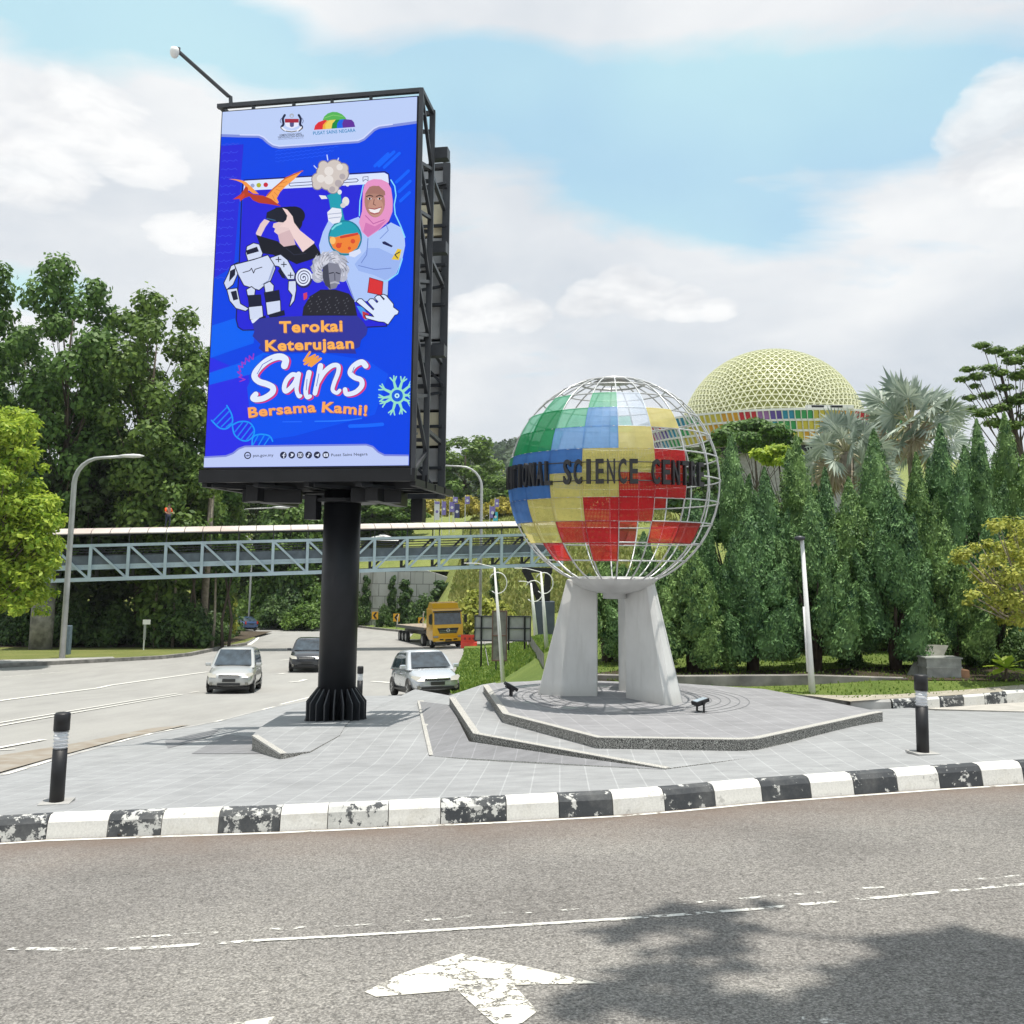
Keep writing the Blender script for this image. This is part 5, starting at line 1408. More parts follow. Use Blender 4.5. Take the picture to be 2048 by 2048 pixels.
MB().box(Vector(U(134, 1280, f.y + 1.2)) + Vector((0, 0, 0)), (.42, .35, 1.7)).build('street_cabinet', mat('cabinet_blue_grey', (.13, .18, .22), .6, var=.15), None, bevel=.02)
o = bpy.data.objects['street_cabinet']; tag(o, 'narrow blue-grey utility cabinet behind the large road lamp', 'utility cabinet')
f2 = Vector(U(498, 1234, 104)); f2.z = T(f2.x, 104) + .17
road_lamp(f2, 182 / F * 104, 2.6, -1, 'slim grey road lamp on the far kerb under the bridge left of the post', r=.1)
f3 = hit(960, 1283, vz)
road_lamp(Vector(U(960, 1260, 78)) * 1.0, 0.1 + (1260 - 940) / F * 78, 3.9, -1, 'tall grey road lamp seen between billboard and globe', r=.12)
f4 = Vector(U(455, 1270, 80)); f4.z = T(f4.x, 80)
road_lamp(f4, (1270 - 1010) / F * 80, 3.6, 1, 'grey road lamp among the left trees with its head under the billboard', r=.09)
# garden lamp at the right
f5 = hit(1625, 1387, LW); t5 = Vector(U(1604, 1080, f5.y + .05))
gl = thing('garden_lamp', 'slender white lamp post leaning left in front of the conifers', 'lamp post', tuple(f5))
MB().tube([f5 + Vector((0, 0, -.1)), f5.lerp(t5, .35), t5], [.065, .05, .035], 12).build('pole', M_WHITE, gl, smooth=True)
MB().tube([f5.lerp(t5, .14) + Vector((-.07, -.02, 0)), f5.lerp(t5, .56) + Vector((-.06, -.02, 0))], .018, 8).build('conduit', M_WHITE, gl, smooth=True)
lh = MB(); lh.lathe([(.05, -.03), (.10, .0), (.10, .035), (.02, .06)], 16, t5 + Vector((-.04, 0, .02))); lh.build('lamp_head', M_DGREY, gl, smooth=True)
# three white poles with ring scrolls
for (bx0, by0, tx, ty, lab) in ((1007, 1365, 989, 1135, 'white pole with ring scrolls standing in front of the road signs'), (1094, 1300, 1082, 1144, 'white pole with ring scroll just left of the globe leg'), (1072, 1272, 1062, 1166, 'small white pole with ring scroll before the bridge pier')):
    f = hit(bx0, by0, LW); tp_ = Vector(U(tx, ty, f.y))
    w = thing('flag_pole', lab, 'pole', tuple(f), 'white poles with ring scrolls')
    MB().tube([f + Vector((0, 0, -.1)), f.lerp(tp_, .5), tp_], [.075 * f.y / 30, .055 * f.y / 30, .03 * f.y / 30], 10).build('pole', M_WHITE, w, smooth=True)
    ry = 18 / F * f.y
    c0 = f.lerp(tp_, .88)
    MB().tube([c0 + Vector((ry * .25 + ry * cos(a), 0, -ry * .2 + ry * 1.15 * sin(a))) for a in [radians(-130 + 20 * k) for k in range(15)]], .018 * f.y / 30, 6).build('ring_scroll', M_WHITE, w, smooth=True)
    MB().tube([tp_, tp_ + Vector((-.5, 0, .12)), tp_ + Vector((-.9, 0, .12))], .015 * f.y / 30, 6).build('scroll_arm', M_WHITE, w)
# road sign seen from behind
M_SGNB = mat('sign_back_grey', (.34, .34, .335), .55, .2, var=.2, scale=1.5)
fs1 = hit(962, 1334, LW); Ys = fs1.y
sg = thing('road_sign', 'wide grey road sign seen from behind on thin black legs', 'road sign', tuple(fs1))
pn = MB(); a_, b_ = Vector(U(949, 1232, Ys)), Vector(U(1062, 1281, Ys))
pn.add([], []); pn.box((a_ + b_) / 2, (abs(b_.x - a_.x), .05, abs(a_.z - b_.z))); pn.build('panel', M_SGNB, sg)
rb = MB()
for py in (1232, 1256, 1281): p_ = Vector(U(949, py, Ys)); rb.bar(p_ + Vector((0, -.06, 0)), Vector((b_.x, Ys - .06, p_.z)), .07, .06)
for px in (950, 1061): rb.bar(Vector((Vector(U(px, 1232, Ys)).x, Ys - .05, a_.z)), Vector((Vector(U(px, 1232, Ys)).x, Ys - .05, b_.z)), .05, .05)
rb.build('rib', M_DGREY, sg)
for px, y0 in ((962, 1334), (1049, 1334), (1017, 1300)):
    MB().bar(Vector(U(px, y0, Ys)), Vector((Vector(U(px, y0, Ys)).x, Ys - .09, a_.z)), .09).build('leg', M_BLACK, sg)
for px, px2 in ((968, 978), (1055, 1061)):
    MB().bar(Vector(U(px, 1281, Ys + .3)), Vector(U(px2, 1338, Ys - .9)), .035).build('brace', M_DGREY, sg)
Yv = 42.0
vsn = thing('narrow_sign', 'tall narrow grey sign board behind the white pole', 'sign', tuple(Vector(U(1000, 1335, Yv))))
a_, b_ = Vector(U(984, 1221, Yv)), Vector(U(1014, 1322, Yv))
MB().box((a_ + b_) / 2, (b_.x - a_.x, .08, a_.z - b_.z)).build('panel', M_CONCD, vsn)
rb = MB()
for px in (985, 1013): x_ = Vector(U(px, 1270, Yv)).x; rb.bar((x_, Yv - .06, a_.z), (x_, Yv - .06, b_.z), .04)
for py in (1222, 1271, 1321): z_ = Vector(U(1000, py, Yv)).z; rb.bar((a_.x, Yv - .06, z_), (b_.x, Yv - .06, z_), .045)
rb.build('rib', mat('rust_brown', (.16, .09, .07), .7), vsn)
for px in (992, 1008):
    x_ = Vector(U(px, 1322, Yv)).x; MB().bar((x_, Yv, LW(x_, Yv) - .1), (x_, Yv, a_.z), .06).build('leg', M_DGREY, vsn)
# small sign under the trees at the left
fs = hit(287, 1300, vz); ss = thing('road_sign', 'small pale rectangular sign on a thin post at the verge edge', 'road sign', tuple(fs))
tz = Vector(U(289, 1240, fs.y)).z
MB().tube([fs, Vector((fs.x, fs.y, tz))], .05, 8).build('post', M_WHITE, ss)
MB().box(Vector(U(294, 1244, fs.y)) + Vector((0, -.06, 0)), (.52, .04, .32)).build('panel', M_WHITE, ss)
MB().box(Vector(U(290, 1263, fs.y)) + Vector((0, -.05, 0)), (.16, .05, 1.1)).build('sleeve', mat('grey_sleeve', (.30, .32, .31), .6), ss)
# chevron boards
M_CHY = mat('chevron_yellow', (.72, .36, .01), .5)
for i, (px, py, s_, lab) in enumerate(((750, 1231, 1.0, 'black and yellow chevron board nearest the billboard column'), (793, 1235, 1.0, 'black and yellow chevron board between column and lorry trailer'), (843, 1243, 1.0, 'black and yellow chevron board above the lorry trailer'))):
    Yc = (106, 103, 99)[i]; p_ = Vector(U(px, py, Yc)); zg = T(p_.x, Yc) + .1
    c_ = thing('chevron_sign', lab, 'road sign', (p_.x, p_.y, zg), 'chevron boards on the bend')
    MB().box(p_, (.70, .04, .84)).build('panel', M_CHY, c_)
    cv = MB()
    for sgn in (-1, 1):
        cv.prism([p_ + Vector((x, -.03, z * sgn)) for x, z in ((-.24, 0), (.02, .35), (.26, .35), (0, 0))], (0, .005, 0))
    cv.build('chevron', M_BLACK, c_)
    MB().tube([(p_.x, p_.y + .05, zg - .1), (p_.x, p_.y + .05, p_.z + .2)], .04, 8).build('post', M_GALV, c_)
# red water filled barrier
pb_ = Vector(U(938, 1279, 72)); pb_.z = T(pb_.x, 72)
br = thing('road_barrier', 'red plastic road barrier beside the yellow lorry', 'barrier', tuple(pb_))
M_REDP = mat('red_plastic', (.70, .045, .02), .4, var=.08)
bb_ = MB()
bb_.add([pb_ + Vector((x, y, z)) for z, h in ((0, .32), (.45, .24), (.52, .12), (1.0, .10)) for x, y in ((-.62, -h), (.62, -h), (.62, h), (-.62, h))],
        [(4 * i + k, 4 * i + (k + 1) % 4, 4 * i + 4 + (k + 1) % 4, 4 * i + 4 + k) for i in range(3) for k in range(4)] + [(3, 2, 1, 0), (12, 13, 14, 15)])
bb_.build('body', M_REDP, br, bevel=.03)
for x in (-.3, .05, .35): MB().box(pb_ + Vector((x, -.125, .72)), (.14, .06, .16)).build('recess', mat('recess_dark', (.25, .015, .012), .5) if x < -.2 else bpy.data.materials['recess_dark'], br)

# bollards and floodlights
M_BOL = mat('bollard_black', (.008, .008, .010), .5, var=.25, scale=5)
M_LENS = mat('bollard_lens', (.72, .74, .76), .2, spec=.6)
def bollard(base, H, lean, label):
    base = Vector(base)
    t = thing('bollard_light', label, 'bollard light', tuple(base), 'black bollard lights round the island', local=True)
    r = .072
    MB().lathe([(r, .02), (r, H * .60)], 24).build('post', M_BOL, t, smooth=True)
    MB().lathe([(r * .88, H * .60), (r * .88, H * .80)], 24).build('lens', M_LENS, t, smooth=True)
    lv = MB()
    for k in range(5): z = H * (.615 + .04 * k); lv.lathe([(r * .9, z), (r * 1.04, z + .004), (r * 1.0, z + .012), (r * .9, z + .014)], 24)
    lv.build('louvre', mat('louvre_white', (.62, .62, .64), .3, .4) if 'louvre_white' not in bpy.data.materials else bpy.data.materials['louvre_white'], t)
    MB().lathe([(r * 1.1, H * .80), (r * 1.1, H * .985), (r * .9, H)], 24).build('cap', M_BOL, t, smooth=True)
    MB().box((0, 0, .008), (.30, .26, .022), .2).build('base_plate', M_CONC, t)
    t.rotation_euler = (0, lean, 0)
    return t
p = hit(113, 1606, PV); bollard(p, .905, .0, 'black bollard light with louvred lens at the left front of the island')
p = hit(1846, 1507, PV); bollard(p, .925, .02, 'black bollard light by the striped kerb at the right of the platform')
p = Vector(U(719, 1402, 24)); p.z = T(p.x, 24) + .15
bollard(Vector((p.x, p.y, Vector(U(719, 1404, 24)).z)), .88, 0, 'black bollard light half hidden behind the billboard column')
def floodlight(p, aim, label, yaw):
    t = thing('floodlight', label, 'floodlight', tuple(p), 'black floodlights aimed at the globe', local=True, rot=(0, 0, yaw))
    hd_ = MB(); M_ = Matrix.Rotation(aim, 3, 'Y')
    hd_.box((0, 0, .155), (.24, .15, .055), M_); hd_.box((-.02, 0, .128), (.15, .12, .05), M_); hd_.build('head', M_BOL, t, bevel=.008)
    MB().box(M_ @ Vector((0, 0, .029)) + Vector((0, 0, .155)), (.20, .12, .004), M_).build('glass', mat('flood_glass', (.35, .4, .45), .08) if 'flood_glass' not in bpy.data.materials else bpy.data.materials['flood_glass'], t)
    bkt = MB()
    for y in (-.085, .085): bkt.bar((0, y, 0), (0, y, .16), .012, .03)
    bkt.bar((0, -.085, .006), (0, .085, .006), .03, .012); bkt.build('bracket', M_BOL, t)
    t.rotation_euler = (0, 0, yaw)
p = onZ(1022, 1392, ZP); floodlight(p, .50, 'black floodlight tilted up at the left edge of the platform', radians(10))
p = onZ(1401, 1424, ZP); floodlight(p, -.22, 'black floodlight on the platform tiles right of the globe legs', radians(25))

# ------------------------------------------------------------------ vegetation
L_FOR = leafmat('leaf_forest', (.052, .12, .026), (.175, .30, .066), .8)
L_FOR2 = leafmat('leaf_forest_olive', (.062, .125, .026), (.20, .30, .06), .8)
L_DARK = leafmat('leaf_dark', (.035, .066, .02), (.10, .155, .042), .8)
L_LIME = leafmat('leaf_lime', (.17, .30, .02), (.50, .60, .075), 1.6, .45)
L_MID = leafmat('leaf_mid', (.06, .13, .025), (.18, .29, .055), .8)
L_YEL = leafmat('leaf_yellow', (.26, .24, .03), (.56, .48, .09), 2.0, .4)
L_YELG = leafmat('leaf_yellow_green', (.24, .29, .04), (.56, .56, .12), 2.0, .4)
L_CYP = leafmat('leaf_conifer', (.022, .075, .026), (.21, .36, .12), 2.5, .18, .6)
L_PALM = leafmat('leaf_palm_silver', (.19, .25, .20), (.50, .56, .48), 1.5, .2, .45)
L_PALMD = leafmat('leaf_palm_dry', (.26, .21, .13), (.46, .40, .27), 2, .1)
L_HILL = leafmat('leaf_far_hill', (.03, .06, .025), (.075, .12, .045), .02, .2)
L_SHRUBD = leafmat('leaf_shrub_dark', (.04, .09, .028), (.12, .20, .05), 1.5)
M_BARK = mat('bark', (.075, .058, .042), .9, var=.35, scale=6, bump=.5)
M_BARKP = mat('bark_pale', (.26, .225, .175), .9, var=.3, scale=5, bump=.4)

def leaves(mb, clusters, n, size, rng, squash=.8, up=.45, shell=.5, asp=1.5, mi=0):
    """leaf quads through a set of (centre, radius) clumps, weighted by surface"""
    w = np.array([r ** 2 for c, r in clusters]); cnt = np.maximum(4, (w / w.sum() * n).astype(int))
    P = []; N = []
    for (c, r), k in zip(clusters, cnt):
        d = rng.normal(size=(k, 3)); d /= np.linalg.norm(d, axis=1)[:, None]
        rad = r * (shell + (1 - shell) * rng.random(k) ** .6) * (1 + .16 * rng.normal(size=k))
        p = d * rad[:, None]; p[:, 2] *= squash
        P.append(np.array(c) + p); nn = d + rng.normal(size=(k, 3)) * .55; nn[:, 2] += up; N.append(nn)
    P = np.concatenate(P); N = np.concatenate(N); N /= np.linalg.norm(N, axis=1)[:, None]
    s = size * (.6 + .8 * rng.random(len(P)))
    upv = rng.normal(size=(len(P), 3))
    mb.quads(P, N, upv, s, s * asp, mi)
def limb_tree(mb, base, clusters, r0, rng, fork=.35, every=1, bend=.15):
    """a tapered trunk with limbs reaching into the clumps"""
    base = Vector(base)
    topc = max(clusters, key=lambda q: q[0][2])[0]
    cm_ = Vector((sum(c[0] for c, r in clusters) / len(clusters), sum(c[1] for c, r in clusters) / len(clusters), topc[2] * .9))
    tp = [base.lerp(cm_, t) + Vector((rng.normal() * r0 * bend * 3, rng.normal() * r0 * bend * 3, 0)) * (1 if 0 < t < 1 else 0) for t in (0, .2, .4, .6, .8, 1)]
    mb.tube(tp, [r0 * 1.25, r0, r0 * .82, r0 * .6, r0 * .38, r0 * .12], 8)
    H_ = cm_.z - base.z
    for c, r in clusters[::every]:
        c = Vector(c); t = max(fork, min(.9, (c.z - base.z) / H_ * .72))
        k = t * 5; i = min(4, int(k)); s = tp[i].lerp(tp[i + 1], k - i)
        m_ = s.lerp(c, .55) + Vector((0, 0, -.06 * H_ * (1 - t)))
        mb.tube([s, m_, c], [r0 * .34 * (1.15 - t), r0 * .2 * (1.15 - t), r0 * .06], 5)
def proto(name, label, cat, lm, clusters, n, size, r0, seed, bark=None, base=(0, 0, 0), fork=.35, every=1, group=None, **kw):
    rng = np.random.default_rng(seed)
    t = thing(name, label, cat, (0, 0, 0), group, local=True)
    mb = MB(); leaves(mb, clusters, n, size, rng, **kw); mb.build('crown', lm, t)
    if r0:
        mb = MB(); limb_tree(mb, base, clusters, r0, rng, fork, every); mb.build('trunk', bark or M_BARK, t, smooth=True)
    return t
def cl_broad(seed, w=.24, z0=.3, k=26, rr=(.065, .115), peak=.6):
    rng = np.random.default_rng(seed); out_ = []
    for i in range(k):
        f_ = (i + .5) / k; z = z0 + (1 - z0) * f_
        prof = (f_ / peak) ** .5 if f_ < peak else max(0, 1 - ((f_ - peak) / (1.06 - peak)) ** 2.2) ** .6
        a = i * 2.4 + rng.random(); rad = w * prof * (.35 + .65 * rng.random() ** .5)
        r = rng.uniform(*rr) * (.7 + .3 * prof)
        out_.append(((rad * cos(a), rad * sin(a), z - r * .7), r))
    return out_
def cl_shrub(seed, k=16, w=.5):
    rng = np.random.default_rng(seed); out_ = []
    for i in range(k):
        a = i * 2.4; rad = w * sqrt((i + .5) / k); z = .12 + .62 * (1 - (rad / w) ** 1.6) * rng.uniform(.75, 1.05)
        out_.append(((rad * cos(a), rad * sin(a), z), rng.uniform(.17, .27)))
    return out_
PROTO = {}
def get(kind):
    """build each kind of tree once, hidden from no one: the first use moves it into place"""
    fn = KINDS[kind]
    if kind not in PROTO: PROTO[kind] = fn(); return PROTO[kind]
    return copy_tree(PROTO[kind])
KINDS = {
    'tall_a': lambda: proto('forest_tree', '', 'tree', L_FOR, cl_broad(1, .125, .30, 34, (.040, .068), .62), 15000, .0105, .013, 1),
    'tall_b': lambda: proto('forest_tree', '', 'tree', L_FOR, cl_broad(2, .15, .26, 38, (.042, .072), .7), 16000, .0105, .014, 2),
    'tall_c': lambda: proto('forest_tree', '', 'tree', L_FOR2, cl_broad(3, .155, .34, 32, (.045, .075), .6), 15000, .0105, .013, 3),
    'dark': lambda: proto('forest_tree', '', 'tree', L_DARK, cl_broad(4, .21, .06, 36, (.06, .10), .5), 9000, .019, .016, 4),
    'mid': lambda: proto('bushy_tree', '', 'tree', L_MID, cl_broad(5, .27, .08, 30, (.085, .14), .55), 8000, .028, .02, 5),
    'olive': lambda: proto('bushy_tree', '', 'tree', L_FOR2, cl_broad(6, .22, .10, 34, (.065, .11), .6), 10000, .020, .018, 6),
    'shrub': lambda: proto('shrub', '', 'shrub', L_SHRUBD, cl_shrub(7), 3600, .055, 0, 7),
    'shrub_mid': lambda: proto('shrub', '', 'shrub', L_MID, cl_shrub(8), 3600, .055, 0, 8),
    'shrub_yel': lambda: proto('yellow_shrub', '', 'shrub', L_YEL, cl_shrub(9), 3000, .065, 0, 9),
    'shrub_yg': lambda: proto('yellow_shrub', '', 'shrub', L_YELG, cl_shrub(10, 18), 3600, .065, 0, 10),
    'column': lambda: proto('columnar_shrub', '', 'shrub', L_SHRUBD, [((.05 * cos(i * 2), .05 * sin(i * 2), .08 + .085 * i), .16 * (1 - .05 * i)) for i in range(11)], 2600, .05, 0, 11),
}
def zg_left(x, y): return T(x, y) + .17
def plant(kind, px, ytop, wpx, Y, label, group=None, zf=None, ybase=None, seed=0, cat=None, wfac=1.0):
    top_ = Vector(U(px, ytop, Y))
    z0 = zf(top_.x, Y) if zf else Vector(U(px, ybase, Y)).z
    t = get(kind)
    H = top_.z - z0
    cr_ = next(c for c in t.children if c.name.startswith('crown')); bbx = [v[0] for v in cr_.bound_box]; wp = (max(bbx) - min(bbx)) * .93
    s = wpx / F * Y / wp
    t.location = (top_.x, Y, z0); t.scale = (s, s, H); t.rotation_euler = (0, 0, seed * 1.7)
    t['label'] = label
    if cat: t['category'] = cat
    if group: t['group'] = group
    return t
GF = 'tall trees of the left wood'
plant('tall_a', -40, 520, 230, 68, 'tall dark green tree cut off by the left edge behind the lime tree', GF, zg_left, seed=1)
plant('tall_b', 152, 520, 230, 70, 'tallest leafy tree of the left wood with a ragged top', GF, zg_left, seed=2)
plant('tall_c', 318, 588, 240, 71, 'broad olive crowned tree left of the billboard screen', GF, zg_left, seed=3)
plant('tall_a', 436, 690, 200, 76, 'tall tree half hidden behind the lower left of the billboard', GF, zg_left, seed=4)
plant('tall_b', 235, 690, 200, 76, 'dark tall tree filling the gap between the two highest crowns', GF, zg_left, seed=5)
plant('tall_a', 55, 640, 190, 78, 'tall tree behind the top of the lime tree', GF, zg_left, seed=6)
plant('dark', 185, 850, 250, 72, 'low dark tree right behind the large road lamp', GF, zg_left, seed=7)
plant('olive', 352, 880, 210, 70.5, 'rounded olive tree behind the bridge roof under the billboard corner', GF, zg_left, seed=8)
plant('olive', 440, 945, 150, 78, 'rounded yellowish tree below the billboard left of its column', GF, zg_left, seed=9)
plant('dark', 300, 960, 230, 74, 'dark tree behind the bridge truss between lamp and post', GF, zg_left, seed=10)
plant('dark', 90, 930, 260, 73, 'dark tree in shade behind the lime tree and bridge end', GF, zg_left, seed=11)
plant('dark', 400, 1010, 160, 84, 'small dark tree under the bridge left of the utility pole', GF, zg_left, seed=12)
GB = 'trees beyond the bend'
plant('dark', 515, 960, 150, 112, 'dark tree beyond the bend just right of the far lamp', GB, lambda x, y: HLb(y) - .2, seed=13)
plant('mid', 585, 985, 140, 108, 'green tree beyond the bend left of the billboard column', GB, lambda x, y: HLb(y) - .2 if y > 109 else T(x, y) + .2, seed=14)
plant('dark', 640, 945, 170, 118, 'dark tree showing on both sides of the billboard column top', GB, lambda x, y: HLb(y) - .2 if y > 109 else T(x, y) + .2, seed=15)
plant('dark', 560, 930, 150, 124, 'tall dark tree under the billboard beam boxes', GB, lambda x, y: HLb(y) - .2 if y > 109 else T(x, y) + .2, seed=16)
plant('dark', 470, 950, 120, 122, 'distant dark tree under the left end of the billboard', GB, lambda x, y: HLb(y) - .2 if y > 109 else T(x, y) + .2, seed=17)
plant('mid', 745, 985, 150, 128, 'rounded dark green tree on the hill right of the column', GB, lambda x, y: HL(y), seed=18)
plant('mid', 805, 996, 110, 127, 'rounded green tree on the hill left of the yellow shrubs', GB, lambda x, y: HL(y), seed=19)
plant('mid', 700, 990, 130, 132, 'green tree directly behind the billboard column', GB, lambda x, y: HL(y), seed=20)
plant('olive', 930, 868, 170, 175, 'big olive green tree on the hill between billboard and globe', GB, lambda x, y: 4, seed=21)
plant('mid', 868, 905, 130, 170, 'green tree on the hill at the right edge of the billboard', GB, lambda x, y: 4, seed=22)
plant('olive', 1012, 945, 120, 165, 'olive tree on the hill behind the left rim of the globe', GB, lambda x, y: 4, seed=23)
plant('mid', 1080, 915, 170, 160, 'green tree on the hill seen through the left globe panels', GB, lambda x, y: 4, seed=24)
plant('mid', 1200, 940, 190, 150, 'green tree seen through the middle of the globe', GB, lambda x, y: 4, seed=25)
plant('olive', 1310, 925, 170, 140, 'olive tree seen through the right half of the globe', GB, lambda x, y: 4, seed=26)
plant('mid', 1400, 905, 160, 120, 'green tree between the globe rim and the dome', GB, lambda x, y: 4, seed=27)
GY = 'yellow shrubs on the hill'
for i, (px, yt, w, lab) in enumerate(((868, 984, 70, 'yellow shrub on the hill nearest the billboard'), (905, 986, 60, 'yellow shrub behind the purple banners'), (940, 984, 55, 'yellow shrub left of the curved lamp pole on the hill'), (1000, 988, 80, 'yellow shrub against the left rim of the globe'), (1045, 1000, 60, 'yellow shrub behind the left globe panels'))):
    plant('shrub_yel', px, yt, w, 136, lab, GY, ybase=1032, seed=30 + i)
GS = 'shrubs along the far roadside'
for i, (k, px, yt, w, Y, lab) in enumerate((
        ('shrub_mid', 530, 1130, 110, 109, 'green roadside shrub right of the far lamp post'), ('shrub', 580, 1150, 110, 106, 'dark roadside shrub left of the billboard column'), ('shrub_mid', 632, 1140, 110, 107, 'green roadside shrub touching the billboard column'),
        ('shrub', 555, 1180, 90, 104, 'low dark shrub on the far kerb between lamp and column'), ('shrub_mid', 610, 1195, 90, 102, 'low green shrub on the far kerb by the column'), ('shrub_mid', 500, 1120, 130, 118, 'green bush high on the bank right of the far lamp'), ('shrub', 600, 1115, 150, 118, 'dark bush high on the bank left of the column'), ('shrub_mid', 660, 1110, 160, 117, 'green bush on the bank behind the column'), ('shrub', 700, 1150, 70, 111, 'dark bush at the end of the block wall'), ('shrub_mid', 550, 1085, 150, 121, 'green bush under the bridge deck near the far lamp'), ('shrub', 470, 1100, 130, 119, 'dark bush on the bank behind the blue car'), ('shrub', 420, 1100, 130, 120, 'dark bush on the bank behind the utility pole'), ('shrub_mid', 620, 1060, 150, 125, 'green bush behind the truss left of the column'),
        ('shrub_yg', 438, 1140, 80, 84, 'yellow green bush beside the utility pole'), ('shrub', 430, 1190, 120, 86, 'dark bush at the foot of the utility pole'))):
    plant(k, px, yt, w, Y, lab, GS, zf=lambda x, y: (T(x, y) + .17) if y < 112 else HLb(y) - .3, seed=40 + i)
for i, (k, px, yt, w, Y, yb, lab) in enumerate((
        ('column', 812, 1158, 44, 109, 1262, 'tall dark columnar shrub against the block wall'), ('shrub', 850, 1176, 80, 107, 1262, 'dark shrub behind the lorry trailer'), ('column', 880, 1160, 60, 109, 1265, 'dark pointed shrub behind the lorry cab'), ('column', 905, 1165, 56, 109, 1265, 'dark pointed shrub right of the lorry cab roof'),
        ('shrub', 770, 1200, 40, 108, 1255, 'small dark shrub between two chevron boards'), ('column', 785, 1150, 26, 111, 1250, 'thin dark climber at the block wall'), ('column', 733, 1150, 26, 111.3, 1240, 'climber on the block wall next to the column'), ('shrub_yg', 955, 1165, 110, 84, 1275, 'large yellow green bush right of the lorry'), ('shrub_yg', 1005, 1190, 70, 82, 1275, 'yellow green bush behind the wide road sign'), ('column', 990, 1140, 30, 86, 1230, 'slim dark cypress on the grass slope'), ('shrub', 915, 1220, 60, 83, 1282, 'low dark bush beside the red barrier'))):
    plant(k, px, yt, w, Y, lab, 'shrubs by the block wall', ybase=yb, seed=50 + i)
# shade plants under the left trees
for i, px in enumerate((150, 195, 240, 285, 330, 375, 415, 60, 105, 20)):
    plant('shrub', px, 1170 + (i * 37) % 60, 120, 69 + (i * 3) % 5, ('dark undergrowth bush %s' % ('behind the large road lamp', 'right of the large road lamp', 'left of the small pale sign', 'behind the small pale sign', 'right of the small pale sign', 'left of the utility pole foot', 'beside the utility pole foot', 'under the lime tree near the worker', 'under the bridge end', 'at the left edge below the lime tree')[i]), 'undergrowth bushes under the left trees', zf=zg_left, seed=60 + i)
for i, (px, yb) in enumerate(((345, 1288), (372, 1285), (392, 1284), (425, 1276), (446, 1270), (458, 1265), (310, 1290))):
    p = Vector(U(px, yb, 69.0)); p.z = zg_left(p.x, 69)
    mb = MB(); q = [p + Vector((0, 0, -.2)), p + Vector((.25 * sin(i * 3), 0, 2)), p + Vector((.6 * sin(i * 2.1), 0, 5.5))]
    mb.tube(q, [.13, .1, .07], 7)
    tag(mb.build('tree_trunk', M_BARKP if i % 3 == 0 else M_BARK, smooth=True), ('thin slanting trunk left of the utility pole', 'thin brown trunk nearest the utility pole', 'thin trunk behind the utility pole', 'pale thin trunk at the verge tip', 'pale slim trunk beside the blue car', 'dark slim trunk beside the blue car', 'thin trunk right of the small pale sign')[i], 'tree trunk', 'thin trunks at the wood edge')
# utility pole
f = hit(402, 1292, vz); tp_ = Vector(U(424, 1000, f.y))
up_ = thing('utility_pole', 'weathered round utility pole rising behind the bridge truss', 'pole', tuple(f))
MB().tube([f, f.lerp(tp_, .5), tp_ + Vector((0, 0, 3))], [.30, .26, .2], 12).build('pole', M_BARKP, up_, smooth=True)
MB().lathe([(.42, 0), (.40, .9), (.3, .95)], 14, f).build('base_drum', mat('drum_brown', (.22, .15, .10), .8, var=.2), up_)
# lime tree on the left
def lime():
    rng = np.random.default_rng(21)
    Y = 50.0; c0 = Vector(U(-45, 1100, Y)); zb = T(c0.x, Y) + .16
    t = thing('lime_tree', 'bright lime green tree with drooping leaves at the left edge', 'tree', (c0.x, Y, zb))
    cl = []
    for px, py, r in ((-20, 850, 62), (30, 860, 48), (45, 905, 40), (10, 930, 60), (-40, 950, 60), (20, 1000, 62), (70, 1010, 52), (95, 1040, 40), (40, 1060, 60), (85, 1085, 46), (-20, 1060, 70), (20, 1130, 60), (70, 1140, 50), (95, 1120, 34), (30, 1190, 52), (-30, 1180, 64), (70, 1185, 36), (-50, 1020, 60)):
        for dz in (-1, 0, 1):
            p = Vector(U(px + 6 * dz, py + 5 * (dz % 2), Y + dz * 1.1)); cl.append((tuple(p), r / F * Y * (.80 if dz == 0 else .66)))
    mb = MB(); cl += [(tuple(Vector(c) + Vector(rng.normal(size=3)) * r * .75), r * .5) for c, r in cl for _ in (0, 1)]
    leaves(mb, cl, 34000, .155, rng, squash=.75, up=.9, shell=.5, asp=2.1); mb.build('crown', L_LIME, t)
    mb = MB(); limb_tree(mb, (c0.x, Y, zb - .1), cl[::3], .32, rng, .3); mb.build('trunk', M_BARK, t, smooth=True)
lime()
# far wooded hill
fh = MB(); xs_ = np.linspace(-260, 330, 60); ys_ = [430, 520, 620, 700, 760, 900]
hh = lambda x, y: -10 + (interp(y, [(430, 0), (520, 40), (620, 78), (700, 97), (760, 99), (900, 70)]) * (.86 + .10 * sin(x * .021 + 1.0) + .05 * sin(x * .063 + 2) + .02 * sin(x * .17)))
fh.add([(x, y, hh(x, y)) for y in ys_ for x in xs_], [(j * 60 + i, j * 60 + i + 1, (j + 1) * 60 + i + 1, (j + 1) * 60 + i) for j in range(5) for i in range(59)])
structure(fh.build('far_hill', M_HILL, smooth=True))
rng = np.random.default_rng(5); n = 16000
X = rng.uniform(-150, 120, n); Yy = 470 + 285 * rng.random(n); Z_ = np.array([hh(x, y) for x, y in zip(X, Yy)])
cx2 = np.round(X / 9) * 9; bmp = 5.5 * np.abs(np.sin(X * .33 + np.sin(Yy * .21) * 2)) * np.abs(np.cos(Yy * .17 + X * .05))
Pp = np.stack([X, Yy, Z_ + bmp + rng.random(n) * 2], 1); Nn = rng.normal(size=(n, 3)); Nn[:, 2] += 1.0; Nn[:, 1] -= .4; Nn /= np.linalg.norm(Nn, axis=1)[:, None]
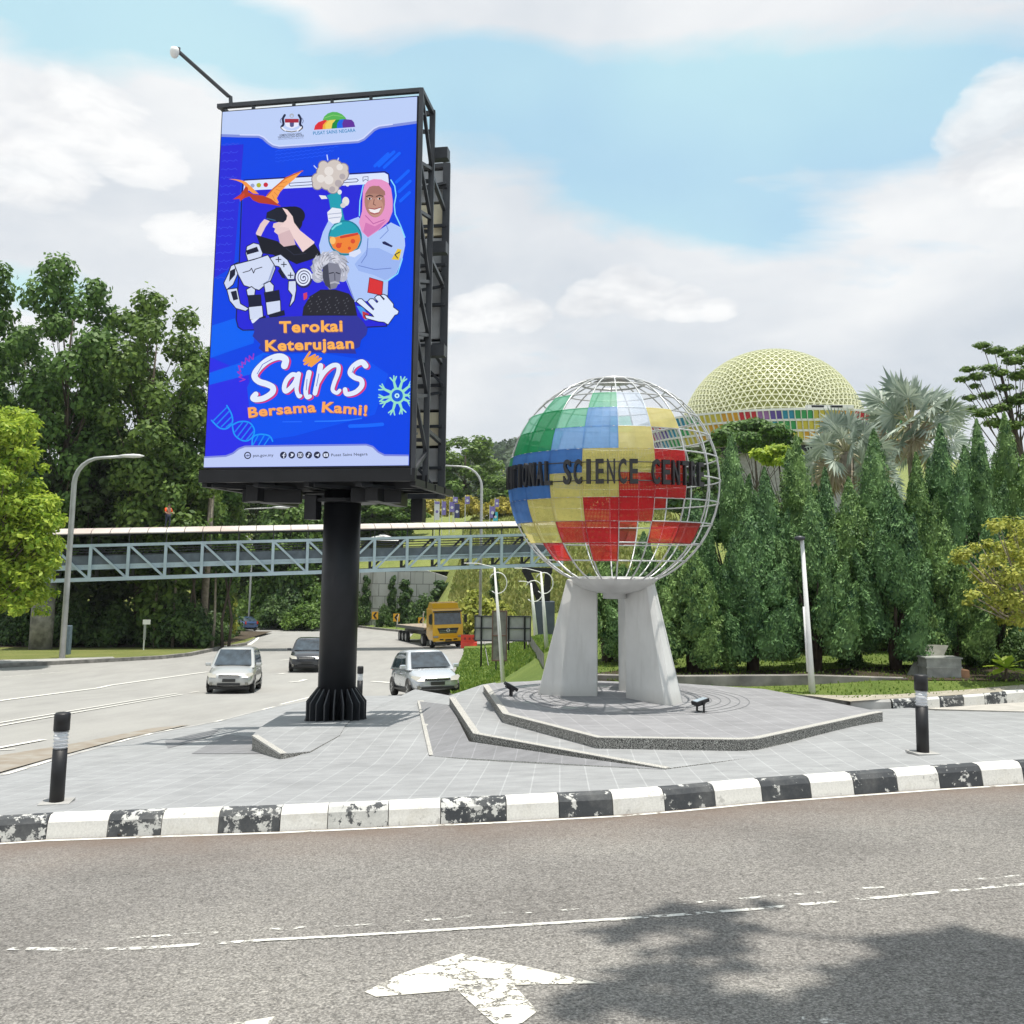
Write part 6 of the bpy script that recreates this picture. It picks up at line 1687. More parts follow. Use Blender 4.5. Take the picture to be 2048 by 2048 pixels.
mb = MB(); sz = rng.uniform(2.2, 4.4, n); mb.quads(Pp, Nn, rng.normal(size=(n, 3)), sz, sz * 1.2)
tag(mb.build('forest', L_HILL), 'distant wooded ridge above the hill', 'forest', kind='stuff')

# conifers behind the platform
def plume(mb, P, N, Uv, S, base, tip, R, n, rng):
    """one pointed spray of scale foliage from base to tip: a soft inner body and leaf scales all over it"""
    base = np.array(base); tip = np.array(tip); ax_ = tip - base; H = np.linalg.norm(ax_); ax_ /= H
    e1 = np.cross(ax_, (0, 1, 0.01)); e1 /= np.linalg.norm(e1); e2 = np.cross(ax_, e1)
    ph = rng.random(4) * 6.28
    prof = lambda t: np.minimum(1, (t + .03) / .25) ** .55 * np.maximum(0, 1 - t) ** .8 * 1.25
    lump = lambda t, a: 1 + .12 * np.sin(a * 3 + t * 13 + ph[0]) + .09 * np.sin(a * 5 - t * 24 + ph[1]) + .06 * np.sin(a * 2 + t * 47 + ph[2])
    k, m_ = 14, 9
    tt_ = np.linspace(0, .97, m_); vs = []
    for t in tt_:
        for j in range(k):
            a = 2 * pi * j / k; r = R * float(prof(t)) * float(lump(t, a)) * .74
            vs.append(tuple(base + ax_ * (t * H) + (cos(a) * e1 + sin(a) * e2) * r))
    mb.add(vs, [(i * k + j, i * k + (j + 1) % k, (i + 1) * k + (j + 1) % k, (i + 1) * k + j) for i in range(m_ - 1) for j in range(k)] + [tuple(range(k - 1, -1, -1)), tuple((m_ - 1) * k + j for j in range(k))])
    t = rng.random(n) ** .9; a = rng.random(n) * 2 * pi
    rr = R * prof(t) * lump(t, a) * (.78 + .28 * rng.random(n)) + .008
    d = np.cos(a)[:, None] * e1 + np.sin(a)[:, None] * e2
    P.append(base + ax_ * (t * H)[:, None] + d * rr[:, None])
    nn_ = d + ax_ * .35 + rng.normal(size=(n, 3)) * .42
    N.append(nn_ / np.linalg.norm(nn_, axis=1)[:, None])
    Uv.append(ax_ * .9 + d * .5 + rng.normal(size=(n, 3)) * .3); S.append(.030 + .036 * rng.random(n))
def conifer(px, ytop, Y, wpx, label, seed, ybot=None, lobes=16, dens=1.0):
    rng = np.random.default_rng(seed)
    b = Vector(U(px, 1335, Y)); z0 = LW(b.x, Y) if Y < 40 else b.z
    topz = Vector(U(px, ytop, Y)).z; R = wpx / F * Y / 2 * 1.05; H = topz - z0
    t = thing('conifer', label, 'tree', (b.x, Y, z0), 'dark green conifers behind the platform')
    P, N, Uv, S = [], [], [], []; mb = MB()
    plume(mb, P, N, Uv, S, (b.x, Y, z0 + .45 * H), (b.x, Y, topz), R * .40, int(2300 * dens), rng)
    for i in range(lobes):
        f_ = (i + .5) / lobes
        a = i * 2.39996 + rng.random() * .7
        rad = R * (.92 - .68 * f_) * (.80 + .35 * rng.random())
        zt = z0 + H * (.29 + .61 * f_ + .05 * rng.normal()); L = H * (.36 - .12 * f_) * (.85 + .45 * rng.random())
        zb_ = max(zt - L, z0 + H * (.07 + .08 * rng.random()))
        bs = (b.x + rad * .52 * cos(a), Y + rad * .52 * sin(a), zb_); tp = (b.x + rad * 1.16 * cos(a), Y + rad * 1.16 * sin(a), zt)
        plume(mb, P, N, Uv, S, bs, tp, R * (.37 - .13 * f_) * (.85 + .3 * rng.random()), int(1250 * dens), rng)
    P = np.concatenate(P); N = np.concatenate(N); Uv = np.concatenate(Uv); S = np.concatenate(S)
    mb.quads(P, N, Uv, S * .7, S * 1.7); mb.build('crown', L_CYPS[seed % 3], t)
    mb = MB()
    for k in range(6):
        a = k * 1.05 + seed; mb.tube([(b.x + .05 * cos(a), Y + .05 * sin(a), z0 - .05), (b.x + .12 * cos(a), Y + .12 * sin(a), z0 + .22 * H), (b.x + R * .4 * cos(a), Y + R * .4 * sin(a), z0 + .5 * H)], [.075, .045, .015], 6)
    mb.build('trunk', M_BARK, t, smooth=True)
L_CYPS = [L_CYP, leafmat('leaf_conifer_fresh', (.03, .09, .028), (.26, .41, .12), 2.5, .18, .6), leafmat('leaf_conifer_deep', (.02, .068, .026), (.18, .33, .115), 2.5, .18, .6)]
CON = [(1386, 1075, 19.4, 190, 'conifer with a fluted trunk just right of the globe legs'), (1506, 1010, 19.6, 195, 'conifer with a fluted trunk second from the globe'), (1632, 985, 19.8, 200, 'conifer behind the white garden lamp'),
       (1712, 955, 20.6, 190, 'conifer just right of the garden lamp top'), (1792, 965, 19.9, 200, 'conifer behind the leaning concrete slab'), (1850, 1085, 20.4, 140, 'low conifer behind the concrete planter'), (1905, 1040, 20.2, 180, 'conifer left of the yellow leaved tree'), (2000, 1010, 21.5, 190, 'conifer behind the yellow leaved tree'),
       (1473, 866, 24.0, 215, 'tall pointed conifer beside the globe rim'), (1607, 870, 24.4, 200, 'tall pointed conifer right of the umbrella tree'), (1664, 935, 23.2, 150, 'small pointed conifer between two palms'), (1768, 858, 24.2, 230, 'tall pointed conifer in front of the palms'), (1853, 905, 24.0, 150, 'narrow conifer right of the front palm'), (1905, 848, 24.4, 200, 'tall conifer right of the large palm'), (1982, 838, 25.0, 200, 'tall conifer under the feathery tree'), (2040, 824, 25.4, 190, 'tall conifer cut by the right edge'),
       (2130, 880, 23.5, 200, 'first conifer past the yellow leaved tree at the right end'), (2215, 960, 22.5, 190, 'second conifer past the yellow leaved tree at the right end'), (2300, 900, 25.0, 210, 'last conifer of the row at the right end'),
       (1540, 935, 22.4, 170, 'conifer in the dense middle of the row'), (1290, 1065, 20.8, 180, 'conifer seen through the lower right of the globe'), (1215, 1095, 21.4, 170, 'conifer seen between the globe legs'), (1400, 985, 23.4, 190, 'conifer behind the right rim of the globe')]
for i, (px, yt, Y, w, lab) in enumerate(CON): conifer(px, yt, Y, w, lab, 100 + i, dens=1.15 if Y < 21 else .95, lobes=17 if Y < 21 else 13)

# silver fan palms
def fan(P, c, d, size, rng, nseg=26):
    """pleated fan blade facing along d, hinged at c"""
    d = Vector(d).normalized(); up_ = Vector((0, 0, 1))
    a = d.cross(up_)
    if a.length < .1: a = Vector((1, 0, 0))
    a.normalize(); b = (a.cross(d)).normalized(); w_ = (.5 + .9 * rng.random()) * (1 if rng.random() < .5 else -1)
    a, b = a * cos(w_) + b * sin(w_), b * cos(w_) - a * sin(w_)
    # blade lies in the plane (d', a), tilted
    for k in range(nseg):
        th = radians(-125 + 250 * k / (nseg - 1)) + rng.normal() * .02
        r = size * (.93 + .1 * rng.random()) * (1 - .12 * abs(sin(th)))
        v = d * cos(th) + a * sin(th)
        n_ = b * (1 if k % 2 else -1) * .03 * size
        side = (a * cos(th) - d * sin(th)) * (size * .050)
        drp = Vector((0, 0, -1)) * size * .16 * rng.random()
        m_ = c + v * r * .55
        P.append((c + v * size * .04, m_ + side + n_, c + v * r + drp, m_ - side - n_))
def palm(px, py, Y, size, ztrunk, label, seed, nf=30):
    rng = np.random.default_rng(seed)
    c = Vector(U(px, py, Y)); t = thing('fan_palm', label, 'palm', (c.x, c.y, ztrunk), 'silver fan palms behind the conifers')
    mb, md, mp = MB(), MB(), MB()
    for i in range(nf):
        f_ = (i + .5) / nf; el = radians(80 - 128 * f_ + 8 * rng.normal()); a = i * 2.39996
        d = Vector((cos(a) * cos(el), sin(a) * cos(el), sin(el)))
        pl_ = size * (.70 + .45 * rng.random())
        e = c + d * pl_ + Vector((0, 0, -.12 * size))
        mp.tube([c, c + d * pl_ * .5 + Vector((0, 0, .02)), e], [.04, .03, .02], 5)
        q = []
        dd = Vector((d.x, d.y, d.z - .25 - .3 * max(0, -sin(el)))); fan(q, e, dd, size * (.72 + .2 * rng.random()), rng)
        tgt = md if (el < radians(-28) and rng.random() < .75) else mb
        for quad in q: tgt.add(quad, [(0, 1, 2, 3)])
    mb.build('crown', L_PALM, t)
    if md.v: md.build('dry_fronds', L_PALMD, t)
    mp.build('stalk', mat('palm_stalk', (.40, .38, .24), .6) if 'palm_stalk' not in bpy.data.materials else bpy.data.materials['palm_stalk'], t)
    MB().tube([(c.x, c.y, ztrunk), (c.x + .05, c.y, (c.z + ztrunk) / 2), c], [.26, .2, .24], 12).build('trunk', M_BARKP, t, smooth=True)
palm(1822, 848, 38, 1.42, -3.3, 'large silver fan palm standing highest above the conifers', 31, 34)
palm(1692, 905, 31, 1.0, -2.7, 'smaller silver fan palm between two tall conifers', 32, 28)
palm(1752, 965, 36, .8, -3.1, 'partly hidden silver fan palm low behind the tallest conifer', 33, 18)

# layered trees at the dome and top right
def layered(name, px_list, Y, size, n, lm, label, trunk_px, zb, seed, r0=.25, squash=.42):
    rng = np.random.default_rng(seed)
    cl = [(tuple(Vector(U(px, py, Y + dy))), r / F * Y) for px, py, r, dy in px_list]
    b = Vector(U(trunk_px[0], trunk_px[1], Y)); t = thing(name, label, 'tree', (b.x, Y, zb))
    mb = MB(); leaves(mb, cl, n, size, rng, squash=squash, up=1.0, shell=.3, asp=1.5); mb.build('crown', lm, t)
    mb = MB(); limb_tree(mb, (b.x, Y, zb), cl, r0, rng, .5); mb.build('trunk', M_BARK, t, smooth=True)
layered('umbrella_tree', [(1450, 868, 26, 0), (1475, 856, 30, 1), (1510, 850, 30, 0), (1545, 858, 28, -1), (1565, 868, 22, 0), (1440, 882, 22, 1), (1490, 876, 30, -1), (1530, 880, 28, 1), (1575, 884, 20, 0), (1415, 888, 16, 0), (1500, 896, 22, 0), (1590, 880, 14, 0)], 70, .22, 11000, L_FOR, 'dark umbrella shaped tree in front of the coloured dome', (1505, 1000), -6, 41)
layered('bushy_tree', [(1525, 908, 24, 0), (1555, 900, 26, 0), (1585, 906, 22, 0), (1545, 920, 26, 1), (1575, 922, 24, -1)], 58, .17, 5200, L_LIME, 'light green tree below the umbrella tree', (1555, 1000), -5.2, 42)
layered('umbrella_tree', [(1335, 925, 24, 0), (1365, 905, 26, 0), (1395, 930, 26, 1), (1420, 905, 20, 0), (1350, 950, 28, -1), (1400, 960, 30, 0), (1310, 960, 26, 0), (1440, 940, 24, 0), (1340, 1000, 40, 0), (1400, 1010, 40, 1)], 60, .26, 5200, L_SHRUBD, 'dark spreading tree seen through the right rim of the globe', (1380, 1080), -5.2, 43)
layered('feathery_tree', [(1965, 690, 18, 0), (1988, 700, 20, 0), (2010, 708, 16, 1), (1935, 738, 16, 0), (1955, 752, 20, 0), (1925, 758, 16, 1), (1975, 735, 18, -1), (2000, 745, 20, 0), (2030, 720, 24, 0), (2055, 700, 28, 1), (2040, 750, 26, 0), (2010, 775, 20, 0), (1975, 790, 20, 1), (1940, 795, 16, 0), (1935, 818, 20, 0), (1965, 825, 24, -1), (2000, 815, 24, 0), (2035, 800, 28, 0), (2060, 790, 30, 1), (1990, 845, 24, 0), (2025, 850, 26, 0), (2080, 740, 40, 0), (2080, 830, 40, 0), (1950, 772, 12, 0), (2110, 700, 40, 0)], 48, .115, 13000, L_FOR2, 'feathery layered tree against the sky at the top right', (2110, 1050), -4.6, 44, .3, .36)
# yellow leaved tree at the right edge
def yellow_tree():
    rng = np.random.default_rng(51); Y = 18.6
    b = Vector(U(2110, 1340, Y)); z0 = LW(b.x, Y)
    t = thing('yellow_tree', 'sparse yellow leaved tree with pale bare branches at the right edge', 'tree', (b.x, Y, z0))
    tips = [(1925, 1108, 22), (1950, 1095, 16), (1990, 1050, 22), (1915, 1120, 14), (1960, 1150, 24), (1985, 1120, 26), (2010, 1100, 28), (2040, 1080, 30), (1945, 1190, 16), (1975, 1180, 24), (2000, 1160, 28), (2030, 1150, 32), (2050, 1120, 34), (1990, 1210, 26), (2020, 1200, 30), (2045, 1190, 32), (1935, 1205, 12), (2065, 1060, 34), (2080, 1150, 40), (2010, 1235, 26), (2045, 1235, 30), (1978, 1088, 16), (2020, 1045, 22), (2100, 1090, 46), (2100, 1200, 46)]
    cl = [(tuple(Vector(U(px, py, Y + .7 * sin(i * 2.1)))), r / F * Y) for i, (px, py, r) in enumerate(tips)]
    mb = MB(); leaves(mb, cl, 8000, .05, rng, squash=.7, up=.8, shell=.25, asp=1.7); mb.build('crown', L_YELG, t)
    mb = MB(); s = Vector((b.x, Y, z0 - .05)); k = Vector(U(2085, 1260, Y))
    mb.tube([s, s.lerp(k, .5), k], [.10, .08, .06], 8)
    for i, (c, r) in enumerate(cl):
        c = Vector(c); m_ = k.lerp(c, .5) + Vector((0, .1 * sin(i), -.06)); mb.tube([k, m_, c], [.03, .018, .006], 5)
        mb.tube([m_, m_.lerp(c, .5) + Vector((0, 0, .15)), c + Vector((.08, 0, .12))], [.014, .01, .004], 4)
    mb.build('trunk', M_BARKP, t, smooth=True)
yellow_tree()
for i, (px, yt, w, Y, lab) in enumerate(((2035, 1250, 90, 20.4, 'dark shrub under the yellow leaved tree'), (1960, 1270, 80, 20.8, 'dark shrub in shade behind the young plant'), (1700, 1290, 60, 20.4, 'low dark shrub at the foot of the conifers'))):
    plant('shrub', px, yt, w, Y, lab, 'shrubs under the conifers', zf=LW, seed=80 + i)
# young broad leaved plant
def young():
    rng = np.random.default_rng(61); f = hit(2013, 1362, LW); t = thing('young_plant', 'young bright green plant with broad leaves on the right lawn', 'plant', tuple(f))
    c = f + Vector((0, 0, .24)); mb = MB()
    for i in range(15):
        a = i * 2.4; el = radians(70 - 5.6 * i); L = .36 + .09 * rng.random(); d = Vector((cos(a) * cos(el), sin(a) * cos(el), sin(el))); s_ = d.cross(Vector((0, 0, 1))).normalized()
        rows = []
        for u, w in ((.12, .02), (.35, .075), (.6, .10), (.82, .075), (1, .005)):
            p = c + d * L * u + Vector((0, 0, -.12 * u * u)); rows += [p - s_ * w, p + Vector((0, 0, -.015)), p + s_ * w]
        mb.add(rows, [(3 * j + k, 3 * j + k + 1, 3 * j + k + 4, 3 * j + k + 3) for j in range(4) for k in range(2)])
    mb.build('leaves', leafmat('leaf_young', (.22, .36, .03), (.42, .52, .06), 3, .5), t, smooth=True)
    MB().tube([f, c], [.035, .025], 8).build('stem', M_BARK, t)
young()
# overhanging street tree just outside the frame, whose shade lies on the near road
def street_tree():
    rng = np.random.default_rng(71); b = Vector((9.6, 3.4, T(9.6, 3.4)))
    t = thing('street_tree', 'tall street tree beside the near road, shading the asphalt at the lower right', 'tree', tuple(b))
    cl = []
    for x, y, r in SHADE:
        cl.append(((x, y, 13.0 + .8 * sin(x * 2 + y * 3)), r))
    cl += [((7.6, 3.2, 14.6), .9), ((8.6, 4.2, 14.8), 1.0), ((9.2, 2.6, 14.5), 1.0), ((9.0, 3.4, 15.4), 1.0)]
    mb = MB(); leaves(mb, cl, 4200, .17, rng, squash=.6, up=.8, shell=.0, asp=1.6); mb.build('crown', L_FOR, t)
    mb = MB(); limb_tree(mb, tuple(b), cl, .2, rng, .75, 4); mb.build('trunk', M_BARK, t, smooth=True)
def shade_at(px, py, r):
    q = hit(px, py, T, .8); k = (13.0 - q.z) / sdir.z
    return (q.x + sdir.x * k, q.y + sdir.y * k, r)
SHADE = [shade_at(*q) for q in ((1330, 1850, .20), (1420, 1830, .26), (1240, 1870, .16), (1390, 1900, .24), (1480, 1860, .2), (1530, 1810, .12), (1300, 2010, .22), (1400, 2010, .26), (1520, 2030, .26), (1640, 2030, .3), (1700, 1960, .22), (1800, 1960, .3), (1900, 1920, .3), (1980, 1900, .36), (1880, 2000, .34), (2000, 2000, .4), (1760, 2040, .34), (2100, 1950, .45), (1180, 2030, .16), (1860, 1900, .22), (1600, 1990, .16), (1260, 1940, .2), (1330, 1955, .2), (1220, 1985, .18), (1440, 1930, .12))]
street_tree()

# grass blades standing on the lawns and the slope
def blades(x0, x1, y0, y1, n, h, fn, ok, seed, label, m):
    rng = np.random.default_rng(seed); X = rng.uniform(x0, x1, n); Y = y0 + (y1 - y0) * rng.random(n) ** 1.3
    keep = [i for i in range(n) if ok(X[i], Y[i])]; X = X[keep]; Y = Y[keep]; k = len(keep)
    hh_ = h * (.5 + .8 * rng.random(k)); Z = np.array([fn(x, y) for x, y in zip(X, Y)]) + hh_ * .38
    a = rng.random(k) * 6.28; N = np.stack([np.cos(a), np.sin(a), .5 * rng.random(k)], 1); N /= np.linalg.norm(N, axis=1)[:, None]
    up = np.stack([rng.normal(size=k) * .35, rng.normal(size=k) * .35, np.ones(k)], 1)
    mb = MB(); mb.quads(np.stack([X, Y, Z], 1), N, up, hh_ * .55, hh_, 0)
    tag(mb.build('grass', m), label, 'grass', kind='stuff')
def inside(poly):
    def f_(x, y):
        c = False
        for (a, b), (d, e) in zip(poly, poly[1:] + poly[:1]):
            if (b > y) != (e > y) and x < (d - a) * (y - b) / (e - b) + a: c = not c
        return c
    return f_
L_GRASS = leafmat('grass_blade', (.10, .19, .03), (.24, .32, .06), 1.2, .3)
L_GRASSY = leafmat('grass_blade_dry', (.17, .21, .045), (.33, .33, .10), .4, .3)
blades(1.5, 18, 15.6, 30, 26000, .055, LW, inside(lawn_xy + lawn_left), 91, 'short grass on the right lawn', L_GRASS)
blades(-4, 3, 30, 68, 16000, .13, LW, inside(lawn_xy + lawn_left), 92, 'grass on the lawn under the road signs', L_GRASS)
blades(-6, 22, 88, 140, 22000, .55, hz, lambda x, y: True, 93, 'rough grass on the slope behind the bridge', L_GRASSY)

# ------------------------------------------------------------------ science centre building with its dome
DC = Vector(U(1545, 880, 150)); DR = 14.75; BZ = DC.z + 1.3
dome = thing('science_centre', 'round building with a pale lattice dome above a rainbow coloured band', 'building', (DC.x, DC.y, DC.z - 14))
bm = bmesh.new(); bmesh.ops.create_icosphere(bm, subdivisions=5, radius=DR - .75)
bmesh.ops.delete(bm, geom=[v for v in bm.verts if v.co.z < -1.5], context='VERTS')
me = bpy.data.meshes.new('shell'); bm.to_mesh(me); bm.free(); me.materials.append(mat('dome_shell', (.56, .58, .20), .5, var=.10, scale=.3))
me.polygons.foreach_set('use_smooth', [True] * len(me.polygons))
o = bpy.data.objects.new('shell', me); C.objects.link(o); o.parent = dome; o.location = (0, 0, 14); PARENT_OFF[o.name] = PARENT_OFF[dome.name]
bm = bmesh.new(); bmesh.ops.create_icosphere(bm, subdivisions=5, radius=DR)
bmesh.ops.delete(bm, geom=[v for v in bm.verts if v.co.z < -1.0], context='VERTS')
ed = [(Vector(e.verts[0].co) + DC, Vector(e.verts[1].co) + DC) for e in bm.edges]
fcs = [[Vector(v.co) for v in f.verts] for f in bm.faces]; bm.free()
mb = MB()
for a, b in ed:
    n_ = ((a + b) / 2 - DC).normalized(); mb.bar(a, b, .105, .30, up=n_)
mb.build('lattice', mat('dome_lattice', (.68, .69, .48), .5), dome)
# small shade fins between the lattice bars
mb = MB()
for f in fcs:
    c = (f[0] + f[1] + f[2]) / 3
    i = max(range(3), key=lambda k: f[k].z); p = [c.lerp(q, .93) for q in f]
    e1, e2 = p[(i + 1) % 3], p[(i + 2) % 3]
    mb.add([DC + e1 * 1.0, DC + e2 * 1.0, DC + c * .975], [(0, 1, 2)])
mb.build('shade_fins', mat('dome_fin', (.48, .50, .19), .6), dome)
COLS = {'p': (.36, .16, .50), 'v': (.12, .07, .42), 'b': (.02, .27, .50), 'g': (.03, .34, .12), 'y': (.66, .55, .08), 'o': (.72, .36, .03), 'r': (.58, .02, .05), 'n': (.03, .05, .22)}
CM = {k: mat('facade_' + k, v, .45, var=.10, scale=1) for k, v in COLS.items()}
nP = 172; rows_ = 3; CYC = 'ooorrrppvvbbgggyyyy'; RT, RB, hP = 23.3, 21.6, 1.42
seq = 'yyyyoooorrrppvvbbgggyyyyyoooorrrpppvvvbbbggg'
fr = MB()
pan = MB(); cks = list(COLS)
def bp(a, h):                       # angle from the viewer's direction, 0..rows
    r = RT + (RB - RT) * h / rows_; return DC + Vector((r * sin(a), -r * cos(a), BZ - DC.z - hP * h))
dA = 2 * pi / nP
for i in range(nP):
    a0_ = dA * (i - nP / 2)
    for r_ in range(rows_):
        sh = .35 * r_ * dA
        q = [bp(a0_ + dA * .10 + sh, r_ + .06), bp(a0_ + dA * .90 + sh, r_ + .06), bp(a0_ + dA * .90 + sh + .2 * dA, r_ + .94), bp(a0_ + dA * .10 + sh + .2 * dA, r_ + .94)]
        k = CYC[(i - 86 + 16 + 3 * r_) % 19]
        pan.add(q, [(0, 1, 2, 3)], cks.index(k))
        out_ = ((q[0] + q[2]) / 2 - DC); out_.z = 0; out_ = out_.normalized() * .12
        fr.bar(bp(a0_ + sh, r_) + out_, bp(a0_ + sh + .2 * dA, r_ + 1) + out_, .12, .25)
        fr.bar(bp(a0_ + sh, r_ + .0) + out_, bp(a0_ + sh + dA, r_ + .0) + out_, .12, .3)
    fr.bar(bp(a0_ + 1.05 * dA, rows_), bp(a0_ + 2.05 * dA, rows_), .14, .3)
fr.build('facade_frame', M_WHITE, dome)
pan.build('cladding', [CM[k] for k in cks], dome)
rf = MB(); rf.lathe([(RT - .3, 0), (14.0, .25), (2, .3)], 64, (DC.x, DC.y, BZ - .2)); rf.build('roof', M_CONC, dome)
wl = MB(); wl.lathe([(RB - .6, -hP * 3), (RB - 1.8, -hP * 3 - .3), (RB - 1.8, -hP * 3 - 1.3), (RB - 3.2, -hP * 3 - 1.3), (RB - 3.2, -hP * 3 - 12)], 64, (DC.x, DC.y, BZ), cap=False); wl.build('wall', M_CONC, dome)
sf = MB(); sf.lathe([(RB - 1.75, -hP * 3 - .35), (RB - 1.75, -hP * 3 - 1.25)], 64, (DC.x, DC.y, BZ), cap=False); sf.build('soffit_shade', M_BLACK, dome)  # black colour stands in for the dark, shaded soffit under the cladding
vt = MB(); vt.box(DC + Vector((1.6, -RT + .6, 1.65)), (6.4, 1.2, .5)); vt.build('plant_room', M_WHITE, dome)
for x in (-.2, 2.4): MB().box(DC + Vector((x, -RT - .02, 1.68)), (1.7, .08, .28)).build('vent', M_BLACK, dome)

# ------------------------------------------------------------------ vehicles
M_GLASS = mat('car_glass', (.035, .05, .065), .07, spec=.9, var=.5, scale=3)
M_TYRE = mat('tyre', (.018, .018, .018), .8)
M_RIM = mat('rim', (.48, .49, .5), .3, .7)
M_TRIM = mat('black_trim', (.015, .015, .016), .5)
M_HEAD = mat('headlamp', (.34, .33, .29), .3, spec=.6)
M_CHROME = mat('chrome', (.7, .7, .72), .15, .9)
M_TAIL = mat('tail_lamp', (.45, .015, .012), .2)
M_PLATE = mat('plate_black', (.02, .02, .02), .4)
def place(t, x, y, zf, heading):
    f = Vector((cos(heading), sin(heading), 0)); s_ = Vector((-f.y, f.x, 0))
    z = zf(x, y); dz = (zf(x + f.x * 1.3, y + f.y * 1.3) - zf(x - f.x * 1.3, y - f.y * 1.3)) / 2.6
    dr = (zf(x + s_.x * .7, y + s_.y * .7) - zf(x - s_.x * .7, y - s_.y * .7)) / 1.4
    f = Vector((f.x, f.y, dz)).normalized(); s_ = Vector((s_.x, s_.y, dr)).normalized(); u = f.cross(s_).normalized(); s_ = u.cross(f)
    M_ = Matrix((f, s_, u)).transposed()
    t.location = (x, y, z + .01); t.rotation_euler = M_.to_euler()
def wheel(t, x, y, r, w=.2, outer=1):
    tm = MB(); tm.lathe([(r * .62, -w / 2), (r * .92, -w / 2), (r, -w * .3), (r, w * .3), (r * .92, w / 2), (r * .62, w / 2)], 24, cap=False)
    def rot(mb): mb.v = [(a + x, c * 1 + y, b + r) for a, b, c in mb.v]; return mb
    wh = rot(tm).build('wheel', M_TYRE, t, smooth=True)
    rm = MB(); h = w / 2 * outer
    rm.lathe([(r * .64, h * .3), (r * .60, h * .95), (r * .52, h * .7), (.02, h * .75)] if outer > 0 else [(.02, h * .75), (r * .52, h * .7), (r * .60, h * .95), (r * .64, h * .3)], 20, cap=False)
    rot(rm).build('rim', M_RIM, wh, smooth=True)
    sp = MB()
    for k in range(5):
        a = 2 * pi * k / 5; p = [(.0, h * .9), (r * .58, h * .9)]
        sp.bar((.04 * cos(a), .04 * sin(a), h * .9), (r * .56 * cos(a), r * .56 * sin(a), h * .95), .05, .03)
    rot(sp).build('spoke', M_RIM, wh)
    hs = MB(); hs.lathe([(.01, h * .55), (r * .5, h * .5)], 14, cap=False); rot(hs).build('hub', M_TRIM, wh)
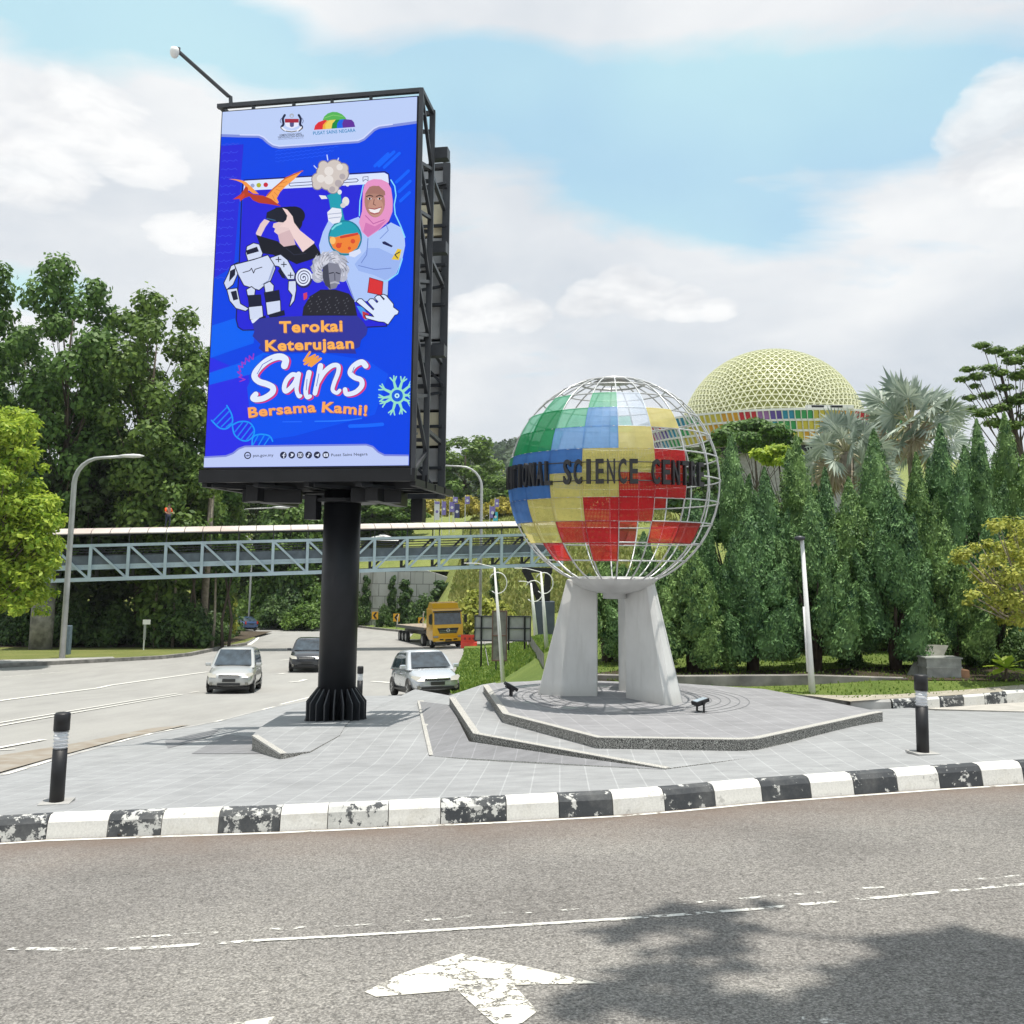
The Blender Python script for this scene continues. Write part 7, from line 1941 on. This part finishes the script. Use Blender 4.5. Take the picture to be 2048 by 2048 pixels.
def car(label, paint, L, Wd, prof, gl, wb, wr, win, name='car', front_kind=0, ground=.18, tail=False):
    """prof: stations (x, half width, z of sill, z of belt, z of crown); gl: greenhouse corner table; local +x is forward"""
    t = thing(name, label, 'car', (0, 0, 0), None, local=True)
    # lower body
    mb = MB(); rows = []
    for x, hw, zs, zb, zc_ in prof:
        rows.append([(x, hw * .90, zs), (x, hw, zs + (zb - zs) * .30), (x, hw * 1.0, zs + (zb - zs) * .62), (x, hw * .955, zb), (x, hw * .72, zc_ - (zc_ - zb) * .18), (x, hw * .36, zc_), (x, 0, zc_ + .005)])
    k = 7; vs = []
    for r_ in rows: vs += r_ + [(x, -y, z) for x, y, z in r_[-2::-1]]
    m_ = 2 * k - 1
    fs = [(i * m_ + j, i * m_ + j + 1, (i + 1) * m_ + j + 1, (i + 1) * m_ + j) for i in range(len(rows) - 1) for j in range(m_ - 1)]
    fs += [(i * m_ + m_ - 1, i * m_, (i + 1) * m_, (i + 1) * m_ + m_ - 1) for i in range(len(rows) - 1)]
    fs += [tuple(range(m_)), tuple((len(rows) - 1) * m_ + j for j in range(m_ - 1, -1, -1))]
    mb.add(vs, fs)
    body = mb.build('body', paint, t, smooth=True, weld=True)
    sd = body.modifiers.new('subsurf', 'SUBSURF'); sd.levels = 2; sd.render_levels = 2
    # greenhouse: belt corners and roof corners front to back
    xb0, xr0, xr1, xb1, hb, hr, zb, zr = gl
    cab = MB(); n = 6; rws = []
    for i in range(n + 1):
        f_ = i / n; xbelt = xb0 + (xb1 - xb0) * f_; xroof = xr0 + (xr1 - xr0) * f_; crown = zr - .035 * (2 * f_ - 1) ** 2 - (.02 if f_ in (0, 1) else 0)
        rws.append([(xbelt, hb, zb - .03), (xbelt * .35 + xroof * .65, hb * .35 + hr * .65 + .015, zb + (crown - zb) * .65), (xroof, hr, crown - .05), (xroof, hr * .8, crown), (xroof, 0, crown + .012)])
    vs = []
    for r_ in rws: vs += r_ + [(x, -y, z) for x, y, z in r_[-2::-1]]
    m_ = 9
    fs = [(i * m_ + j, i * m_ + j + 1, (i + 1) * m_ + j + 1, (i + 1) * m_ + j) for i in range(n) for j in range(m_ - 1)] + [tuple(range(m_)), tuple(n * m_ + j for j in range(m_ - 1, -1, -1))]
    cab.add(vs, fs); cb_ = cab.build('cabin', paint, t, smooth=True, weld=True)
    cb_.modifiers.new('bevel', 'BEVEL').width = .03
    def gside(s_, x, v):           # point on the greenhouse side; x along the belt, v 0 belt..1 roof
        f_ = (x - xb0) / (xb1 - xb0); xr_ = xr0 + (xr1 - xr0) * f_
        if v < .65: w_ = v / .65; y = hb + (hb * .35 + hr * .65 + .015 - hb) * w_
        else: w_ = (v - .65) / .35; y = hb * .35 + hr * .65 + .015 + (hr - hb * .35 - hr * .65 - .015) * w_
        return Vector((x + (xr_ - x) * v, s_ * (y + .012), zb + (zr - .06 - zb) * v))
    for s_ in (1, -1):
        for xa, xc in win:
            g_ = MB(); q = []
            for v in (.07, .5, .92): q += [gside(s_, xa, v), gside(s_, xc, v)]
            g_.add(q, [(0, 1, 3, 2), (2, 3, 5, 4)]); g_.build('side_window', M_GLASS, t)
    for xb_, xr_, sg_, nm in ((xb0, xr0, 1, 'windscreen'), (xb1, xr1, -1, 'rear_window')):
        g_ = MB(); q = []
        for v in (.08, .5, .90):
            hw_ = (hb + (hr - hb) * v) * .87; x_ = xb_ + (xr_ - xb_) * v + sg_ * .02; z_ = zb + (zr - .03 - zb) * v
            q += [(x_, -hw_, z_ + .01), (x_ + sg_ * .03, 0, z_ + .01), (x_, hw_, z_ + .01)]
        g_.add(q, [(3 * i + j, 3 * i + j + 1, 3 * i + j + 4, 3 * i + j + 3) for i in range(2) for j in range(2)]); g_.build(nm, M_GLASS, t, smooth=True)
    xf = prof[-1][0]; xr = prof[0][0]; hw = Wd / 2
    for x in (xf - wb[0], xf - wb[0] - wb[1]):
        for s_ in (1, -1):
            ar = MB(); ar.prism([(x + (wr + .05) * cos(a), s_ * (hw * .93), wr + (wr + .05) * sin(a)) for a in [radians(-20 + 22 * q) for q in range(11)]], (0, s_ * hw * .072, 0)); ar.build('wheel_arch', M_TRIM, t)
            wheel(t, x, s_ * (hw - .10), wr, .2, s_)
    for s_ in (1, -1):
        mi_ = MB(); mi_.box((xb0 - .28, s_ * (hw + .07), zb + .08), (.12, .2, .13)); mi_.build('mirror', paint, t, bevel=.03)
        hl = MB(); zh = prof[-2][3] - .04
        hl.add([(xf - .015, s_ * hw * .50, zh - .06), (xf - .04, s_ * hw * .80, zh - .05), (xf - .30, s_ * hw * .97, zh + .06), (xf - .34, s_ * hw * .90, zh + .12), (xf - .12, s_ * hw * .56, zh + .06)], [(0, 1, 2, 3, 4)]); hl.v = [(a + .03, b + s_ * .012, c + .012) for a, b, c in hl.v]
        hl.build('headlight', M_HEAD, t)
        fg = MB(); fg.lathe([(.01, 0), (.055, .0), (.06, -.03)], 12); fg.v = [(xf + .005 + b_ * 0 + .02 * 0, s_ * hw * .74 + a_, .36 + b_) if True else None for a_, b_, c_ in fg.v]; fg.build('fog_lamp', M_HEAD, t)
        tl = MB(); tl.box((xr + .04, s_ * hw * .74, zb - .08), (.12, .16, .28)); tl.build('tail_light', M_TAIL, t, bevel=.02)
        sk = MB(); sk.box(((xf + xr) / 2, s_ * (hw - .005), ground + .10), (wb[1] - wr * 2 - .15, .03, .06)); sk.build('sill_trim', M_TRIM, t)
        for xd in [w_[1] for w_ in win[:2]]: 
            dm = MB(); dm.bar((xd + .03, s_ * (hw * .985), ground + .22), (xd + .03, s_ * (hw * .975 + .004), zb - .04), .010, .03, up=(1, 0, 0)); dm.build('door_gap', M_TRIM, t)
            hn = MB(); hn.box((xd + .22, s_ * (hw * .985 + .01), zb - .14), (.16, .03, .03)); hn.build('door_handle', paint, t)
    zg_ = prof[-2][3] - .04
    g_ = MB()
    if front_kind == 0:
        g_.box((xf + .012, 0, zg_), (.03, hw * .86, .11)); g_.build('grille', M_TRIM, t)
        for dz in (-.03, .012): MB().box((xf + .032, 0, zg_ + dz), (.012, hw * .84, .018)).build('grille_bar', M_CHROME, t)
    else:
        g_.box((xf + .008, 0, zg_), (.03, hw * 1.0, .07)); g_.build('grille', M_TRIM, t)
        MB().box((xf + .026, 0, zg_ + .02), (.012, hw * .9, .02)).build('grille_bar', M_CHROME, t)
    MB().box((xf + .012, 0, .335), (.04, hw * (.95 if front_kind == 0 else 1.3), .075)).build('lower_grille', M_TRIM, t)
    MB().box((xf + .03, 0, .475), (.02, .46, .11)).build('number_plate', M_PLATE, t)
    MB().box((xr - .012, 0, .72), (.02, .46, .11)).build('number_plate', M_PLATE, t)
    ub = MB(); ub.box(((xf + xr) / 2, 0, ground + .02), (L * .93, Wd * .82, .10)); ub.build('underbody', M_TRIM, t)
    return t
SILV = mat('silver_paint', (.52, .53, .52), .28, .55, coat=.6)
SILB = mat('silver_blue_paint', (.58, .61, .64), .26, .5, coat=.7)
DRKP = mat('dark_grey_paint', (.035, .04, .048), .22, .3, coat=.8)
BLUP = mat('blue_paint', (.03, .075, .20), .25, .4, coat=.8)
mpv_prof = [(-2.28, .70, .42, .80, .92), (-2.20, .82, .26, .92, 1.0), (-1.5, .86, .22, .96, 1.02), (0, .865, .20, .95, 1.02), (.9, .865, .20, .93, 1.02), (1.35, .855, .21, .88, 1.0), (1.9, .82, .22, .76, .86), (2.2, .74, .24, .66, .74), (2.3, .60, .34, .56, .62)]
m1 = car('silver people carrier driving on the far lane left of the column', SILV, 4.6, 1.72, mpv_prof, (1.38, .55, -1.95, -2.22, .80, .64, .94, 1.66), (.92, 2.75), .31, [(1.02, .28), (.20, -.85), (-.95, -1.75)])
q = U(457 * 1.06, 1374, 1); place(m1, -.2895 * 37.0, 37.0, T, radians(-80))
hb_prof = [(-1.90, .66, .42, .82, .92), (-1.82, .78, .26, .92, 1.0), (-1.1, .83, .22, .95, 1.0), (0, .835, .20, .92, .98), (.65, .835, .20, .90, .98), (1.0, .825, .21, .86, .95), (1.45, .79, .22, .75, .84), (1.75, .70, .24, .64, .70), (1.86, .56, .34, .54, .60)]
h1 = car('silver hatchback with front spoiler turning right beside the column', SILB, 3.75, 1.67, hb_prof, (1.08, .28, -1.42, -1.84, .78, .60, .92, 1.54), (.74, 2.44), .30, [(.66, -.05), (-.13, -1.0), (-1.08, -1.55)], front_kind=1)
place(h1, -.0905 * 32.2, 32.2, T, radians(-71))
suv_prof = [(-2.1, .70, .46, .92, 1.05), (-2.0, .84, .30, 1.02, 1.1), (-1.2, .88, .26, 1.04, 1.1), (0, .885, .24, 1.02, 1.08), (.8, .885, .24, 1.0, 1.08), (1.1, .875, .25, .97, 1.06), (1.6, .84, .26, .88, .97), (1.95, .76, .28, .76, .84), (2.05, .62, .36, .62, .70)]
s1 = car('dark grey crossover half hidden by the left side of the column', DRKP, 4.2, 1.77, suv_prof, (1.12, .30, -1.60, -2.0, .82, .64, 1.02, 1.66), (.82, 2.6), .34, [(.72, -.1), (-.2, -1.1), (-1.2, -1.75)], ground=.24)
place(s1, -.2135 * 50.0, 50.0, T, radians(-81))
sd_prof = [(-2.2, .68, .46, .86, .94), (-2.1, .82, .28, .96, 1.0), (-1.3, .86, .24, .98, 1.02), (0, .865, .22, .92, .98), (.8, .865, .22, .90, .98), (1.15, .855, .22, .87, .95), (1.7, .82, .23, .78, .85), (2.1, .74, .25, .66, .72), (2.25, .6, .34, .56, .62)]
b1 = car('dark blue saloon driving away round the bend by the wood', BLUP, 4.45, 1.73, sd_prof, (1.12, .30, -1.05, -1.75, .79, .60, .94, 1.46), (.9, 2.6), .31, [(.66, -.1), (-.2, -1.05)])
place(b1, Vector(U(487, 1245, 101)).x, 101, T, radians(128))

# yellow lorry with flatbed trailer
lorry = thing('lorry', 'yellow lorry cab pulling a long empty flatbed trailer', 'lorry', (0, 0, 0), None, local=True)
YEL = mat('lorry_yellow', (.80, .43, .008), .35, coat=.5)
cb_ = MB()
cb_.add([(x, s_ * y, z) for s_ in (1, -1) for x, y, z in ((1.0, 1.22, .55), (1.12, 1.22, 1.0), (1.10, 1.22, 1.75), (.92, 1.16, 2.75), (.55, 1.14, 3.0), (-.95, 1.18, 3.0), (-1.0, 1.22, .95), (-.3, 1.22, .6))],
        [tuple(range(7, -1, -1)), tuple(range(8, 16))] + [(i, (i + 1) % 8, (i + 1) % 8 + 8, i + 8) for i in range(8)])
cb_.build('cab', YEL, lorry, bevel=.05, weld=True)
sp = MB(); sp.add([(x, s_ * y, z) for s_ in (1, -1) for x, y, z in ((.62, 1.05, 2.98), (.30, 1.05, 3.42), (-.6, 1.05, 3.5), (-.95, 1.1, 2.98))], [(3, 2, 1, 0), (4, 5, 6, 7)] + [(i, (i + 1) % 4, (i + 1) % 4 + 4, i + 4) for i in range(4)])
sp.build('roof_deflector', YEL, lorry, bevel=.04, weld=True)
ws = MB(); ws.add([(1.125, 1.08, 1.78), (1.125, -1.08, 1.78), (.955, -1.04, 2.68), (.955, 1.04, 2.68)], [(0, 1, 2, 3)]); ws.build('windscreen', M_GLASS, lorry)
sv = MB(); sv.box((1.05, 0, 2.76), (.24, 2.3, .10)); sv.build('sun_visor', M_TRIM, lorry)
for s_ in (1, -1):
    MB().add([(.95, s_ * 1.235, 1.78), (.1, s_ * 1.235, 1.78), (.1, s_ * 1.19, 2.6), (.82, s_ * 1.19, 2.6)], [(0, 1, 2, 3)]).build('side_window', M_GLASS, lorry)
    mr = MB(); mr.box((1.15, s_ * 1.42, 2.2), (.12, .2, .6)); mr.bar((1.0, s_ * 1.2, 2.5), (1.15, s_ * 1.42, 2.45), .04); mr.build('mirror', M_TRIM, lorry)
    MB().box((1.13, s_ * .98, .86), (.08, .38, .14)).build('headlight', M_HEAD, lorry, bevel=.02)
gr = MB(); gr.prism([(1.13, y, z) for y, z in ((-.85, 1.5), (.85, 1.5), (.68, 1.1), (-.68, 1.1))], (.03, 0, 0)); gr.build('grille', M_TRIM, lorry)
MB().tube([(1.175, .12 * cos(a), 1.32 + .12 * sin(a)) for a in [2 * pi * k / 16 for k in range(17)]], .018, 6).build('emblem_ring', M_CHROME, lorry)
for a in (90, 210, 330): MB().bar((1.175, 0, 1.32), (1.175, .11 * cos(radians(a)), 1.32 + .11 * sin(radians(a))), .02).build('emblem_spoke', M_CHROME, lorry)
for dz in (-.1, .02): MB().box((1.165, 0, 1.28 + dz), (.012, 1.4, .02)).build('grille_bar', M_CHROME, lorry)
MB().box((1.12, 0, .62), (.16, 2.42, .26)).build('bumper', YEL, lorry, bevel=.03); MB().box((1.21, 0, .6), (.02, .5, .12)).build('number_plate', M_PLATE, lorry); MB().box((1.0, 0, .36), (.2, 2.2, .2)).build('lower_bumper', M_TRIM, lorry)
for s_ in (-.55, .55): MB().box((1.21, s_, .64), (.02, .3, .1)).build('air_intake', M_TRIM, lorry)
ch = MB(); ch.box((-6.2, .45, .95), (11.4, .16, .3)); ch.box((-6.2, -.45, .95), (11.4, .16, .3)); ch.build('chassis', M_BLACK, lorry)
MB().box((-6.9, 0, 1.42), (10.6, 2.46, .14)).build('flatbed', mat('deck_timber', (.30, .25, .19), .85, var=.3, scale=2), lorry)
MB().box((-6.9, 1.24, 1.36), (10.6, .05, .22)).build('side_rail', M_DGREY, lorry); MB().box((-6.9, -1.24, 1.36), (10.6, .05, .22)).build('side_rail', M_DGREY, lorry)
for s_ in (1, -1):
    for x, y, h in ((-2.2, 1.18, 1.3), (-11.9, 1.18, .9)): MB().tube([(x, s_ * y, 1.45), (x + .05, s_ * y, 1.45 + h * .6), (x + .25, s_ * y * .97, 1.45 + h)], .035, 6).build('stake', M_WHITE, lorry)
for x in (.15, -2.6, -8.6, -9.9, -11.2):
    for s_ in (1, -1): wheel(lorry, x, s_ * 1.04, .5, .3, s_)
place(lorry, -.0697 * 74, 74, T, radians(-71))

# ------------------------------------------------------------------ people
def person(base, heading, H, pose, shirt, legs, label, hi_vis=True):
    t = thing('person', label, 'person', tuple(base), None, local=True)
    k = H / 1.75
    J = {'pel': (0, 0, .95), 'ch': (.03, 0, 1.28), 'nk': (.05, 0, 1.47), 'hd': (.09, 0, 1.60), 'top': (.09, 0, 1.74)}
    for s_, n_ in ((1, 'l'), (-1, 'r')):
        J['hip' + n_] = (0, s_ * .10, .90); J['kn' + n_] = (.04 + pose[0] * s_ * .12, s_ * .11, .50); J['an' + n_] = (-.02 + pose[0] * s_ * .16, s_ * .11, .08); J['to' + n_] = (.14 + pose[0] * s_ * .16, s_ * .12, .03)
        J['sh' + n_] = (.02, s_ * .19, 1.40); J['el' + n_] = (.08, s_ * .27, 1.13); J['wr' + n_] = (.28, s_ * .22, 1.05) if pose[1] else (.12, s_ * .27, .88)
        J['ha' + n_] = tuple(Vector(J['wr' + n_]) + Vector((.10 if pose[1] else .03, -.02 * s_, .01 if pose[1] else -.10)))
    rad = {'pel': .145, 'ch': .155, 'nk': .06, 'hd': .095, 'top': .07, 'hip': .095, 'kn': .062, 'an': .042, 'to': .035, 'sh': .07, 'el': .045, 'wr': .032, 'ha': .035}
    names_ = list(J); E_ = [('pel', 'ch'), ('ch', 'nk'), ('nk', 'hd'), ('hd', 'top')]
    for n_ in 'lr': E_ += [('pel', 'hip' + n_), ('hip' + n_, 'kn' + n_), ('kn' + n_, 'an' + n_), ('an' + n_, 'to' + n_), ('ch', 'sh' + n_), ('sh' + n_, 'el' + n_), ('el' + n_, 'wr' + n_), ('wr' + n_, 'ha' + n_)]
    def skin(keys, grow, nm, m, parent, sub=1):
        ks = [k_ for k_ in names_ if k_ in keys]; me = bpy.data.meshes.new(nm)
        me.from_pydata([tuple(Vector(J[q]) * k) for q in ks], [(ks.index(a), ks.index(b)) for a, b in E_ if a in ks and b in ks], [])
        o = bpy.data.objects.new(nm, me); C.objects.link(o)
        sk = o.modifiers.new('skin', 'SKIN'); o.modifiers.new('sub', 'SUBSURF').levels = sub; o.modifiers['sub'].render_levels = sub
        for i, q in enumerate(ks):
            r = (rad.get(q) or rad[q[:-1]]) * k + grow
            v = me.skin_vertices[0].data[i]; v.radius = (r, r); v.use_root = q in ('pel', ks[0]) and (q == 'pel' or 'pel' not in ks)
        dg = bpy.context.evaluated_depsgraph_get(); m2 = bpy.data.meshes.new_from_object(o.evaluated_get(dg))
        bpy.data.objects.remove(o); m2.materials.append(m); m2.polygons.foreach_set('use_smooth', [True] * len(m2.polygons))
        o = bpy.data.objects.new(nm, m2); C.objects.link(o); o.parent = parent; LOCAL.add(o.name); return o
    body = skin(set(names_), 0, 'body', mat('skin', (.32, .19, .13), .6), t)
    skin({'pel', 'ch', 'shl', 'shr', 'ell', 'elr'} if True else set(), .016, 'vest', shirt, t)
    skin({'pel', 'hipl', 'hipr', 'knl', 'knr', 'anl', 'anr'}, .014, 'trousers', legs, t)
    hr = MB(); hr.lathe([(.108 * k, 0), (.112 * k, .04 * k), (.085 * k, .09 * k), (.03 * k, .115 * k)], 14, (.085 * k, 0, 1.64 * k)); hr.build('hair', mat('hair_black', (.015, .013, .012), .7), t, smooth=True)
    for s_ in (1, -1):
        for f_ in range(4): MB().tube([tuple(Vector(J['ha' + 'lr'[s_ < 0]]) * k + Vector((.02, s_ * (.012 - .012 * f_), .0))), tuple(Vector(J['ha' + 'lr'[s_ < 0]]) * k + Vector((.07 - .008 * abs(f_ - 1), s_ * (.014 - .014 * f_), -.03)))], .008, 5).build('finger', bpy.data.materials['skin'], t)
    st = MB()
    for s_ in (1, -1): st.box((.045 * k, s_ * .08 * k, 1.22 * k), (.36 * k, .035, .30 * k))
    st.v = []; st.f = []; st.m = []
    t.rotation_euler = (0, 0, heading)
    return t
M_HIV = mat('orange_vest', (.85, .10, .015), .7); M_REDS = mat('red_shirt', (.55, .03, .02), .8); M_NAVY = mat('navy_trousers', (.02, .025, .05), .8)
p = Vector(U(306, 1050, 66.5)); tq = (306 - 118) / 932
pw = rfp(tq, .9, .16); person(pw, radians(-40), 1.72, (.5, True), M_HIV, M_NAVY, 'person in an orange vest and dark trousers standing on the bridge roof')
p = Vector(U(72, 1282, 66.0)); p.z = T(p.x, 66) + .17
person(p, radians(-90), 1.72, (.2, True), M_REDS, M_NAVY, 'person in a red top and dark trousers in the shade by the lime tree')

# ------------------------------------------------------------------ banners and canopy on the hill
M_BANP = mat('banner_purple', (.22, .18, .50), .7, var=.12, scale=3); M_BANW = mat('banner_white', (.70, .70, .74), .7); M_BANN = mat('banner_navy', (.05, .055, .16), .7); M_BANC = mat('banner_cyan', (.05, .48, .62), .7)
for px, y0, y1, w, m, m2, lab in ((874, 1003, 1040, 10, M_BANW, M_BANP, 'white hanging banner at the left of the hill row'), (888, 1003, 1030, 8, M_BANP, M_BANW, 'small purple banner beside the white one'), (904, 1004, 1024, 10, M_BANP, M_BANW, 'purple banner behind the navy banner'), (914, 1008, 1036, 10, M_BANN, M_BANW, 'navy banner with a white disc'), (911, 994, 1006, 9, M_BANP, M_BANW, 'raised purple banner among the yellow shrubs'), (935, 993, 1008, 9, M_BANP, M_BANW, 'purple banner left of the curved lamp pole'),
        (985, 1013, 1036, 11, M_BANP, M_BANW, 'purple banner beside the cyan banner'), (991, 1024, 1042, 9, M_BANC, M_BANW, 'cyan banner near the globe rim'), (994, 998, 1014, 8, M_BANP, M_BANW, 'high purple banner near the globe rim')):
    Yb = 128; c_ = Vector(U(px, (y0 + y1) / 2, Yb)); h = (y1 - y0) / F * Yb; w_ = w / F * Yb
    zg_ = min(hz(c_.x, Yb) if c_.x > -5.5 else HL(Yb), c_.z - h / 2 - .6)
    b_ = thing('banner', lab, 'banner', (c_.x, Yb, zg_), 'banners on the hill')
    MB().box(c_, (w_, .05, h)).build('cloth', m, b_)
    mk = MB(); mk.lathe([(.01, .0), (w_ * .3, 0)], 14, cap=False); mk.v = [(a + c_.x, Yb - .03, b + c_.z - h * .05) for a, b, z in mk.v]; mk.build('mark', m2, b_)
    if h > 2: MB().box(c_ + Vector((0, -.03, h * .42)), (w_ * .9, .02, h * .12)).build('stripe', m2, b_)
    MB().tube([(c_.x - w_ / 2, Yb + .06, zg_), (c_.x - w_ / 2, Yb + .06, c_.z + h / 2 + .2)], .06, 6).build('pole', M_WHITE, b_)
c_ = Vector(U(766, 1082, 124)); zg_ = HL(124)
cn = thing('canopy', 'small white pyramid canopy on the slope behind the bridge', 'canopy', (c_.x, 124, zg_))
cr = MB(); w_ = 2.7; cr.add([(c_.x - w_, 124 - w_, c_.z), (c_.x + w_, 124 - w_, c_.z), (c_.x + w_, 124 + w_, c_.z), (c_.x - w_, 124 + w_, c_.z), (c_.x, 124, c_.z + .95)], [(0, 1, 4), (1, 2, 4), (2, 3, 4), (3, 0, 4)]); cr.build('roof', M_WHITE, cn)
for sx in (-1, 1):
    for sy in (-1, 1): MB().tube([(c_.x + sx * w_ * .95, 124 + sy * w_ * .95, zg_ - .5), (c_.x + sx * w_ * .95, 124 + sy * w_ * .95, c_.z)], .05, 6).build('leg', M_WHITE, cn)

# ------------------------------------------------------------------ planter and slab on the right lawn
f = hit(1890, 1357, LW); Yp = f.y; sc_ = Yp / F
pl = thing('planter', 'stepped grey concrete planter box on the right lawn', 'planter', tuple(f))
pm = MB(); w0 = 70 * sc_; hgt = 40 * sc_
for z0, z1, ww in ((0, .48, .96), (.48, .56, 1.02), (.56, .93, .97), (.93, 1.0, 1.05)):
    pm.box(f + Vector((0, .2, hgt * (z0 + z1) / 2)), (w0 * ww, .38 * ww + .02, hgt * (z1 - z0) - .002))
M_PLANT = mat('planter_concrete', (.30, .31, .29), .85, var=.25, scale=5, bump=.3)
pm.build('box', M_PLANT, pl)
ed_ = MB(); ed_.box(f + Vector((w0 * .58, .2, .06)), (.16, .4, .2)); tag(ed_.build('brick_block', mat('brick_orange', (.34, .19, .11), .85, var=.2)), 'small orange brick block beside the planter', 'brick')
s0, s1 = Vector(U(1816, 1357, Yp + .30)), Vector(U(1868, 1354, Yp + .40)); s2, s3 = Vector(U(1897, 1291, Yp + .80)), Vector(U(1852, 1289, Yp + .78))
sl = MB(); th = Vector((.05, -.03, .04)); sl.add([s0, s1, s2, s3] + [p + Vector((-.03, .07, .0)) for p in (s0, s1, s2, s3)], [(0, 1, 2, 3), (7, 6, 5, 4), (0, 4, 5, 1), (1, 5, 6, 2), (2, 6, 7, 3), (3, 7, 4, 0)])
tag(sl.build('concrete_slab', mat('slab_grey', (.20, .205, .175), .85, var=.2, scale=4)), 'thin grey concrete slab leaning against the planter', 'slab')
# dry leaves along the kerb
M_LEAFD = mat('dry_leaf', (.36, .22, .07), .8, var=.3, scale=9)
for i, (px, py, lab) in enumerate(((560, 1661, 'dry yellow leaf at the foot of the worn kerb block'), (1207, 1628, 'dry yellow leaf under the black kerb block below the steps'), (1806, 1581, 'dry leaf lying on the gutter line at the right'), (1993, 1566, 'curled brown leaf near the right end of the kerb'), (238, 1673, 'small brown leaf at the left gutter'))):
    p = hit(px, py, T); p.z += .012; mb = MB(); a = i * 1.3
    d = Vector((cos(a), sin(a), 0)) * .05; s_ = Vector((-sin(a), cos(a), 0)) * .028
    mb.add([p - d, p + s_ * .9 + Vector((0, 0, .012)), p + d + Vector((0, 0, .02)), p - s_ * .9 + Vector((0, 0, .015)), p + Vector((0, 0, .0))], [(0, 4, 1), (1, 4, 2), (2, 4, 3), (3, 4, 0)])
    tag(mb.build('fallen_leaf', M_LEAFD), lab, 'leaf', 'fallen leaves in the gutter')

# ------------------------------------------------------------------ air
hz_ = MB(); hz_.box((0, 400, 70), (2400, 1000, 200))
hzm = bpy.data.materials.new('haze'); hzm.use_nodes = True; nt = hzm.node_tree; nt.nodes.clear()
pvv = nt.nodes.new('ShaderNodeVolumePrincipled'); pvv.inputs['Density'].default_value = .00014; pvv.inputs['Color'].default_value = (.86, .92, 1, 1); pvv.inputs['Anisotropy'].default_value = .2
mo = nt.nodes.new('ShaderNodeOutputMaterial'); nt.links.new(pvv.outputs[0], mo.inputs['Volume'])
o = hz_.build('haze', hzm); o['kind'] = 'stuff'
